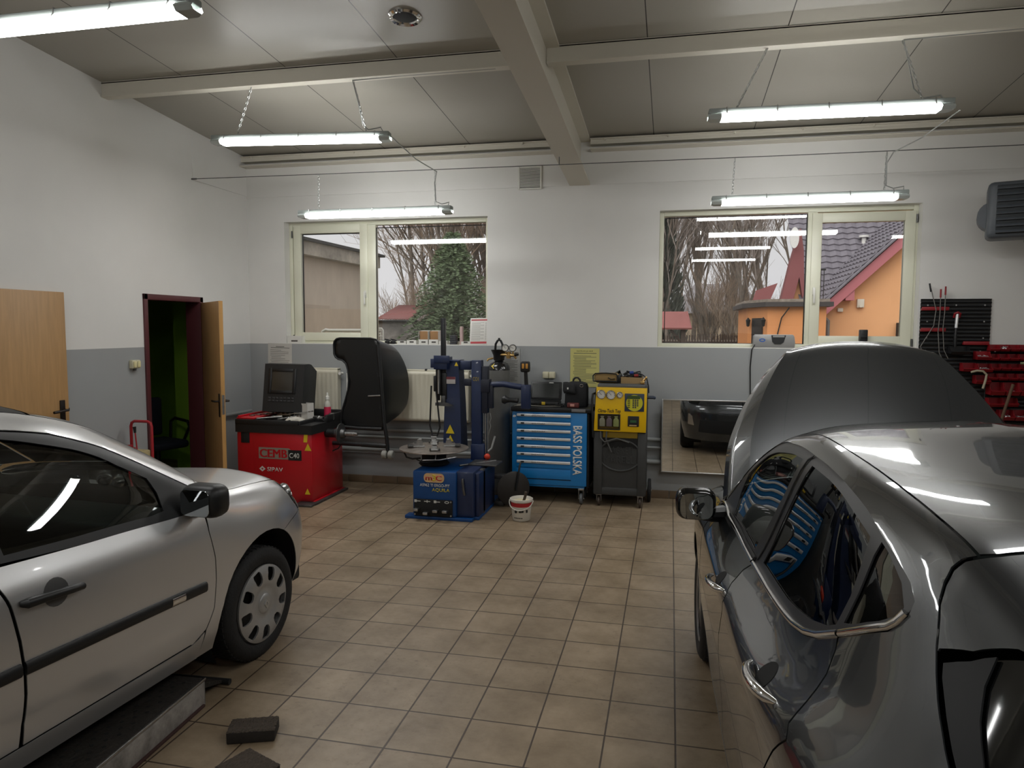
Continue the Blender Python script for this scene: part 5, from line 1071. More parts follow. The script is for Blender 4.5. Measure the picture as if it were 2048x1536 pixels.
m = MB(); m.box((-1.88, 6.55, .46), (-1.60, 6.80, .475), .004, M=Matrix.Identity(4)); m.box((-1.74, 6.45, .02), (-1.70, 6.52, .45), .006); m.tube([(-1.95, 6.5, .465), (-1.66, 6.78, .475)], .010); m.build('lever_rest', DST, tc)
# bead-breaker disc and foot behind
t = tc
m = MB(); m.lathe([(0, -.012), (.16, -.006), (.175, 0), (.16, .01), (0, .02)], (-1.50, 6.86, .185), (.55, -.83, .0), 40, a0=0, a1=2*math.pi); m.build('bead_breaker_blade', mat('blade_dark', '#26221f', .6), t)
m = MB(); m.box((-1.72, 6.88, .27), (-1.45, 6.98, .31), .006); m.box((-1.62, 6.90, .13), (-1.5, 6.98, .20), .006); m.tube([(-1.66, 6.93, .06), (-1.52, 6.9, .16)], .02); m.box((-1.7, 6.86, 0.0), (-1.6, 7.0, .05), .005); m.build('bead_breaker_arm', DST, t)
m = MB(); m.prism([(0, 0), (.07, .01), (.05, .025), (.0, .022)], frame((-1.56, 6.872, .308), (1, 0, 0), (0, 1, 0)), .002); m.build('yellow_mark', YEL, t)
# ================================================================== TOOL TROLLEY
TB = mat('trolley_blue', '#1a79bd', .35, coat=.15); ALU = mat('aluminium_strip', (.78, .79, .80), .3, .55); CASTER = mat('caster_grey', '#5f6264', .5)
FX = lambda x, y, z: frame((x, y, z), (1, 0, 0), (0, 0, 1))
tt = thing('tool_trolley', 'blue tool trolley with seven drawers and silver handles', 'tool trolley', (-1.18, 7.27, 0))
yf = 7.085
m = MB(); m.box((-1.565, yf, .19), (-.80, 7.50, .935), .006); m.box((-1.50, yf+.02, .165), (-.82, 7.46, .19), .004); m.build('body', TB, tt)
m = MB(); m.box((-.80, yf+.015, .175), (-.778, 7.50, .93), .006); m.build('side_wall', BLKM, tt)
m = MB(); m.box((-1.58, yf-.012, .935), (-.748, 7.515, .985), .012); m.build('worktop', BLK, tt)
for i in range(7):
    z = .915-i*.0795
    m = MB(); m.box((-1.515, yf-.010, z-.072), (-.958, yf+.01, z+.004), .004); d = m.build('drawer', TB, tt)
    m = MB(); m.box((-1.513, yf-.024, z-.028), (-.960, yf-.008, z+.002), .007); h = m.build('handle', ALU, d)
    text('lettering', 'BASS POLSKA', FX(-1.355, yf-.0245, z-.022), .014, INK, h, bold=0, w=.135, depth=.0008)
    m = MB(); m.box((-1.47, yf-.0255, z-.022), (-1.435, yf-.0235, z-.006)); m.build('drawer_mark', INK, h)
m = MB(); m.box((-1.515, yf-.006, .255), (-.958, yf+.004, .352), .004); m.build('lower_panel', TB, tt)
m = MB(); m.box((-1.50, yf-.003, .245), (-.955, yf+.001, .251)); m.build('lower_gap', GAP, tt)
text('lettering', 'BASS POLSKA', frame((-.935, yf-.002, .805), (0, 0, -1), (1, 0, 0)), .088, mat('lettering_white', '#e2e2de', .5), tt, bold=.02, w=.50)
m = MB(); m.box((-.955, yf-.018, .945), (-.815, yf-.008, .975), .002); m.build('lock_badge', mat('badge_grey', '#77777a', .4, .4), tt)
m = MB(); m.prism([(0, .01), (.018, .03), (.018, .02), (.035, .02), (.035, .005), (.018, .005), (.018, -.005)], FX(-1.56, yf-.001, .875), .0015); m.build('arrow_mark', _M['lettering_white'], tt)
for x, y in ((-1.49, 7.14), (-.855, 7.14), (-1.49, 7.44), (-.855, 7.44)):
    m = MB(); m.lathe([(0, -.016), (.045, -.016), (.056, -.012), (.056, .012), (.045, .016), (0, .016)], (x, y, .0565), (1, 0, 0), 28); cw = m.build('caster', CASTER, tt)
    m = MB(); m.box((x-.026, y-.03, .06), (x-.021, y+.03, .15), .002); m.box((x+.021, y-.03, .06), (x+.026, y+.03, .15), .002); m.box((x-.03, y-.035, .145), (x+.03, y+.035, .168), .004); m.cyl((x-.03, y, .0565), (x+.03, y, .0565), .008, n=10); m.build('fork', STL, cw)
zt2 = .9855
t = thing('rugged_laptop', 'open black rugged laptop standing on the blue tool trolley', 'laptop', (-1.27, 7.27, zt2))
m = MB(); m.box((-1.45, 7.14, zt2+.012), (-1.10, 7.36, zt2+.048), .012); m.build('base', BLK, t)
LMX = Matrix.Translation((-1.265, 7.355, zt2+.05)) @ Matrix.Rotation(math.radians(-16), 4, 'X')
m = MB(LMX); m.box((-.165, -.012, 0), (.165, .014, .19), .010); m.build('lid', BLK, t)
m = MB(LMX); m.box((-.145, -.0145, .02), (.14, -.011, .168)); m.build('screen', mat('lcd_dark', '#1d211f', .25), t)
m = MB(LMX); m.box((.03, -.0145, .174), (.075, -.012, .182)); m.build('screen_mark', LGR, t)
m = MB(); m.box((-1.27, 7.132, zt2+.018), (-1.235, 7.142, zt2+.048), .002); m.build('yellow_sticker', mat('sticker_yellow', '#c7a92c', .5), t)
m = MB(); rows = [[(-1.55+.48*i/10, 7.10+.02*i/10+y, zt2+.0015+.004*abs(math.sin(i*.5))) for i in range(11)] for y in (0, .20)]
m.grid(rows); o = m.build('drip_sheet', mat('sheet_grey', '#7a776f', .6)); md = o.modifiers.new('t', 'SOLIDIFY'); md.thickness = .004; md.offset = 1; top(o, 'thin grey curved sheet lying under the laptop on the blue tool trolley', 'sheet')
t = thing('shoulder_bag', 'black bag with carrying loop standing on the blue tool trolley', 'bag', (-.93, 7.28, zt2))
BAGM = mat('bag_nylon', '#16181b', .75, bump=.2, bscale=150)
m = MB(); rows = []
for z, sx, sy in ((0, .112, .058), (.01, .118, .062), (.20, .116, .06), (.235, .104, .05), (.252, .06, .03), (.254, 0.001, .001)):
    rows.append([(-.93+sx*math.copysign(abs(math.cos(a))**.35, math.cos(a)), 7.28+sy*math.copysign(abs(math.sin(a))**.35, math.sin(a)), zt2+z) for a in [k*math.pi/16+.001 for k in range(32)]])
m.grid(rows, closed_u=True); m.build('bag_body', BAGM, t)
m = MB(); rows = [[(-1.062+.125*i/6+(.012 if j > 3 else 0), 7.225-.012*math.sin(j*.5)-(.006 if j < 6 else 0), zt2+.245-.028*j+.006*math.sin(i)) for i in range(7)] for j in range(5)]
m.grid(rows); fl = m.build('flap', BAGM, t); md = fl.modifiers.new('t', 'SOLIDIFY'); md.thickness = .008
m = MB(); m.box((-1.02, 7.197, zt2+.175), (-1.005, 7.205, zt2+.195), .002); m.build('buckle', LGR, fl)
m = MB(); m.tube([(-.97, 7.28, zt2+.245), (-.965, 7.28, zt2+.275), (-.945, 7.28, zt2+.29), (-.92, 7.28, zt2+.29), (-.90, 7.28, zt2+.272), (-.895, 7.28, zt2+.245)], .010); m.build('loop', BAGM, t)
m = MB(); m.tube([(-.875+.017*math.cos(a), 7.215, zt2+.215+.014*math.sin(a)) for a in [k*math.pi/6 for k in range(12)]], .0028, n=6, closed=True); m.build('ring', CHR, t)
t = thing('scan_tool', 'small dark red handheld tester in front of the black bag', 'tester', (-.945, 7.12, zt2))
m = MB(); m.box((-1.005, 7.095, zt2), (-.885, 7.15, zt2+.048), .008); m.build('case', mat('dark_red', '#5c2624', .5), t)
m = MB(); m.box((-.972, 7.092, zt2+.012), (-.93, 7.096, zt2+.038), .002); m.build('display', mat('display_pale', '#c08a80', .4), t)
m = MB(); pts = []
random.seed(5)
for k in range(40): a = k*.55; pts.append((-1.09+.045*math.cos(a)+random.uniform(-.01, .01), 7.16+.03*math.sin(a), zt2+.008+.018*abs(math.sin(k*.3))))
m.tube(pts, .006, 6); top(m.build('cable_bundle', BLK), 'tangled black cable between the laptop and the black bag', 'cable')
# ================================================================== AIR-CONDITIONING SERVICE STATION
ACY = mat('station_yellow', '#e0b400', .4, coat=.15); ACG = mat('station_grey', '#363737', .6, bump=.12, bscale=200); ACB = mat('station_panel_blue', '#2b3548', .45)
ac = thing('service_station', 'yellow and dark grey wheeled air conditioning service station with gauges', 'service station', (-.47, 7.27, 0))
m = MB(); m.box((-.725, 7.09, .125), (-.215, 7.50, 1.20), .03, seg=3); m.box((-.73, 7.07, .12), (-.64, 7.14, .76), .02); m.box((-.30, 7.07, .12), (-.21, 7.14, .76), .02); m.box((-.71, 7.08, .12), (-.23, 7.2, .20), .015); m.build('body', ACG, ac)
m = MB(); m.box((-.700, 7.08, 1.18), (-.225, 7.49, 1.238), .022, seg=3); m.build('top_cover', mat('station_top', '#4d4e4e', .55), ac)
m = MB(); m.prism([(-.728, .768), (-.220, .765), (-.214, 1.20), (-.706, 1.203)], FXZ(7.05), .04, bev=.004); yp_ = m.build('front_panel', ACY, ac)
m = MB(); m.box((-.64, 7.082, .70), (-.30, 7.10, .775), .003); m.build('lower_recess', mat('recess_shaded_yellow', '#8d7418', .6), ac)  # yellow inner face, colour darkened to stand for the recess shade
m = MB(); m.box((-.66, 7.085, .60), (-.28, 7.092, .71)); m.build('bay_shadow_plate', BLKM, ac)  # flat black plate paints the shade below the front panel
for x, z, r in ((-.658, 1.133, .040), (-.563, 1.131, .041), (-.476, 1.132, .027)):
    m = MB(); m.lathe([(r+.004, 0), (r+.004, .012), (r-.001, .016), (r-.004, .012)], (x, 7.05, z), (0, -1, 0), 36); gz = m.build('gauge_rim', CHR, ac)
    m = MB(); m.lathe([(r-.003, .010), (0, .0102)], (x, 7.05, z), (0, -1, 0), 36); m.build('gauge_face', mat('gauge_face', '#cfcdc6', .4), gz)
    m = MB(); m.prism([(-.002, -.006), (.002, -.006), (.0012, r*.75), (-.0012, r*.75)], frame((x, 7.039, z), (.7, 0, .7), (-.7, 0, .7)), .001)
    for k in range(9):
        a = math.radians(-40+k*32.5); p = (x+.8*r*math.cos(a), 7.0385, z+.8*r*math.sin(a)); m.box((p[0]-.0018, p[1]-.0005, p[2]-.0018), (p[0]+.0018, p[1]+.0005, p[2]+.0018))
    m.build('gauge_needle', INK, gz)
m = MB(); m.box((-.428, 7.045, .972), (-.240, 7.052, 1.147), .002); kp = m.build('control_panel', ACB, ac)
m = MB(); m.prism(circ(-.334, 1.055, .080, 40), FXZ(7.0435), .002); m.build('keypad_disc', mat('keypad_lime', '#c3be2c', .45), kp)
m = MB(); m.box((-.402, 7.0415, 1.095), (-.278, 7.0445, 1.128)); m.build('lcd', mat('lcd_green', '#3c4f27', .3), kp)
for j in range(5):
    for i in range(3):
        if (j == 4 and i == 2): continue
        m = MB(); x = -.352+i*.021; z = 1.078-j*.018; m.box((x, 7.041, z), (x+.015, 7.0436, z+.012), .001); m.build('key', ACB, kp)
    m = MB(); z = 1.078-j*.018; m.box((-.400, 7.0415, z+.002), (-.376, 7.0436, z+.009)); m.build('key_label', INK, kp)
m = MB(); fr(m, -.690, -.468, .782, .940, 7.043, 7.053, .008); m.build('window_rim', INK, ac)
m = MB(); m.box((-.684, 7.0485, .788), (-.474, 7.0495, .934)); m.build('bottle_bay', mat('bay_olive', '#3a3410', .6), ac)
for i, c_ in enumerate(('#7b7a66', '#5f5357', '#7d8350')):
    m = MB(); x = -.645+i*.068; m.lathe([(0, .0), (.026, .0), (.028, .008), (.028, .06), (.022, .075), (.014, .08), (.014, .088), (.018, .09), (.018, .102), (0, .103)], (x, 7.0465, .818), (0, 0, 1), 20); o = m.build('bottle', mat('bottle_%d' % i, c_, .3), ac)
    for v in o.data.vertices: v.co.y = (v.co.y+OFF[ac.name].y-7.0475)*.25+7.0475-OFF[ac.name].y
m = MB(); m.box((-.672, 7.046, .793), (-.486, 7.0488, .815), .002); m.build('bay_ledge', mat('bay_amber', '#8a6a10', .5), ac)
m = MB(); m.box((-.684, 7.0455, .788), (-.474, 7.0458, .934)); m.build('bay_glass', glass('bay_glass', (.8, .78, .7), 1.45, .8), ac)
text('lettering', 'Clima-Tech Top', FX(-.690, 7.0495, .955), .034, INK, ac, bold=.01, w=.225, shear=.15)
m = MB(); m.box((-.395, 7.042, .822), (-.287, 7.053, .925), .004); pr = m.build('printer', INK, ac)
m = MB(); m.box((-.372, 7.0395, .862), (-.312, 7.0425, .886)); m.build('printer_window', mat('lcd_green2', '#2f5a36', .4), pr)
m = MB(); m.box((-.38, 7.0395, .829), (-.308, 7.0425, .839)); m.build('printer_label', mat('label_tan', '#b99a6a', .6), pr)
ov = MB(); ov.tube([(-.47+.205*math.cos(a), 7.086, .525+.155*math.sin(a)) for a in [k*math.pi/24 for k in range(48)]], .010, 8, closed=True); ov.build('emblem_ring', ACG, ac)
text('lettering', 'MAGNETI', FX(-.595, 7.0895, .54), .072, ACG, ac, bold=0, w=.25, depth=.007); text('lettering', 'MARELLI', FX(-.625, 7.0895, .445), .072, ACG, ac, bold=0, w=.31, depth=.007)
m = MB(); m.tube([(-.66, 7.06, .765), (-.66, 7.05, .70), (-.62, 7.045, .66), (-.5, 7.045, .70), (-.38, 7.06, .66)], .008); m.tube([(-.60, 7.055, .765), (-.605, 7.05, .69), (-.58, 7.05, .63), (-.55, 7.05, .56)], .008); m.build('hose', mat('hose_grey', '#4a4a48', .5), ac)
m = MB(); m.tube([(-.215, 7.12, 1.105), (-.16, 7.12, 1.105), (-.145, 7.14, 1.10), (-.145, 7.2, 1.10), (-.16, 7.22, 1.10), (-.215, 7.22, 1.10)], .014); m.build('side_handle', ACB, ac)
m = MB(); m.tube([(-.72, 7.12, 1.14), (-.745, 7.08, 1.13), (-.75, 7.065, 1.08), (-.738, 7.06, .8), (-.735, 7.06, .7)], .011); m.build('side_hose', BLK, ac)
for x, y in ((-.675, 7.13), (-.265, 7.12)):
    m = MB(); m.lathe([(0, -.013), (.04, -.013), (.050, -.010), (.050, .010), (.04, .013), (0, .013)], (x, y, .0505), (1, 0, 0), 26); cw = m.build('caster', mat('caster_brown', '#3d332c', .5), ac)
    m = MB(); m.box((x-.024, y-.02, .05), (x-.018, y+.03, .12), .002); m.box((x+.018, y-.02, .05), (x+.024, y+.03, .12), .002); m.box((x-.03, y-.03, .112), (x+.03, y+.04, .126), .003); m.build('fork', STL, cw)
for x in (-.185, -.745):
    m = MB(); m.lathe([(0, -.02), (.03, -.02), (.085, -.016), (.112, -.016), (.118, -.008), (.118, .008), (.112, .016), (.085, .016), (.03, .02), (0, .02)], (x, 7.42, .1185), (1, 0, 0), 36); m.build('rear_wheel', RUB, ac)
m = MB(); m.cyl((-.765, 7.42, .1185), (-.16, 7.42, .1185), .012, n=12); m.build('wheel_axle', STL, ac)
za = 1.2385
t = thing('tool_pouch', 'tan and black soft case on top of the yellow service station', 'case', (-.62, 7.2, za)); TAN = mat('tan_fabric', '#8d7448', .85, bump=.2, bscale=90)
TM_ = Matrix.Translation((-.612, 7.20, za)) @ Matrix.Rotation(math.radians(-6), 4, 'Z')
m = MB(TM_); m.box((-.125, -.075, .0), (.115, .075, .098), .035, seg=4); m.build('case_body', TAN, t)
m = MB(TM_); m.tube([(-.128, -.078, .02), (-.135, -.06, .07), (-.11, -.077, .093), (0, -.079, .10), (.10, -.077, .094), (.12, -.07, .06), (.11, -.078, .02), (-.128, -.078, .018)], .007); m.box((.10, -.07, .005), (.145, .06, .085), .02); m.tube([(.02, -.078, .055), (.05, -.082, .04), (.09, -.08, .045)], .005); m.build('zip_binding', BLK, t)
m = MB(); m.prism([(-.55, 1.332), (-.475, 1.322), (-.475, 1.29), (-.505, 1.27), (-.54, 1.30), (-.50, 1.36)], FXZ(7.30), .05); top(m.build('folded_pad', mat('pad_olive', '#4d4c40', .8)), 'small grey folded pad behind the tan case on the service station', 'pad')
t = thing('cardboard_tray', 'brown cardboard tray of cables on top of the yellow service station', 'box', (-.37, 7.2, za)); KRAFT = mat('kraft_card', '#957c56', .8, var=.1)
m = MB(); q = [(-.475, 7.13), (-.262, 7.13), (-.262, 7.30), (-.475, 7.30)]
for i in range(4):
    a, b = q[i], q[(i+1) % 4]; m.grid([[(a[0], a[1], za), (b[0], b[1], za)], [(a[0], a[1], za+.065), (b[0], b[1], za+.06)]])
m.grid([[(q[0][0], q[0][1], za+.002), (q[1][0], q[1][1], za+.002)], [(q[3][0], q[3][1], za+.002), (q[2][0], q[2][1], za+.002)]]); o = m.build('carton', KRAFT, t, smooth=False); md = o.modifiers.new('t', 'SOLIDIFY'); md.thickness = .003
m = MB(); pts = []
for k in range(70):
    a = k*.5; pts.append((-.365+(.075+.018*math.sin(k*.7))*math.cos(a), 7.215+.055*math.sin(a), za+.045+k*.0009+.012*math.sin(k*1.3)))
pts += [(-.27, 7.17, za+.09), (-.225, 7.15, za+.06), (-.205, 7.14, za-.02), (-.20, 7.14, za-.09)]
m.tube(pts, .0062, 6); cb = m.build('cable_coil', BLK); top(cb, 'black cable coil lying in the cardboard tray on the service station', 'cable')
m = MB(); m.cyl((-.39, 7.15, za+.105), (-.352, 7.15, za+.108), .016, n=14); top(m.build('coupling', mat('coupling_blue', '#2a3f8a', .4)), 'blue hose coupling on the cable coil', 'coupling')
m = MB(); m.cyl((-.345, 7.14, za+.078), (-.305, 7.14, za+.082), .014, n=14); top(m.build('coupling', mat('coupling_red', '#8a2a2a', .4)), 'red hose coupling on the cable coil', 'coupling')
m = MB(); m.cyl((-.262, 7.10, za+.015), (-.235, 7.10, za+.055), .012, n=12); m.sphere((-.228, 7.10, za+.064), .012); m.box((-.28, 7.085, za), (-.24, 7.115, za+.03), .006); top(m.build('brass_fitting', mat('brass', (.55, .36, .14), .3, .9)), 'small brass fitting beside the cardboard tray on the service station', 'fitting')
# ================================================================== GAS CYLINDER
gc = thing('gas_cylinder', 'tall grey gas cylinder with black shoulder and twin gauges', 'gas cylinder', (-1.783, 7.41, 0)); CG = (-1.783, 7.41, 0)
m = MB(); m.lathe([(0, .004), (.112, .004), (.118, .02), (.118, 1.335)], CG, n=48); m.build('cylinder_body', mat('cylinder_grey', '#6d6d6a', .45, var=.12, vscale=6), gc)
m = MB(); m.lathe([(.1185, 1.335), (.112, 1.375), (.09, 1.405), (.055, 1.425), (.035, 1.43), (.035, 1.45)], CG, n=48); m.build('shoulder', mat('shoulder_black', '#17181a', .2, coat=.4), gc)
m = MB(); m.lathe([(.045, 1.43), (.058, 1.44), (.062, 1.49), (.085, 1.545), (.088, 1.55), (.078, 1.55), (.055, 1.49)], CG, n=32); m.build('valve_guard', BLK, gc)
m = MB(); m.tube([(-1.825, 7.41, 1.545), (-1.82, 7.41, 1.61), (-1.80, 7.41, 1.645), (-1.783, 7.41, 1.655), (-1.765, 7.41, 1.645), (-1.747, 7.41, 1.61), (-1.742, 7.41, 1.545)], .012, 10); m.cyl((-1.783, 7.41, 1.65), (-1.783, 7.41, 1.675), .012, n=12); m.build('carry_loop', BLK, gc)
BRS = mat('brass', (.55, .36, .14), .3, .9)
m = MB(); m.tube([(-1.78, 7.37, 1.50), (-1.70, 7.36, 1.50), (-1.61, 7.36, 1.495)], .016, 10); m.cyl((-1.665, 7.36, 1.46), (-1.665, 7.36, 1.53), .022, n=16); m.cyl((-1.70, 7.36, 1.50), (-1.70, 7.36, 1.55), .008); m.cyl((-1.62, 7.36, 1.50), (-1.62, 7.36, 1.55), .008); m.cyl((-1.66, 7.34, 1.49), (-1.66, 7.28, 1.485), .017, n=14); m.tube([(-1.61, 7.36, 1.495), (-1.585, 7.35, 1.46)], .011); m.tube([(-1.84, 7.38, 1.46), (-1.89, 7.36, 1.45), (-1.90, 7.36, 1.43)], .010); rg0 = m.build('regulator', BRS, gc)
m = MB(); m.sphere((-1.585, 7.35, 1.505), .02); m.cyl((-1.56, 7.35, 1.51), (-1.60, 7.35, 1.50), .018, n=12); m.build('regulator_knob', BLK, gc)
for x, a in ((-1.702, .5), (-1.620, 1.2)):
    m = MB(); m.lathe([(.026, .02), (.036, .018), (.038, 0), (.038, -.012), (.033, -.014)], (x, 7.35, 1.572), (0, 1, 0), 30); gg = m.build('gauge_rim', BLK, gc)
    m = MB(); m.lathe([(.034, -.008), (0, -.0085)], (x, 7.35, 1.572), (0, 1, 0), 30); m.build('gauge_face', mat('gauge_face', '#cfcdc6', .4), gg)
    m = MB(); m.prism([(-.002, -.008), (.002, -.008), (.001, .025), (-.001, .025)], frame((x, 7.3405, 1.572), (math.cos(a), 0, math.sin(a)), (-math.sin(a), 0, math.cos(a))), .001); m.build('gauge_needle', INK, gg)
m = MB(); m.prism([(0, .03), (.03, 0), (.06, .03), (.03, .06)], frame((-1.845, 7.296, 1.352), (1, 0, 0), (0, .5, .87)), .002); m.build('hazard_label', YEL, gc)
m = MB(); m.prism([(.015, .03), (.03, .015), (.045, .03), (.03, .045)], frame((-1.79, 7.297, 1.35), (1, .1, 0), (0, .5, .87)), .002); m.build('hazard_label', LGR, gc)
# ================================================================== BUCKET
bu = thing('bucket', 'white plastic bucket with red band standing on the tiles', 'bucket', (-1.325, 6.41, 0)); BC = (-1.325, 6.41, 0)
WB = mat('bucket_white', '#cfcbc2', .4)
m = MB(); m.lathe([(0, .003), (.078, .003), (.082, .008), (.099, .185), (.108, .186), (.108, .205), (.103, .208), (.098, .2), (.079, .02), (0, .016)], BC, n=48); m.build('bucket_body', WB, bu)
m = MB(); m.lathe([(.0950, .138), (.0985, .176)], BC, n=48); m.build('red_band', mat('band_red', '#a8242a', .5), bu)
m = MB(); m.lathe([(.0985, .190), (.0, .191)], (BC[0], BC[1], -.012), n=36); m.build('contents', mat('cream_paste', '#c9bf9d', .6), bu)
m = MB(); pts = []
for k in range(17):
    a = math.pi*k/16; pts.append((BC[0]-.112*math.cos(a), BC[1]-.075*math.sin(a)*1.0-.035*math.sin(a), .188-.075*math.sin(a)))
m.tube(pts, .0045, 6); m.build('bail_handle', WB, bu)
def onb(a, z, w_, h_, nm, shape='box'):
    r = .0802+.0955*z; r = .082+.017*(z-.008)/.177+.0012; t_ = Vector((math.sin(a), -math.cos(a), 0)); c = Vector(BC)+t_*r+Vector((0, 0, z)); F_ = frame(c, (math.cos(a), math.sin(a), 0), (0, 0, 1)); mm = MB()
    mm.prism(circ(0, 0, w_, 16) if shape == 'c' else rect(-w_, w_, -h_, h_), F_, .0012); mm.build(nm, INK, bu)
onb(-.38, .095, .014, 0, 'print_mark', 'c'); onb(.08, .10, .012, .012, 'print_mark'); onb(.32, .102, .010, .012, 'print_mark'); onb(.78, .10, .009, .013, 'print_mark')
for k in range(5): onb(-.55+k*.2, .035, .006, .004, 'print_mark')
m = MB(); m.tube([(-1.31, 6.42, .16), (-1.285, 6.40, .235), (-1.28, 6.395, .27)], .013, 10); top(m.build('brush_handle', mat('handle_brown', '#463c32', .7)), 'short brown handle standing in the white bucket', 'handle')
m = MB(); m.tube([(-1.47, 6.84, .17), (-1.455, 6.86, .30), (-1.44, 6.88, .42), (-1.432, 6.9, .45)], .010, 8); top(m.build('scraper_rod', BLK), 'thin dark rod leaning before the lower panel of the blue trolley', 'rod')
# ================================================================== RADIATORS, PIPES
RADW = mat('radiator_white', '#cdc8b6', .4)
def radiator(x0, x1, z0, z1, label):
    t = thing('radiator', label, 'radiator', ((x0+x1)/2, 7.54, z0), 'panel radiators')
    n = int((x1-x0)/.0135); y0 = 7.485
    def wave(x): k = ((x-x0-.02) % .054)/.054; return .011 if .18 < k < .62 else 0
    rows = []
    xs = [x0+(x1-x0)*i/n for i in range(n+1)]
    for z, f in ((z0, 0), (z0+.035, 0), (z0+.055, 1), (z1-.075, 1), (z1-.055, 0), (z1-.02, 0)):
        rows.append([(x, y0+(wave(x)*f if x0+.03 < x < x1-.03 else 0), z) for x in xs])
    m = MB(); m.grid(rows); o = m.build('front_plate', RADW, t, angle=50); md = o.modifiers.new('t', 'SOLIDIFY'); md.thickness = .006; md.offset = -1
    m = MB(); m.box((x0, y0+.065, z0), (x1, y0+.075, z1-.02), .003); m.build('rear_plate', RADW, t)
    m = MB(); m.box((x0-.003, y0-.002, z1-.022), (x1+.003, y0+.080, z1), .003); m.build('top_grille', RADW, t)
    m = MB(); m.box((x0-.003, y0-.001, z0), (x0, y0+.078, z1-.01)); m.build('side_panel', RADW, t)
    m = MB(); m.box((x1, y0-.001, z0), (x1+.003, y0+.078, z1-.01)); m.build('side_panel', RADW, t)
    m = MB(); m.cyl((x1, 7.54, z1-.06), (x1+.05, 7.54, z1-.06), .012); m.cyl((x1+.03, 7.54, z1-.06), (x1+.03, 7.48, z1-.06), .016); m.build('valve', WHT, t)
    m = MB(); m.box(((x0+x1)/2-.012, y0-.006, z1-.01), ((x0+x1)/2+.012, y0+.02, z1+.012), .003); m.build('bracket', DST, t)
radiator(-4.42, -3.69, .745, 1.318, 'cream panel radiator behind the balancer monitor, left of the two')
radiator(-3.12, -2.14, .745, 1.318, 'long cream panel radiator behind the tyre changer tower')
PIPE = mat('pipe_grey', '#8b8e8d', .45)
for (z, r, x1, lab) in ((.628, .020, 4.9, 'thin grey heating pipe along the back wall, topmost of three'), (.541, .015, 4.9, 'thinnest grey heating pipe along the back wall, middle of three'), (.392, .026, 4.9, 'thick grey pipe low along the back wall, lowest of three')):
    m = MB(); m.tube([(XL+.02, 7.545, z), (-2.0, 7.545, z), (0, 7.545, z), (x1, 7.545, z)], r, 14)
    o = top(m.build('heating_pipe', PIPE), lab, 'pipe', 'heating pipes on the back wall')
m = MB(); m.tube([(-3.60, 7.55, 1.26), (-3.60, 7.55, .70)], .010, 10); top(m.build('riser_pipe', WHT), 'white vertical pipe beside the left radiator', 'pipe')
m = MB(); m.tube([(-4.835, 6.80, .80), (-4.82, 6.9, .80), (-4.80, 7.5, .80)], .018, 10); m.box((-4.845, 6.90, .77), (-4.78, 6.99, .85), .006); top(m.build('corner_pipe', PIPE), 'short grey pipe with valve in the left back corner', 'pipe')
# ================================================================== POSTERS, SOCKETS
def sheet(x0, x1, z0, z1, col, label, head=None, lines=12, seed=1, y=YB-.002, tilt=0):
    t = thing('notice', label, 'notice', ((x0+x1)/2, y, z0)); random.seed(seed); w_ = x1-x0; h_ = z1-z0
    F_ = frame((x0, y-.002, z0), (math.cos(tilt), 0, math.sin(tilt)), (0, 0, 1))
    m = MB(); m.prism([(0, 0), (w_, 0), (w_, h_), (0, h_)], F_, .001); m.build('page', mat('page_'+col[1:], col, .8), t)
    GI = mat('print_grey', '#57564f', .8)
    if head: text('heading', head, F_ @ Matrix.Translation((w_*.22, h_*.915, .0012)), .013, INK, t, bold=0, w=w_*.56, depth=.0004)
    m = MB()
    if not head: m.prism(rect(w_*.33, w_*.68, h_*.90, h_*.918), F_ @ Matrix.Translation((0, 0, .001)), .0006)
    m.prism(rect(w_*.12, w_*.9, h_*.865, h_*.88), F_ @ Matrix.Translation((0, 0, .001)), .0006)
    for i in range(lines):
        z = h_*(.80-.74*i/lines); a = .1+random.choice((0, 0, .04)); b = random.choice((.55, .72, .86, .9)); m.prism(rect(w_*a, w_*b, z, z+h_*.010), F_ @ Matrix.Translation((0, 0, .001)), .0006)
    m.build('print_lines', GI, t); return t
sheet(-4.623, -4.315, 1.19, 1.593, '#bdbab4', 'white printed notice on the grey wall above the balancer monitor', None, 15, 2, tilt=-.02)
sheet(-1.043, -.734, 1.157, 1.568, '#c6c078', 'yellow printed safety notice on the grey back wall', 'INSTRUKCJA BHP', 24, 3)
sheet(-1.80, -1.592, 1.17, 1.562, '#a9a9a6', 'grey-white printed notice on the wall behind the gas cylinder', None, 20, 4)
IV = mat('ivory_plastic', '#cfc9ae', .4)
t = thing('wall_socket', 'double ivory socket box on the back wall above the laptop', 'socket', (-1.27, YB, 1.28))
for x in (-1.336, -1.268):
    m = MB(); m.box((x, YB-.045, 1.243), (x+.066, YB-.0005, 1.315), .008); c_ = m.build('socket_box', IV, t)
    m = MB(); m.box((x+.006, YB-.052, 1.249), (x+.060, YB-.043, 1.309), .006); m.build('flap', IV, t)
t = thing('light_switch', 'ivory double switch box on the left wall beside the open door', 'switch', (XL, 5.69, 1.43))
for y in (5.64, 5.69):
    m = MB(); m.box((XL+.0005, y, 1.395), (XL+.042, y+.05, 1.472), .007); m.build('switch_box', IV, t)
    m = MB(); m.box((XL+.042, y+.008, 1.405), (XL+.052, y+.043, 1.462), .005); m.build('rocker', mat('ivory_light', '#d8cf9f', .4), t)
m = MB(); m.tube([(XL+.02, 5.69, 1.395), (XL+.02, 5.69, 1.375)], .014); m.build('cable_gland', DST, t)
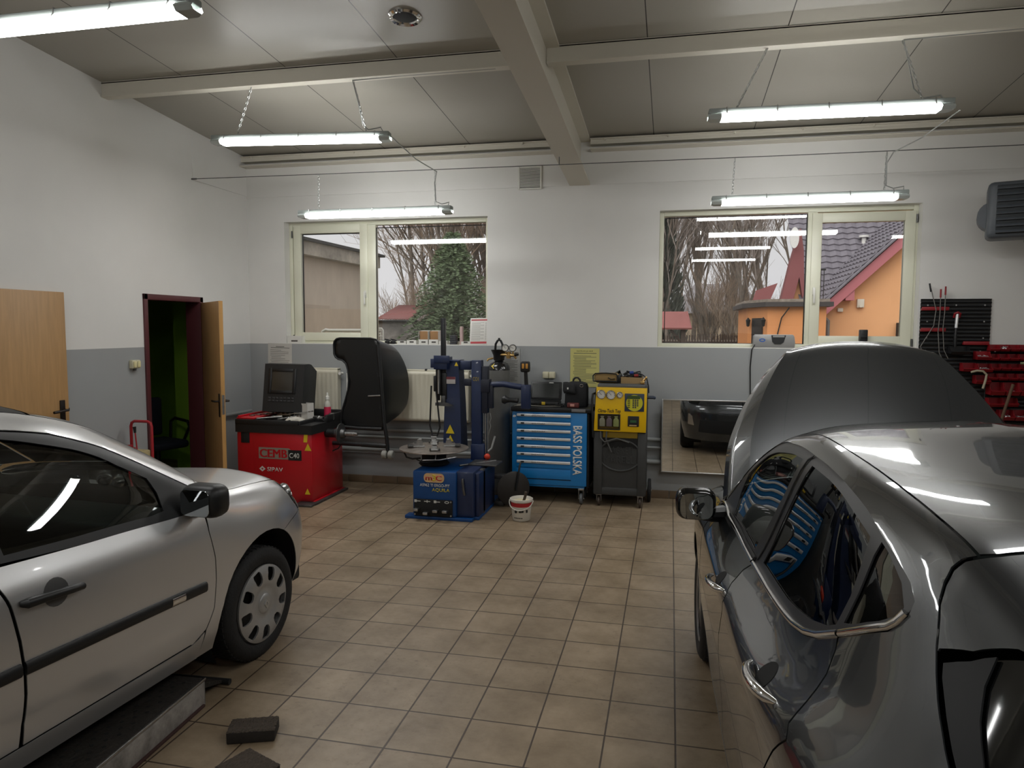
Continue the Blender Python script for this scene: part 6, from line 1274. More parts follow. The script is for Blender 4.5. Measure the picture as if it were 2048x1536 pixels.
# ================================================================== THINGS ON THE WINDOW SILLS
zs = 1.5945
def carton(x0, x1, h, label, open_=False, y0=7.60, y1=7.69, print_=True, group='small cartons on the window sill'):
    t = thing('carton', label, 'box', ((x0+x1)/2, 7.64, zs), group)
    if not open_: m = MB(); m.box((x0, y0, zs), (x1, y1, zs+h), .001); m.build('carton_body', WHT, t, smooth=False)
    else:
        m = MB()
        for (a, b) in (((x0, y0), (x0, y1)), ((x1, y0), (x1, y1)), ((x0, y1), (x1, y1))): m.grid([[(a[0], a[1], zs), (b[0], b[1], zs)], [(a[0], a[1], zs+h*(1 if a[1] > 7.65 else .95)), (b[0], b[1], zs+h)]])
        m.grid([[(x0, y0, zs), (x1, y0, zs)], [(x0, y0, zs+.055), (x1, y0, zs+.055)]]); m.grid([[(x0, y0, zs+.001), (x1, y0, zs+.001)], [(x0, y1, zs+.001), (x1, y1, zs+.001)]])
        o = m.build('carton_body', WHT, t, smooth=False); md = o.modifiers.new('t', 'SOLIDIFY'); md.thickness = .002
        m = MB(); m.box((x0+.012, y0+.012, zs+.003), (x1-.004, y1-.006, zs+h*.95), .002); m.build('brown_insert', mat('carton_inside', '#96714c', .8), t)
    if print_: m = MB(); m.box((x0+(x1-x0)*.3, y0-.0015, zs+.018), (x0+(x1-x0)*.75, y0-.0003, zs+.034)); m.build('print', mat('print_dark', '#47433f', .7), t)
    return t
carton(-4.375, -4.195, .085, 'small white carton at the left end of the left window sill', y0=7.60, y1=7.70)
carton(-3.005, -2.905, .035, 'flat white carton on the sill, leftmost right of the guard')
t = carton(-2.895, -2.785, .045, 'low white carton with raised lid on the left window sill')
m = MB(); m.grid([[(-2.895, 7.605, zs+.05), (-2.785, 7.605, zs+.085)], [(-2.895, 7.685, zs+.055), (-2.785, 7.685, zs+.095)]]); o = m.build('lid', WHT, t); md = o.modifiers.new('t', 'SOLIDIFY'); md.thickness = .003
carton(-2.755, -2.645, .155, 'left one of two open upright cartons showing brown card on the sill', True)
carton(-2.635, -2.525, .155, 'right one of two open upright cartons showing brown card on the sill', True)
carton(-2.515, -2.425, .04, 'low white carton on the sill just left of the black post')
carton(-2.26, -2.16, .035, 'low white carton beside the framed price list on the sill')
for i in range(5):
    z = zs+i*.0205; m = MB(); m.box((-2.395+.003*(i % 2), 7.61, z+.0005), (-2.325+.003*(i % 2), 7.68, z+.0195), .003)
    top(m.build('weight_box', mat('stack_dark', '#34353a', .5)), ['lowest', 'second lowest', 'middle', 'second highest', 'topmost'][i]+' dark flat box in the small stack on the left window sill', 'box', 'stack of dark boxes on the sill')
m = MB(); m.box((-2.285, 7.63, zs), (-2.255, 7.68, zs+.20), .003, M=Matrix.Identity(4)); top(m.build('blister_pack', mat('pack_pink', '#b9a09c', .6)), 'narrow upright pinkish pack beside the stack of dark boxes on the sill', 'pack')
for i, (x, l) in enumerate(((-3.14, 'left'), (-3.07, 'right'))):
    m = MB(); pts = [(x+.03*math.cos(k*.9), 7.645+.025*math.sin(k*.9), zs+.010+.004*k) for k in range(12)]; m.tube(pts, .008, 6); m.box((x-.03, 7.62, zs+.0005), (x+.02, 7.66, zs+.03), .006); top(m.build('sensor_part', BLK), l+' one of two tangled black parts on the left window sill', 'part')
t = thing('price_list', 'framed white list with red bars leaning at the right end of the left window', 'sign', (-2.06, 7.62, zs)); LT = frame((-2.165, 7.60, zs), (1, 0, .02), (-.03, .22, .97))
m = MB(LT); m.box((0, 0, -.006), (.205, .30, 0), .002); m.build('board', mat('board_white', '#d6d4cf', .5), t)
RB = mat('list_red', '#b0323a', .5)
m = MB(LT); m.prism(rect(.012, .193, .27, .285), Matrix(), .0015); m.build('red_bar', RB, t)
m = MB(LT); m.prism(rect(.012, .193, .012, .035), Matrix(), .0015); m.build('red_bar', RB, t)
m = MB(LT)
for i in range(17): m.prism(rect(.018, .16 if i % 3 else .12, .05+i*.0122, .0535+i*.0122), Matrix(), .001); m.prism(rect(.172, .188, .05+i*.0122, .0535+i*.0122), Matrix(), .001)
m.build('print_lines', mat('list_grey', '#8e8c86', .7), t)
t = thing('battery_charger', 'silver-grey charger unit with blue oval badge on the right window sill', 'charger', (1.01, 7.64, zs)); CHG = mat('charger_silver', '#9b9b9a', .35, .2)
m = MB(); m.prism([(.815, 0), (1.21, 0), (1.215, .05), (1.205, .115), (1.19, .132), (.835, .132), (.818, .115)], FXZ(7.595) @ Matrix.Translation((0, zs, 0)), .10, bev=.008); m.build('case', CHG, t)
m = MB(); m.prism([(.985, .125), (1.125, .125), (1.105, .055), (1.075, .035), (1.02, .035), (.995, .06)], FXZ(7.590) @ Matrix.Translation((0, zs, 0)), .004); m.build('dark_panel', mat('charger_dark', '#2c2d2f', .35), t)
m = MB(); m.prism(rect(1.0, 1.11, .105, .122), FXZ(7.587) @ Matrix.Translation((0, zs, 0)), .003); m.build('button_bar', CHG, t)
m = MB(); m.prism(circ(.90, .075, .030, 24, .018), FXZ(7.593) @ Matrix.Translation((0, zs, 0)), .003, holes=[circ(.90, .075, .019, 20, .009)]); m.build('oval_badge', mat('badge_blue', '#2f5fae', .4), t)
m = MB(); m.tube([(.83, 7.60, zs+.03), (.80, 7.57, zs-.02), (.79, 7.575, zs-.2), (.80, 7.575, zs-.5), (.82, 7.578, zs-.8)], .006, 6); m.build('power_cable', BLK, t)
m = MB(); m.box((1.815, 7.61, zs), (1.885, 7.68, zs+.185), .008); m.box((1.822, 7.606, zs+.10), (1.878, 7.611, zs+.125), .002); top(m.build('spray_can', BLK), 'small black canister on the right window sill above the raised bonnet', 'canister')
# ================================================================== MIRROR
t = thing('wall_mirror', 'large silver-framed mirror low on the back wall beside the grey car', 'mirror', (.4, 7.57, .30))
m = MB(); m.box((-.062, 7.497, .308), (.862, 7.501, 1.047)); m.build('mirror_pane', mirror_mat(), t, smooth=False)
m = MB(); fr(m, -.075, .875, .297, 1.060, 7.488, 7.514, .012); m.build('mirror_frame', mat('mirror_frame_alu', (.55, .55, .54), .3, .8), t)
# ================================================================== AIR HEATER
HG = mat('heater_grey', '#50555b', .45); HM = Matrix.Translation((2.99, 6.98, 2.81)) @ Matrix.Rotation(math.radians(-19), 4, 'Z')
t = thing('unit_heater', 'grey louvred air heater hanging high at the right edge', 'heater', (2.99, 6.98, 2.57))
m = MB(HM); m.box((-.34, -.10, -.24), (.34, .22, .24), .045, seg=3); m.build('casing', HG, t)
m = MB(HM); m.box((-.272, -.112, -.205), (.31, -.095, .205), .004); m.build('louvre_bay', mat('bay_dark', '#1d2226', .6), t)
for i in range(8):
    m = MB(HM); z = -.185+i*.0525; m.box((-.275, -.022, -.004), (.31, .022, .004), .003, M=Matrix.Translation((0, -.118, z)) @ Matrix.Rotation(math.radians(38), 4, 'X')); m.build('louvre', HG, t)
m = MB(HM); m.prism(arcp(0, -.02, .11, 90, 270, 10, .12), Matrix(((1, 0, 0, -.30), (0, 0, 1, -.02), (0, 1, 0, -.02), (0, 0, 0, 1))), .2); m.build('side_boss', HG, t)
m = MB(HM); m.cyl((.0, .02, -.24), (.0, .02, -.275), .06, n=24); m.build('bottom_boss', mat('bay_dark', '#1d2226', .6), t)
m = MB(HM); m.box((-.03, .2, -.05), (.03, .56, .05), .005); m.build('wall_bracket', DST, t)
# ================================================================== TOOL WALL
BP = mat('tool_panel_black', '#191a1c', .5)
def ribbed(x0, x1, z0, z1, label, pitch=.036):
    t = thing('slatwall', label, 'tool panel', ((x0+x1)/2, YB, z0)); rows = []; z = z0
    while z < z1-.001:
        for dz, dy in ((0, .022), (.006, .012), (.018, .010), (.030, .014), (.0345, .024)):
            zz = min(z+dz, z1); rows.append([(x0, YB-dy, zz), (x1, YB-dy, zz)])
        z += pitch
    rows = [[(x0, YB-.001, z0), (x1, YB-.001, z0)]]+rows+[[(x0, YB-.001, z1), (x1, YB-.001, z1)]]
    m = MB(); m.grid(rows)
    m.build('ribbed_plate', BP, t, angle=20)
    k = 0
    for i in range(3):
        for j in range(3):
            x = x0+.06+i*(x1-x0-.12)/2; zz = z0+.06+j*(z1-z0-.12)/2; m = MB(); m.cyl((x, YB-.012, zz), (x, YB-.028, zz), .007, n=10); m.build('screw', STL, t)
    return t
ribbed(2.331, 2.938, 1.645, 2.075, 'black ribbed tool panel beside the right window frame, upper of two')
ribbed(2.925, 4.30, .70, 1.640, 'large black ribbed tool panel behind the red bins')
ribbed(2.331, 2.92, .70, 1.640, 'black ribbed tool panel partly hidden behind the raised bonnet')
RBIN = mat('bin_red', '#86141d', .45); BBIN = mat('bin_black', '#1b1b1d', .45)
for (x0, x1, z, l) in ((2.33, 2.565, 1.965, 'upper red tool rail on the black panel by the window'), (2.33, 2.545, 1.765, 'lower red tool rail on the black panel by the window'), (2.70, 2.92, 1.640, 'red tool rail along the top of the red bins')):
    m = MB(); m.box((x0, YB-.06, z), (x1, YB-.022, z+.022), .004); m.box((x0, YB-.062, z), (x1, YB-.052, z+.034), .003); top(m.build('tool_rail', RBIN), l, 'rail')
_bins = {}
def bin_(x, z, w_, h_, d, label, mt=RBIN, group='red storage bins'):
    key = (round(w_, 3), round(h_, 3), mt.name); yb = YB-.026
    if key in _bins:
        src, px_, pz = _bins[key]; return dup(src, (x-px_, 0, z-pz), label, group)
    t = thing('storage_bin', label, 'bin', (x, yb, z), group); e = .004; M0 = Matrix.Translation((x, yb, z)) @ Matrix.Rotation(math.pi/2, 4, 'Z') @ Matrix.Rotation(math.pi/2, 4, 'X')
    m = MB(); side = [(0, 0), (-d*.80, 0), (-d, h_*.34), (-d*.72, h_*.50), (-d*.55, h_), (0, h_)]
    for xx in (0, w_-e):
        m.prism([(yy, zz) for yy, zz in side], Matrix(((0, 0, 1, x+xx), (1, 0, 0, yb), (0, 1, 0, z), (0, 0, 0, 1))), e)
    m.box((x, yb-d*.80, z), (x+w_, yb, z+e)); m.box((x, yb-e, z), (x+w_, yb, z+h_)); m.grid([[(x, yb-d*.80, z), (x+w_, yb-d*.80, z)], [(x, yb-d, z+h_*.34), (x+w_, yb-d, z+h_*.34)]])
    m.build('bin_shell', mt, t, smooth=False)
    m = MB(); m.tube([(x+.002, yb-d, z+h_*.34), (x+w_-.002, yb-d, z+h_*.34)], .0045, 6); m.build('front_lip', mt, t)
    _bins[key] = (t, x, z); return t
BX = lambda px: 2.799+(px-1956)*.00425
BZ = lambda py: 1.544-(py-711)*.0046
ordn = ['first', 'second', 'third', 'fourth', 'fifth', 'sixth', 'seventh', 'eighth']
for r, (py, n0) in enumerate(((702, 1983), (721, 1983), (741, 1987), (761, 1983))):
    for i in range(7):
        bin_(BX(n0+i*19.6), BZ(py), .079, .060, .095, '%s small red bin from the left in the %s row of small bins' % (ordn[i], ('top', 'second', 'third', 'fourth')[r]))
big = [(1956, 720, 'topmost medium red bin, holding bright screws, left of the small bins'), (1930, 744, 'medium red bin half hidden behind the bonnet, second row'), (1960, 745, 'medium red bin next to the hooked white hose, second row'), (1957, 769, 'medium red bin at the left below the hooked hose'), (1985, 815, 'medium red bin left of the long stick foot'), (2014, 814, 'medium red bin right of the long stick foot')]
for px_, py, l in big: bin_(BX(px_), BZ(py), .120, .078, .12, l, group='medium red bins')
for i, px_ in enumerate((1985, 2014, 2043, 2072)): bin_(BX(px_), BZ(791), .118, .115, .14, '%s large red bin from the left in the row of large bins' % ordn[i], group='large red bins')
for i, px_ in enumerate((2008, 2036, 2064)): bin_(BX(px_), BZ(842), .116, .092, .13, '%s deep red bin from the left in the bottom row of bins' % ordn[i], group='bottom row of red bins')
bin_(BX(1903), BZ(709), .165, .075, .13, 'black open bin hanging left of the red bins above the bonnet', BBIN, 'black bins')
SCR = mat('zinc_screws', (.6, .6, .6), .35, .8)
random.seed(11)
def pile(px_, py, w_, lab):
    m = MB(); x0 = BX(px_); z0 = BZ(py)
    for k in range(26):
        a = random.uniform(0, 6.3); p = Vector((x0+random.uniform(.014, w_-.02), YB-.075-random.uniform(0, .045), z0+.012+random.uniform(0, .028))); d = Vector((math.cos(a), math.sin(a), random.uniform(-.4, .6)))*.012; m.cyl(p-d, p+d, .0035, n=5)
    o = m.build('screws', SCR); meta(o, lab, 'screws', None, 'stuff')
pile(1956, 720, .11, 'loose zinc screws in the topmost medium red bin'); pile(1960, 745, .11, 'loose zinc screws in the medium bin by the hooked hose'); pile(2014, 791, .11, 'loose zinc screws in the second large red bin'); pile(2008, 842, .11, 'loose zinc screws in the first deep red bin'); pile(2036, 842, .11, 'loose zinc screws in the second deep red bin'); pile(2002, 702, .075, 'loose zinc screws in the top row of small bins')
# tools on the panel
m = MB(); 
t = thing('pry_tool', 'red and silver hook tool hanging on the black panel', 'tool', (2.64, 7.53, 1.6))
m = MB(); m.tube([(2.615, 7.55, 1.90), (2.615, 7.53, 1.935), (2.64, 7.525, 1.945), (2.66, 7.53, 1.935), (2.66, 7.55, 1.90)], .011); m.build('red_hook', RBIN, t)
m = MB(); m.tube([(2.638, 7.535, 1.93), (2.63, 7.53, 1.80)], .014); m.build('silver_grip', ALU, t)
m = MB(); m.tube([(2.63, 7.53, 1.80), (2.625, 7.525, 1.72), (2.628, 7.525, 1.62)], [.011, .017, .015]); m.build('dark_shaft', BLK, t)
for i, (x, zt_, c_, l) in enumerate(((2.40, 2.17, BLK, 'grey bowden cable with black end hanging before the window-side panel'), (2.485, 2.115, RBIN, 'grey bowden cable with small dark red end, middle of three'), (2.525, 2.14, RBIN, 'thin rod with red grip hanging at the right of the bowden cables'))):
    t = thing('bowden_cable', l, 'cable', (x, 7.53, 1.6)); m = MB(); dx = (.05, .0, .0)[i]; m.tube([(x, 7.53, zt_), (x+dx, 7.525, zt_-.20), (x+dx*.9-.01, 7.52, zt_-.35), (x-.02+dx*.2-(.06 if i == 0 else -.03), 7.525, zt_-.55), (x+(-.03 if i == 0 else .05), 7.53, zt_-.63)], .004, 6); m.build('sheath', mat('cable_sheath', '#6e6c68', .5), t)
    m = MB(); m.tube([(x-.015*(i == 0), 7.53, zt_+.05), (x, 7.53, zt_-.03)], .008); m.build('cable_end', c_, t)
m = MB(); m.tube([(2.73, 7.40, 1.39), (2.78, 7.40, 1.405), (2.83, 7.40, 1.40), (2.86, 7.40, 1.37), (2.855, 7.40, 1.32), (2.835, 7.40, 1.24)], .010, 8); top(m.build('bent_hose', mat('hose_beige', '#a59b86', .5)), 'beige hooked hose end hanging before the red bins', 'hose')
m = MB(); m.tube([(3.05, 7.32, 1.29), (3.02, 7.33, 1.15), (2.78, 7.40, .005)], .013, 10); top(m.build('wooden_stick', mat('stick_brown', '#5c4634', .7)), 'brown stick leaning before the red bins', 'stick')
m = MB(); m.cyl((3.20, 7.40, 1.48), (3.14, 7.42, 1.478), .012, n=12); m.cyl((3.20, 7.40, 1.48), (3.26, 7.38, 1.484), .018, n=12); top(m.build('screwdriver', mat('tool_mixed', '#7a8060', .5)), 'screwdriver with pale handle lying across the small red bins', 'screwdriver')
# ================================================================== LIFT PLATFORM, BLOCKS, PUMP CART, CHAIR
DK = mat('platform_grimy', '#2e2a26', .6, .3, var=.4, vscale=12, bump=.3, bscale=60); PAINT = mat('platform_side_worn', '#98938e', .55, var=.65, vscale=9)
PM = Matrix.Translation((-2.115, 2.87, 0)) @ Matrix.Rotation(math.radians(3.5), 4, 'Z')
lp_ = thing('lift_platform', 'low grimy perforated steel lift platform under the silver car', 'lift', (-2.4, 2.0, 0))
m = MB(PM); m.box((-.56, -1.55, .118), (-.012, 0, .128), .003); m.build('deck', DK, lp_)
holes_m = mat('hole_dark', '#0a0a0a', .9)
m = MB(PM); n = 0
for j in range(34):
    for i in range(9):
        x, y = -.07-i*.055-(.027 if j % 2 else 0), -.06-j*.043
        m.lathe([(.009, .1283), (.0075, .1292), (0, .1286)], (x, y, 0), n=8)
o = m.build('deck_holes', holes_m, lp_); o['kind'] = 'stuff'
m = MB(PM); m.box((-.014, -1.55, .004), (0, .0, .126), .003); m.box((-.56, -.012, .0), (0, .0, .12), .003); m.box((-.57, -1.55, .004), (-.556, 0, .126), .003); m.build('side_skirt', PAINT, lp_)
m = MB(PM); m.box((-.006, -1.55, .119), (.006, 0.0, .132), .003); m.build('edge_strip', STL, lp_)
m = MB(PM); m.box((-.004, -1.55, .0), (.012, -.02, .012), .003); m.build('foot_rail', mat('rail_red', '#3c2320', .7), lp_)
m = MB(PM); m.prism([(0, .10), (.18, .025), (.18, .012), (0, .07)], Matrix(((0, 0, 1, -.56), (1, 0, 0, .004), (0, 1, 0, 0), (0, 0, 0, 1))), .54); m.build('ramp_flap', DK, lp_)
m = MB(PM); m.cyl((-.57, .185, .018), (.015, .185, .018), .015, n=14); m.build('flap_roller', BLKM, lp_)
BLKR = mat('fibre_block', '#4a4036', .9, var=.35, vscale=40, bump=.8, bscale=70, stretch=(3, 1, 1)); BLKS = mat('fibre_side', '#2b2622', .9, var=.3, vscale=30)
def block(cx, cy, rot, w_, d_, h_, lab):
    M = Matrix.Translation((cx, cy, 0)) @ Matrix.Rotation(rot, 4, 'Z'); t = thing('rubber_block', lab, 'block', (cx, cy, 0), 'worn lifting blocks')
    m = MB(M); m.box((-w_/2, -d_/2, 0.001), (w_/2, d_/2, h_*.92), .006); m.build('block_body', BLKS, t)
    random.seed(int(cx*-1000)); m = MB(M); n1, n2 = 28, 16; rows = [[(-w_/2+w_*i/n1+random.uniform(-.002, .002), -d_/2+d_*j/n2+random.uniform(-.002, .002), h_*(.93+.07*random.random()) if 0 < i < n1 and 0 < j < n2 else h_*.88) for i in range(n1+1)] for j in range(n2+1)]
    m.grid(rows); m.build('worn_top', BLKR, t, angle=60)
block(-1.745, 2.682, math.radians(20.5), .20, .115, .058, 'dark fibrous block on the tiles, the farther of two')
block(-1.60, 2.415, math.radians(-22), .20, .16, .056, 'dark fibrous block on the tiles at the lower edge, the nearer of two')
# red pump cart
t = thing('pump_cart', 'red tubular cart with lever and beige tank by the open door', 'cart', (-4.64, 5.55, 0)); PR = mat('cart_red', '#9c1f28', .4)
m = MB(); m.tube([(-4.775, 5.55, .10), (-4.775, 5.55, .88), (-4.765, 5.55, .91), (-4.735, 5.55, .925), (-4.60, 5.55, .925), (-4.57, 5.55, .91), (-4.56, 5.55, .88), (-4.56, 5.55, .10)], .013, 10); m.box((-4.78, 5.42, .03), (-4.55, 5.56, .06), .006); m.build('frame', PR, t)
m = MB(); m.box((-4.74, 5.40, .54), (-4.565, 5.535, .675), .012); m.build('tank', mat('tank_beige', '#a89a70', .6, var=.15), t)
m = MB(); m.box((-4.75, 5.39, .30), (-4.555, 5.535, .535), .015); m.build('lower_body', PR, t)
m = MB(); m.tube([(-4.66, 5.48, .68), (-4.675, 5.48, .84)], .006); m.build('lever', PR, t)
m = MB(); m.cyl((-4.675, 5.48, .83), (-4.68, 5.48, .885), .010, .015, n=12); m.build('lever_grip', BLK, t)
m = MB(); m.cyl((-4.72, 5.46, .675), (-4.72, 5.46, .72), .03, n=16); m.cyl((-4.68, 5.46, .675), (-4.68, 5.46, .70), .018, n=12); m.build('pump_head', PR, t)
for x in (-4.80, -4.535):
    m = MB(); m.lathe([(0, -.015), (.06, -.015), (.07, -.008), (.07, .008), (.06, .015), (0, .015)], (x, 5.5, .071), (1, 0, 0), 24); m.build('cart_wheel', RUB, t)
m = MB(); m.tube([(-4.815, 5.33, .55), (-4.815, 5.33, .73), (-4.80, 5.33, .755), (-4.77, 5.33, .76), (-4.735, 5.33, .755), (-4.728, 5.32, .70)], .013, 8); m.box((-4.825, 5.29, .50), (-4.79, 5.37, .56), .006); m.box((-4.83, 5.27, .001), (-4.785, 5.37, .50), .012); top(m.build('hose_bracket', DST), 'dark bent steel bracket standing left of the red pump cart', 'bracket')
# office chair and drum inside the side room
CH = mat('chair_navy', '#0f1522', .85)
t = thing('office_chair', 'dark office chair with armrest inside the green room', 'chair', (-5.45, 6.95, 0)); O_ = Matrix.Translation((-5.52, 6.80, 0)) @ Matrix.Rotation(math.radians(-20), 4, 'Z')
m = MB(O_); m.box((-.24, -.24, .44), (.24, .24, .53), .04, seg=3); m.build('seat', CH, t)
m = MB(O_); m.box((-.28, -.2, .55), (-.20, .2, .98), .035, seg=3); m.build('backrest', CH, t)
for s in (-1, 1):
    m = MB(O_); m.tube([(-.18, s*.27, .48), (-.18, s*.28, .70), (-.10, s*.28, .74), (.14, s*.28, .72), (.17, s*.28, .66), (.08, s*.27, .50)], .016); m.build('armrest', BLK, t)
m = MB(O_); m.cyl((0, 0, .12), (0, 0, .44), .03); m.build('gas_lift', BLK, t)
for k in range(5):
    a = k*2*math.pi/5; m = MB(O_); m.tube([(0, 0, .13), (.29*math.cos(a), .29*math.sin(a), .075)], [.026, .018]); m.sphere((.29*math.cos(a), .29*math.sin(a), .032), .031); m.build('base_arm', BLK, t)
m = MB(); m.box((-6.35, 7.0, .0), (-5.98, 7.2, .42), .02, M=Matrix.Identity(4)); top(m.build('crate', mat('crate_dark', '#2a3036', .6)), 'dark plastic crate on the floor of the green room behind the chair', 'crate')
# ================================================================== OUTSIDE
GR = -.25
m = MB(); m.grid([[(-70, 7.95, GR), (70, 7.95, GR)], [(-70, 130, GR), (70, 130, GR)]]); struct(m.build('ground', mat('yard_ground', '#6d6553', .95, var=.35, vscale=.8), smooth=False))
STUC = mat('stucco_aged', '#d0c2b0', .9, var=.16, vscale=1.1, stretch=(1, 1, .35)); CONC = mat('concrete_stained', '#b5ada0', .9, var=.5, vscale=2.2); ROOFD = mat('bitumen_roof', '#3a3836', .8)
t = thing('outbuilding', 'grey stuccoed outbuilding with flat concrete roof outside the left window', 'building', (-12, 15, GR))
wx = lambda y: -8.86+.03*(y-12)
m = MB(); m.prism([(-16, 11.2), (wx(11.2), 11.2), (wx(19.4), 19.4), (-16, 19.4)], Matrix.Translation((0, 0, GR)), 3.50-GR); m.build('wall', STUC, t, smooth=False)
m = MB(); m.prism([(-16.2, 10.9), (wx(11)+.22, 10.9), (wx(19.7)+.30, 19.75), (-16.2, 19.75)], Matrix.Translation((0, 0, 3.50)), .32); m.build('roof_slab', CONC, t, smooth=False)
m = MB(); m.prism([(-16.2, 10.8), (wx(11)+.30, 10.8), (wx(19.7)+.40, 19.9), (-16.2, 19.9)], Matrix.Translation((0, 0, 3.82)), .07); m.build('roof_edge', ROOFD, t, smooth=False)
t = thing('shed', 'low weathered shed with dark red sheet roof beside the spruce', 'shed', (-9.7, 25, GR))
m = MB(); m.box((-10.9, 24, GR), (-8.9, 27, 1.98)); m.build('wall', mat('shed_wall', '#7d7873', .9, var=.6, vscale=2.5), t, smooth=False)
RSH = mat('sheet_red', '#7a4440', .55, var=.15, vscale=3)
m = MB(); n = 36; xs = [-10.35+1.25*i/n for i in range(n+1)]
m.grid([[(x, 24.1, 2.05+.018*(i % 3 == 0)) for i, x in enumerate(xs)], [(x-.1, 26.6, 2.62+.018*(i % 3 == 0)) for i, x in enumerate(xs)]]); o = m.build('sheet_roof', RSH, t); md = o.modifiers.new('t', 'SOLIDIFY'); md.thickness = .03
m = MB(); m.box((-11.0, 23.9, 1.98), (-8.8, 24.2, 2.04)); m.box((-11.0, 23.9, 1.98), (-8.8, 27, 2.0)); m.prism([(-11.0, 2.04), (-10.35, 2.04), (-10.5, 2.5), (-11.0, 2.9)], FXZ(24.1), .1); m.build('eave_board', ROOFD, t, smooth=False)
WM = mat('white_rail', '#d5d2cc', .5)
t = thing('railing', 'low white metal railing in the yard beyond the left window', 'railing', (-4.5, 9.5, GR))
m = MB(); m.tube([(-4.92, 9.5, 1.66), (-4.90, 9.5, 1.72), (-4.85, 9.5, 1.745), (-4.80, 9.5, 1.735), (-4.4, 9.5, 1.737), (-4.0, 9.5, 1.74)], .022, 8); m.tube([(-4.80, 9.5, 1.69), (-4.0, 9.5, 1.695)], .012, 6); m.build('top_rail', WM, t)
for i in range(6):
    m = MB(); m.tube([(-4.78+i*.155, 9.5, 1.73), (-4.78+i*.155, 9.5, GR)], .011, 6); m.build('baluster', WM, t)
t = thing('railing', 'white metal frame in the yard seen above the wheel guard', 'railing', (-4, 9.3, GR))
m = MB(); m.tube([(-4.04, 9.4, GR), (-4.04, 9.4, 1.74), (-4.02, 9.4, 1.765), (-3.95, 9.4, 1.765), (-3.93, 9.4, 1.74), (-3.93, 9.4, GR)], .014, 8); m.tube([(-4.04, 9.4, 1.66), (-3.93, 9.4, 1.66)], .008, 6); m.build('frame', WM, t)
# spruce
NEED = mat('spruce_needles', '#697a59', .9, var=.35, vscale=5); BARK = mat('bark_grey', '#70655b', .95, var=.3, vscale=6); TWIG = mat('twig_brown', '#958a83', .95, var=.2, vscale=2)
random.seed(21)
t = thing('spruce', 'dark green spruce outside the right pane of the left window', 'tree', (-6.8, 22, GR), None)
m = MB(); m.tube([(-6.8, 22, GR), (-6.8, 22, 4.45)], [.16, .02], 8); m.build('trunk', BARK, t)
bm = bmesh.new()
def blade(p, d, l, wd):
    d = d.normalized(); s = d.cross(Vector((random.uniform(-1, 1), random.uniform(-1, 1), random.uniform(-1, 1)))).normalized()*wd
    v = [bm.verts.new(p), bm.verts.new(p+d*l*.5+s), bm.verts.new(p+d*l), bm.verts.new(p+d*l*.5-s)]; bm.faces.new(v)
H = 4.75
for k in range(430):
    f = (k+random.random())/430; z = GR+.25+H*f**1.05; R = 2.35*(1-f)**.75*random.uniform(.75, 1.08)+.10; a = k*2.39996+random.uniform(-.2, .2)
    dirv = Vector((math.cos(a), math.sin(a), 0)); n = int(8+R*18)
    for i in range(n):
        q = (i+.5)/n; p = Vector((-6.8, 22, z))+dirv*(R*q)+Vector((0, 0, .25*R*q-.55*R*q*q)); up = .45*q
        for sd in (-1, 1):
            dd = dirv*random.uniform(.5, 1)+dirv.cross(Vector((0, 0, 1)))*sd*random.uniform(.5, 1.1)+Vector((0, 0, random.uniform(-.35, .35)+up*.4)); blade(p, dd, random.uniform(.13, .26)*(1.1-.4*q), .022)
me = bpy.data.meshes.new('foliage')
for v in bm.verts: v.co -= OFF[t.name]
bm.to_mesh(me); bm.free(); me.materials.append(NEED); o = bpy.data.objects.new('foliage', me); _link(o, t)
# bare trees: three built ones, the rest copies
def bare(name, label, x, y, h, seed, trunks, twig_m, spread=.42, cat='tree', group='bare trees beyond the yard', levels=4, r0=.13):
    random.seed(seed); t = thing(name, label, cat, (x, y, GR), group); mt, mw = MB(), MB()
    def grow(p, d, l, r, lv, dst):
        n = 3 if lv < 3 else 2; pts = [p]; rr = [r]
        for i in range(n):
            d = (d+Vector((random.uniform(-1, 1), random.uniform(-1, 1), random.uniform(-.3, .5)))*.13).normalized(); pts.append(pts[-1]+d*(l/n)); rr.append(r*(1-.45*(i+1)/n))
        (mt if lv < 2 else mw).tube(pts, rr, (7, 5, 4, 3, 3)[lv], caps=False)
        if lv >= levels: return
        k = (7, 5, 4, 3)[min(lv, 3)]
        for i in range(k):
            f = random.uniform(.28, 1.0) if lv else random.uniform(.30, 1.0); j = min(int(f*n), n-1); q = pts[j].lerp(pts[j+1], f*n-j)
            a = random.uniform(0, 6.283); s = d.orthogonal().normalized(); s = Matrix.Rotation(a, 3, d) @ s
            nd = (d*(1-spread*.5)+s*spread*1.5+Vector((0, 0, .35))).normalized(); grow(q, nd, l*random.uniform(.42, .68), max(r*.42, .006), lv+1, None)
    for i in range(trunks):
        a = random.uniform(0, 6.283); rr = random.uniform(0, .5)*(trunks > 1); grow(Vector((x+rr*math.cos(a), y+rr*math.sin(a), GR)), Vector((.14*math.cos(a), .14*math.sin(a), 1)).normalized(), h*random.uniform(.8, 1)*.72, r0*random.uniform(.7, 1), 0, None)
    mt.build('trunk', BARK, t); mw.build('twigs', twig_m, t); return t
TL = 'leafless tree with many thin branches beyond the yard'
BUFF = mat('twig_buff', '#927e6c', .95, var=.2, vscale=2)
A = bare('bare_tree', TL, 2.2, 33, 11.5, 3, 1, TWIG, .34); B = bare('bare_tree', TL, .1, 29, 10, 8, 2, TWIG, .30); Cc = bare('bare_tree', TL, -9, 36, 11, 12, 2, BUFF, .44)
def tcopy(src, x, y, rz, sc):
    r = dup(src, (x-src.location.x, y-src.location.y, 0)); r.rotation_euler = (0, 0, rz); r.scale = (sc, sc, sc*random.uniform(.92, 1.1))
random.seed(5)
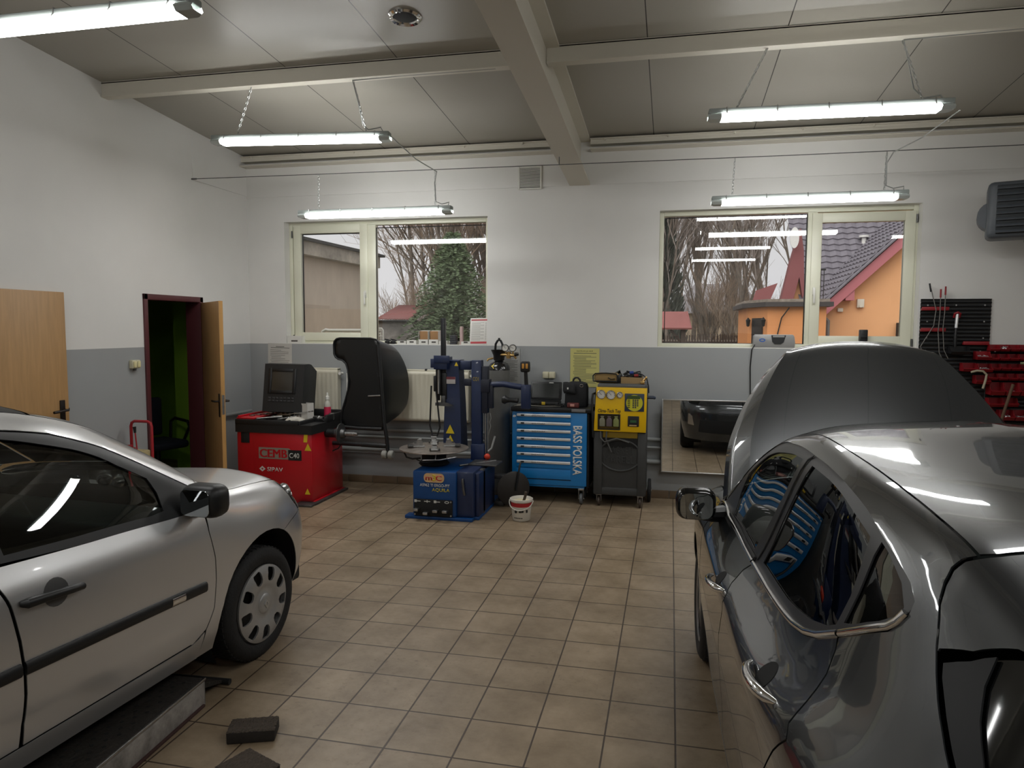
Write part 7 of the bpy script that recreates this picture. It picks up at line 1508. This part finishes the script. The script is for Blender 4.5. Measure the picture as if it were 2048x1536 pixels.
for (src, x, y) in ((B, -1.2, 34), (A, 1.0, 36), (B, 1.6, 31), (A, 3.6, 36), (B, 3.1, 42), (A, -1.6, 43), (B, 5.2, 40), (A, .4, 46), (A, 2.9, 30), (A, 4.6, 31), (Cc, -11.5, 38), (Cc, -7.0, 40), (A, -12.5, 42), (Cc, -5.4, 36), (B, -9.5, 44), (Cc, -14, 40), (A, -6.5, 47), (Cc, -12.2, 33), (Cc, -10.2, 31), (B, -8.2, 34), (Cc, -8.0, 30)):
    tcopy(src, x, y, random.uniform(0, 6.28), random.uniform(.85, 1.2))
sh = bare('bare_shrub', 'tall leafless shrub of thin buff twigs beyond the yard', -9.0, 28, 3.8, 31, 7, BUFF, .34, 'shrub', 'bare shrubs beyond the yard', 3, .035)
random.seed(9)
for (x, y) in ((-10.6, 28.5), (-11.6, 30), (-8.3, 27), (-9.8, 30), (-7.4, 29), (2.4, 31), (1.4, 32), (3.2, 32)): tcopy(sh, x, y, random.uniform(0, 6.28), random.uniform(.8, 1.15))
t = thing('conifer', 'tall dark columnar conifer at the left edge of the right window', 'tree', (-.30, 30, GR)); bm = bmesh.new(); random.seed(4)
for k in range(2600):
    f = random.random(); z = 6.3*f; R = .95*(1-f)**.6*math.sqrt(random.random())+.05; a = random.uniform(0, 6.283); blade(Vector((R*math.cos(a), R*math.sin(a), z)), Vector((math.cos(a)*.5, math.sin(a)*.5, 1)), random.uniform(.25, .5), .045)
me = bpy.data.meshes.new('foliage'); bm.to_mesh(me); bm.free(); me.materials.append(mat('thuja_green', '#4b5046', .9, var=.3)); o = bpy.data.objects.new('foliage', me); _link(o, t)
m = MB(); m.tube([(-.30, 30, GR), (-.30, 30, 5.5)], [.12, .02], 7); m.build('trunk', BARK, t)
# orange house
ORG = mat('orange_render', '#e2a877', .9, var=.08, vscale=1.2); ORD = mat('orange_annex', '#df9760', .9, var=.08, vscale=1.5); PINK = mat('fascia_pink', '#b0666c', .6); TILEM = mat('roof_tiles', '#77727a', .6, var=.15, vscale=4)
hs_ = thing('house', 'orange rendered house with dark tiled roof outside the right window', 'house', (5.5, 18, GR))
E0, PK, SL = (3.02, 2.07), 7.2, .972
zr = lambda x: E0[1]+SL*(min(x, 2*PK-x)-E0[0])
m = MB(); m.prism([(3.19, GR), (2*PK-3.19, GR), (2*PK-3.19, zr(3.19)), (PK, zr(PK)), (3.19, zr(3.19))], FXZ(16.5), 5.5); m.build('gable_wall', ORG, hs_, smooth=False)
def tiled(mb, o, u, v, nu, nv, amp=.035):
    """tiled plane: u across the waves, v up the slope (tile courses)"""
    o, u, v = Vector(o), Vector(u), Vector(v); nn = u.cross(v).normalized(); rows = []; L = nv
    for j in range(nv):
        for jj, off in ((0, .03), (.98, 0)):
            rows.append([o+u*(i/(nu*4))+v*((j+jj)/nv)+nn*(off+amp*.5*(1+math.cos(i*math.pi/2))) for i in range(nu*4+1)])
    mb.grid(rows)
ly = 1.0
m = MB(); L_ = Vector((PK-2.85, 0, zr(PK)-zr(2.85))); tiled(m, (2.85, 22, zr(2.85)+.16), (0, -5.85, 0), L_, 20, 30); o = m.build('gable_roof', TILEM, hs_, angle=30); md = o.modifiers.new('t', 'SOLIDIFY'); md.thickness = .05; md.offset = -1
m = MB(); tiled(m, (2*PK-2.85, 16.15, zr(2.85)+.16), (0, 5.85, 0), (-L_.x, 0, L_.z), 20, 17); m.build('gable_roof', TILEM, hs_, angle=30)
m = MB(); m.prism([(2.86, zr(2.86)+.12), (PK, zr(PK)+.12), (PK, zr(PK)-.14), (2.95, zr(2.95)-.14), (2.86, zr(2.86)-.12)], FXZ(16.18), .07); m.prism([(2.95, zr(2.95)-.02), (PK, zr(PK)-.02), (PK, zr(PK)-.07), (2.95, zr(2.95)-.07)], FXZ(16.2), .3); m.prism([(2.9, 2.02), (3.62, 2.02), (3.62, 2.62), (3.5, 2.52), (3.1, 2.1)], FXZ(16.25), .2) if False else None
m.prism([(3.55, zr(3.55)-.14), (3.72, zr(3.72)-.14), (3.72, zr(3.55)-.20), (3.55, zr(3.55)-.20)], FXZ(16.2), .3); m.build('verge_board', PINK, hs_, smooth=False)
m = MB(); x = 2.95
while x < PK: m.box((-.17, -.09, 0), (.17, .09, .05), .01, M=Matrix.Translation((x, 16.2, zr(x)+.15)) @ Matrix.Rotation(-math.atan(SL), 4, 'Y')); x += .24
m.build('verge_tiles', TILEM, hs_)
m = MB(); m.box((3.25, 18.2, GR), (13, 24, 2.6)); m.build('main_wall', ORG, hs_, smooth=False)
m = MB(); tiled(m, (2.92, 18.0, 2.45), (9, 0, 0), (0, 4.6, 4.7), 36, 30); m.build('main_roof', TILEM, hs_, angle=30)
m = MB(); m.prism([(2.90, 4.12), (2.70, 3.35), (2.50, 2.38), (2.62, 2.33), (2.78, 2.45), (2.90, 3.0), (2.99, 2.5), (3.02, 2.6), (2.98, 3.6)], FXZ(17.9), .35); m.build('gable_board', mat('board_maroon', '#84494a', .6), hs_, smooth=False)
m = MB(); m.prism([(2.66, 2.3), (2.99, 2.3), (2.99, 2.75), (2.88, 3.3), (2.78, 2.75)], FXZ(18.1), .3); m.build('dormer_wall', ORG, hs_, smooth=False)
m = MB(); m.prism(circ(2.72, 3.87, .10, 24, .24), FXZ(17.6), .03); m.tube([(2.72, 17.6, 3.8), (2.80, 17.9, 3.75)], .02); m.build('satellite_dish', mat('dish_white', '#d9d7d3', .5), hs_)
m = MB(); m.tube([(4.62, 19.4, 3.75), (4.62, 19.4, 4.05)], .055, 12); m.cyl((4.62, 19.4, 4.05), (4.62, 19.4, 4.10), .12, n=14); m.build('roof_vent', mat('dish_white', '#d9d7d3', .5), hs_)
m = MB(); m.box((3.83, 16.42, 2.24), (3.97, 16.5, 2.42), .01); m.cyl((3.90, 16.42, 2.27), (3.90, 16.40, 2.27), .03, n=12); m.build('alarm_box', mat('box_cream', '#d5cdbd', .5), hs_)
m = MB(); m.box((3.45, 16.42, 2.15), (3.56, 16.5, 2.23), .01); m.build('wall_lamp', mat('box_cream', '#d5cdbd', .5), hs_)
m = MB(); m.tube([(3.03, 16.40, 2.1), (3.16, 16.36, 2.04), (3.25, 16.36, 1.96), (3.26, 16.36, GR)], .045, 10); m.build('downpipe', mat('pipe_zinc', '#6a6764', .5), hs_)
m = MB(); m.box((4.62, 16.3, GR), (4.75, 16.48, 1.92)); m.build('dark_shutter', BLKM, hs_)
an = [(1.58, 15.9), (1.86, 15.0), (2.95, 15.0), (3.1, 16.5), (3.1, 18.1), (1.58, 18.1)]
m = MB(); m.prism(an, Matrix.Translation((0, 0, GR)), 2.22-GR); m.build('annex_wall', ORD, hs_, smooth=False)
m = MB(); m.prism([(1.45, 15.85), (1.8, 14.85), (3.05, 14.85), (3.1, 18.2), (1.45, 18.2)], Matrix.Translation((0, 0, 2.22)), .09); m.build('annex_roof', mat('annex_edge', '#3d3736', .7), hs_, smooth=False)
m = MB(); m.prism([(1.5, 15.9), (1.85, 14.95), (3.0, 14.95), (3.0, 18), (1.5, 18)], Matrix.Translation((0, 0, 2.31)), .06); m.build('annex_gravel', mat('gravel_roof', '#94887c', .9, var=.4, vscale=15, bump=.5), hs_, smooth=False)
m = MB(); F_ = frame((1.62, 15.76, 1.2), (.28, -.9, 0), (0, 0, 1)); m.prism(rect(.14, .62, 0, .80), F_, .03); m.build('annex_window', mat('window_dark', '#2c2a2b', .2), hs_)
for q in (.07, .80):
    m = MB(F_); m.lathe([(0, .62), (.03, .64), (.045, .74), (.05, .76), (0, .82)], (q, 0, .08), (0, 1, 0), 10); m.build('wall_lantern', BLK, hs_)
m = MB(); m.tube([(2.25, 14.9, 2.2), (2.12, 14.95, 2.0), (2.06, 14.97, 1.7), (2.05, 14.97, 1.2)], .012, 6); m.build('wall_cable', BLK, hs_)
m = MB(); m.tube([(2.6, 15.2, 2.95), (2.95, 15.2, 2.95)], .015, 6); m.tube([(2.6, 15.2, 2.95), (2.6, 15.2, 2.36)], .015, 6)
for i in range(6): m.tube([(2.62+i*.06, 15.2, 2.95), (2.62+i*.06, 15.2, 2.36)], .008, 5)
m.build('balcony_rail', BLK, hs_)
m = MB(); m.prism([(1.72, 2.32), (2.1, 2.40), (2.25, 2.78), (1.80, 2.62)], FXZ(16.6), .03); m.build('awning', mat('board_maroon', '#84494a', .6), hs_, smooth=False)
# garden shelter, fence, far house
t = thing('garden_shelter', 'open garden shelter with red-brown roof behind the fence', 'shelter', (-.2, 20.5, GR)); RRB = mat('shelter_roof', '#8d5450', .7, var=.15, vscale=4)
m = MB(); m.grid([[(-1.6, 19.8, 1.80), (.54, 19.8, 1.80)], [(-1.5, 20.8, 2.26), (.40, 20.8, 2.26)], [(-1.6, 21.8, 1.80), (.54, 21.8, 1.80)]]); m.grid([[(.54, 19.8, 1.80), (.54, 21.8, 1.80)], [(.40, 20.79, 2.26), (.40, 20.81, 2.26)]]); o = m.build('roof', RRB, t, smooth=False); md = o.modifiers.new('t', 'SOLIDIFY'); md.thickness = .05
WD_ = mat('wood_dark', '#3f332c', .85)
for (x, y) in ((-1.4, 20), (.33, 20), (.33, 21.6), (-1.4, 21.6)):
    m = MB(); m.box((x-.06, y-.06, GR), (x+.06, y+.06, 1.8)); m.tube([(x, y, 1.35), (x+(-.35 if x > 0 else .35), y, 1.75)], .04, 6); m.build('post', WD_, t)
t = thing('picket_fence', 'dark picket fence across the far yard under the bare trees', 'fence', (1.3, 26, GR))
m = MB(); x = -1.0
while x < 3.4: m.box((x, 26, GR), (x+.05, 26.02, 1.55+.05*(int(x*20) % 2))); x += .095
m.box((-1.0, 26.02, 1.25), (3.4, 26.06, 1.33)); m.box((-1.0, 26.02, .3), (3.4, 26.06, .38)); m.build('pickets', WD_, t, smooth=False)
m = MB(); m.box((-1.0, 26.3, GR), (3.4, 26.5, 1.38)); m.build('low_wall', mat('low_wall', '#8b8178', .9), t, smooth=False)
t = thing('far_house', 'pale beige house with grey roof far behind the bare trees', 'house', (2.6, 52, GR))
m = MB(); m.box((.2, 50, GR), (6.0, 58, 2.9)); m.build('wall', mat('far_wall', '#b7a48c', .9), t, smooth=False)
m = MB(); m.grid([[(-.2, 49.6, 2.8), (6.4, 49.6, 2.8)], [(1.6, 54, 5.0), (4.8, 54, 5.0)]]); m.grid([[(-.2, 49.6, 2.8), (-.2, 58, 2.8)], [(1.6, 54, 5.0), (1.6, 54.02, 5.0)]]); m.build('roof', mat('far_roof', '#8a8587', .8), t, smooth=False)
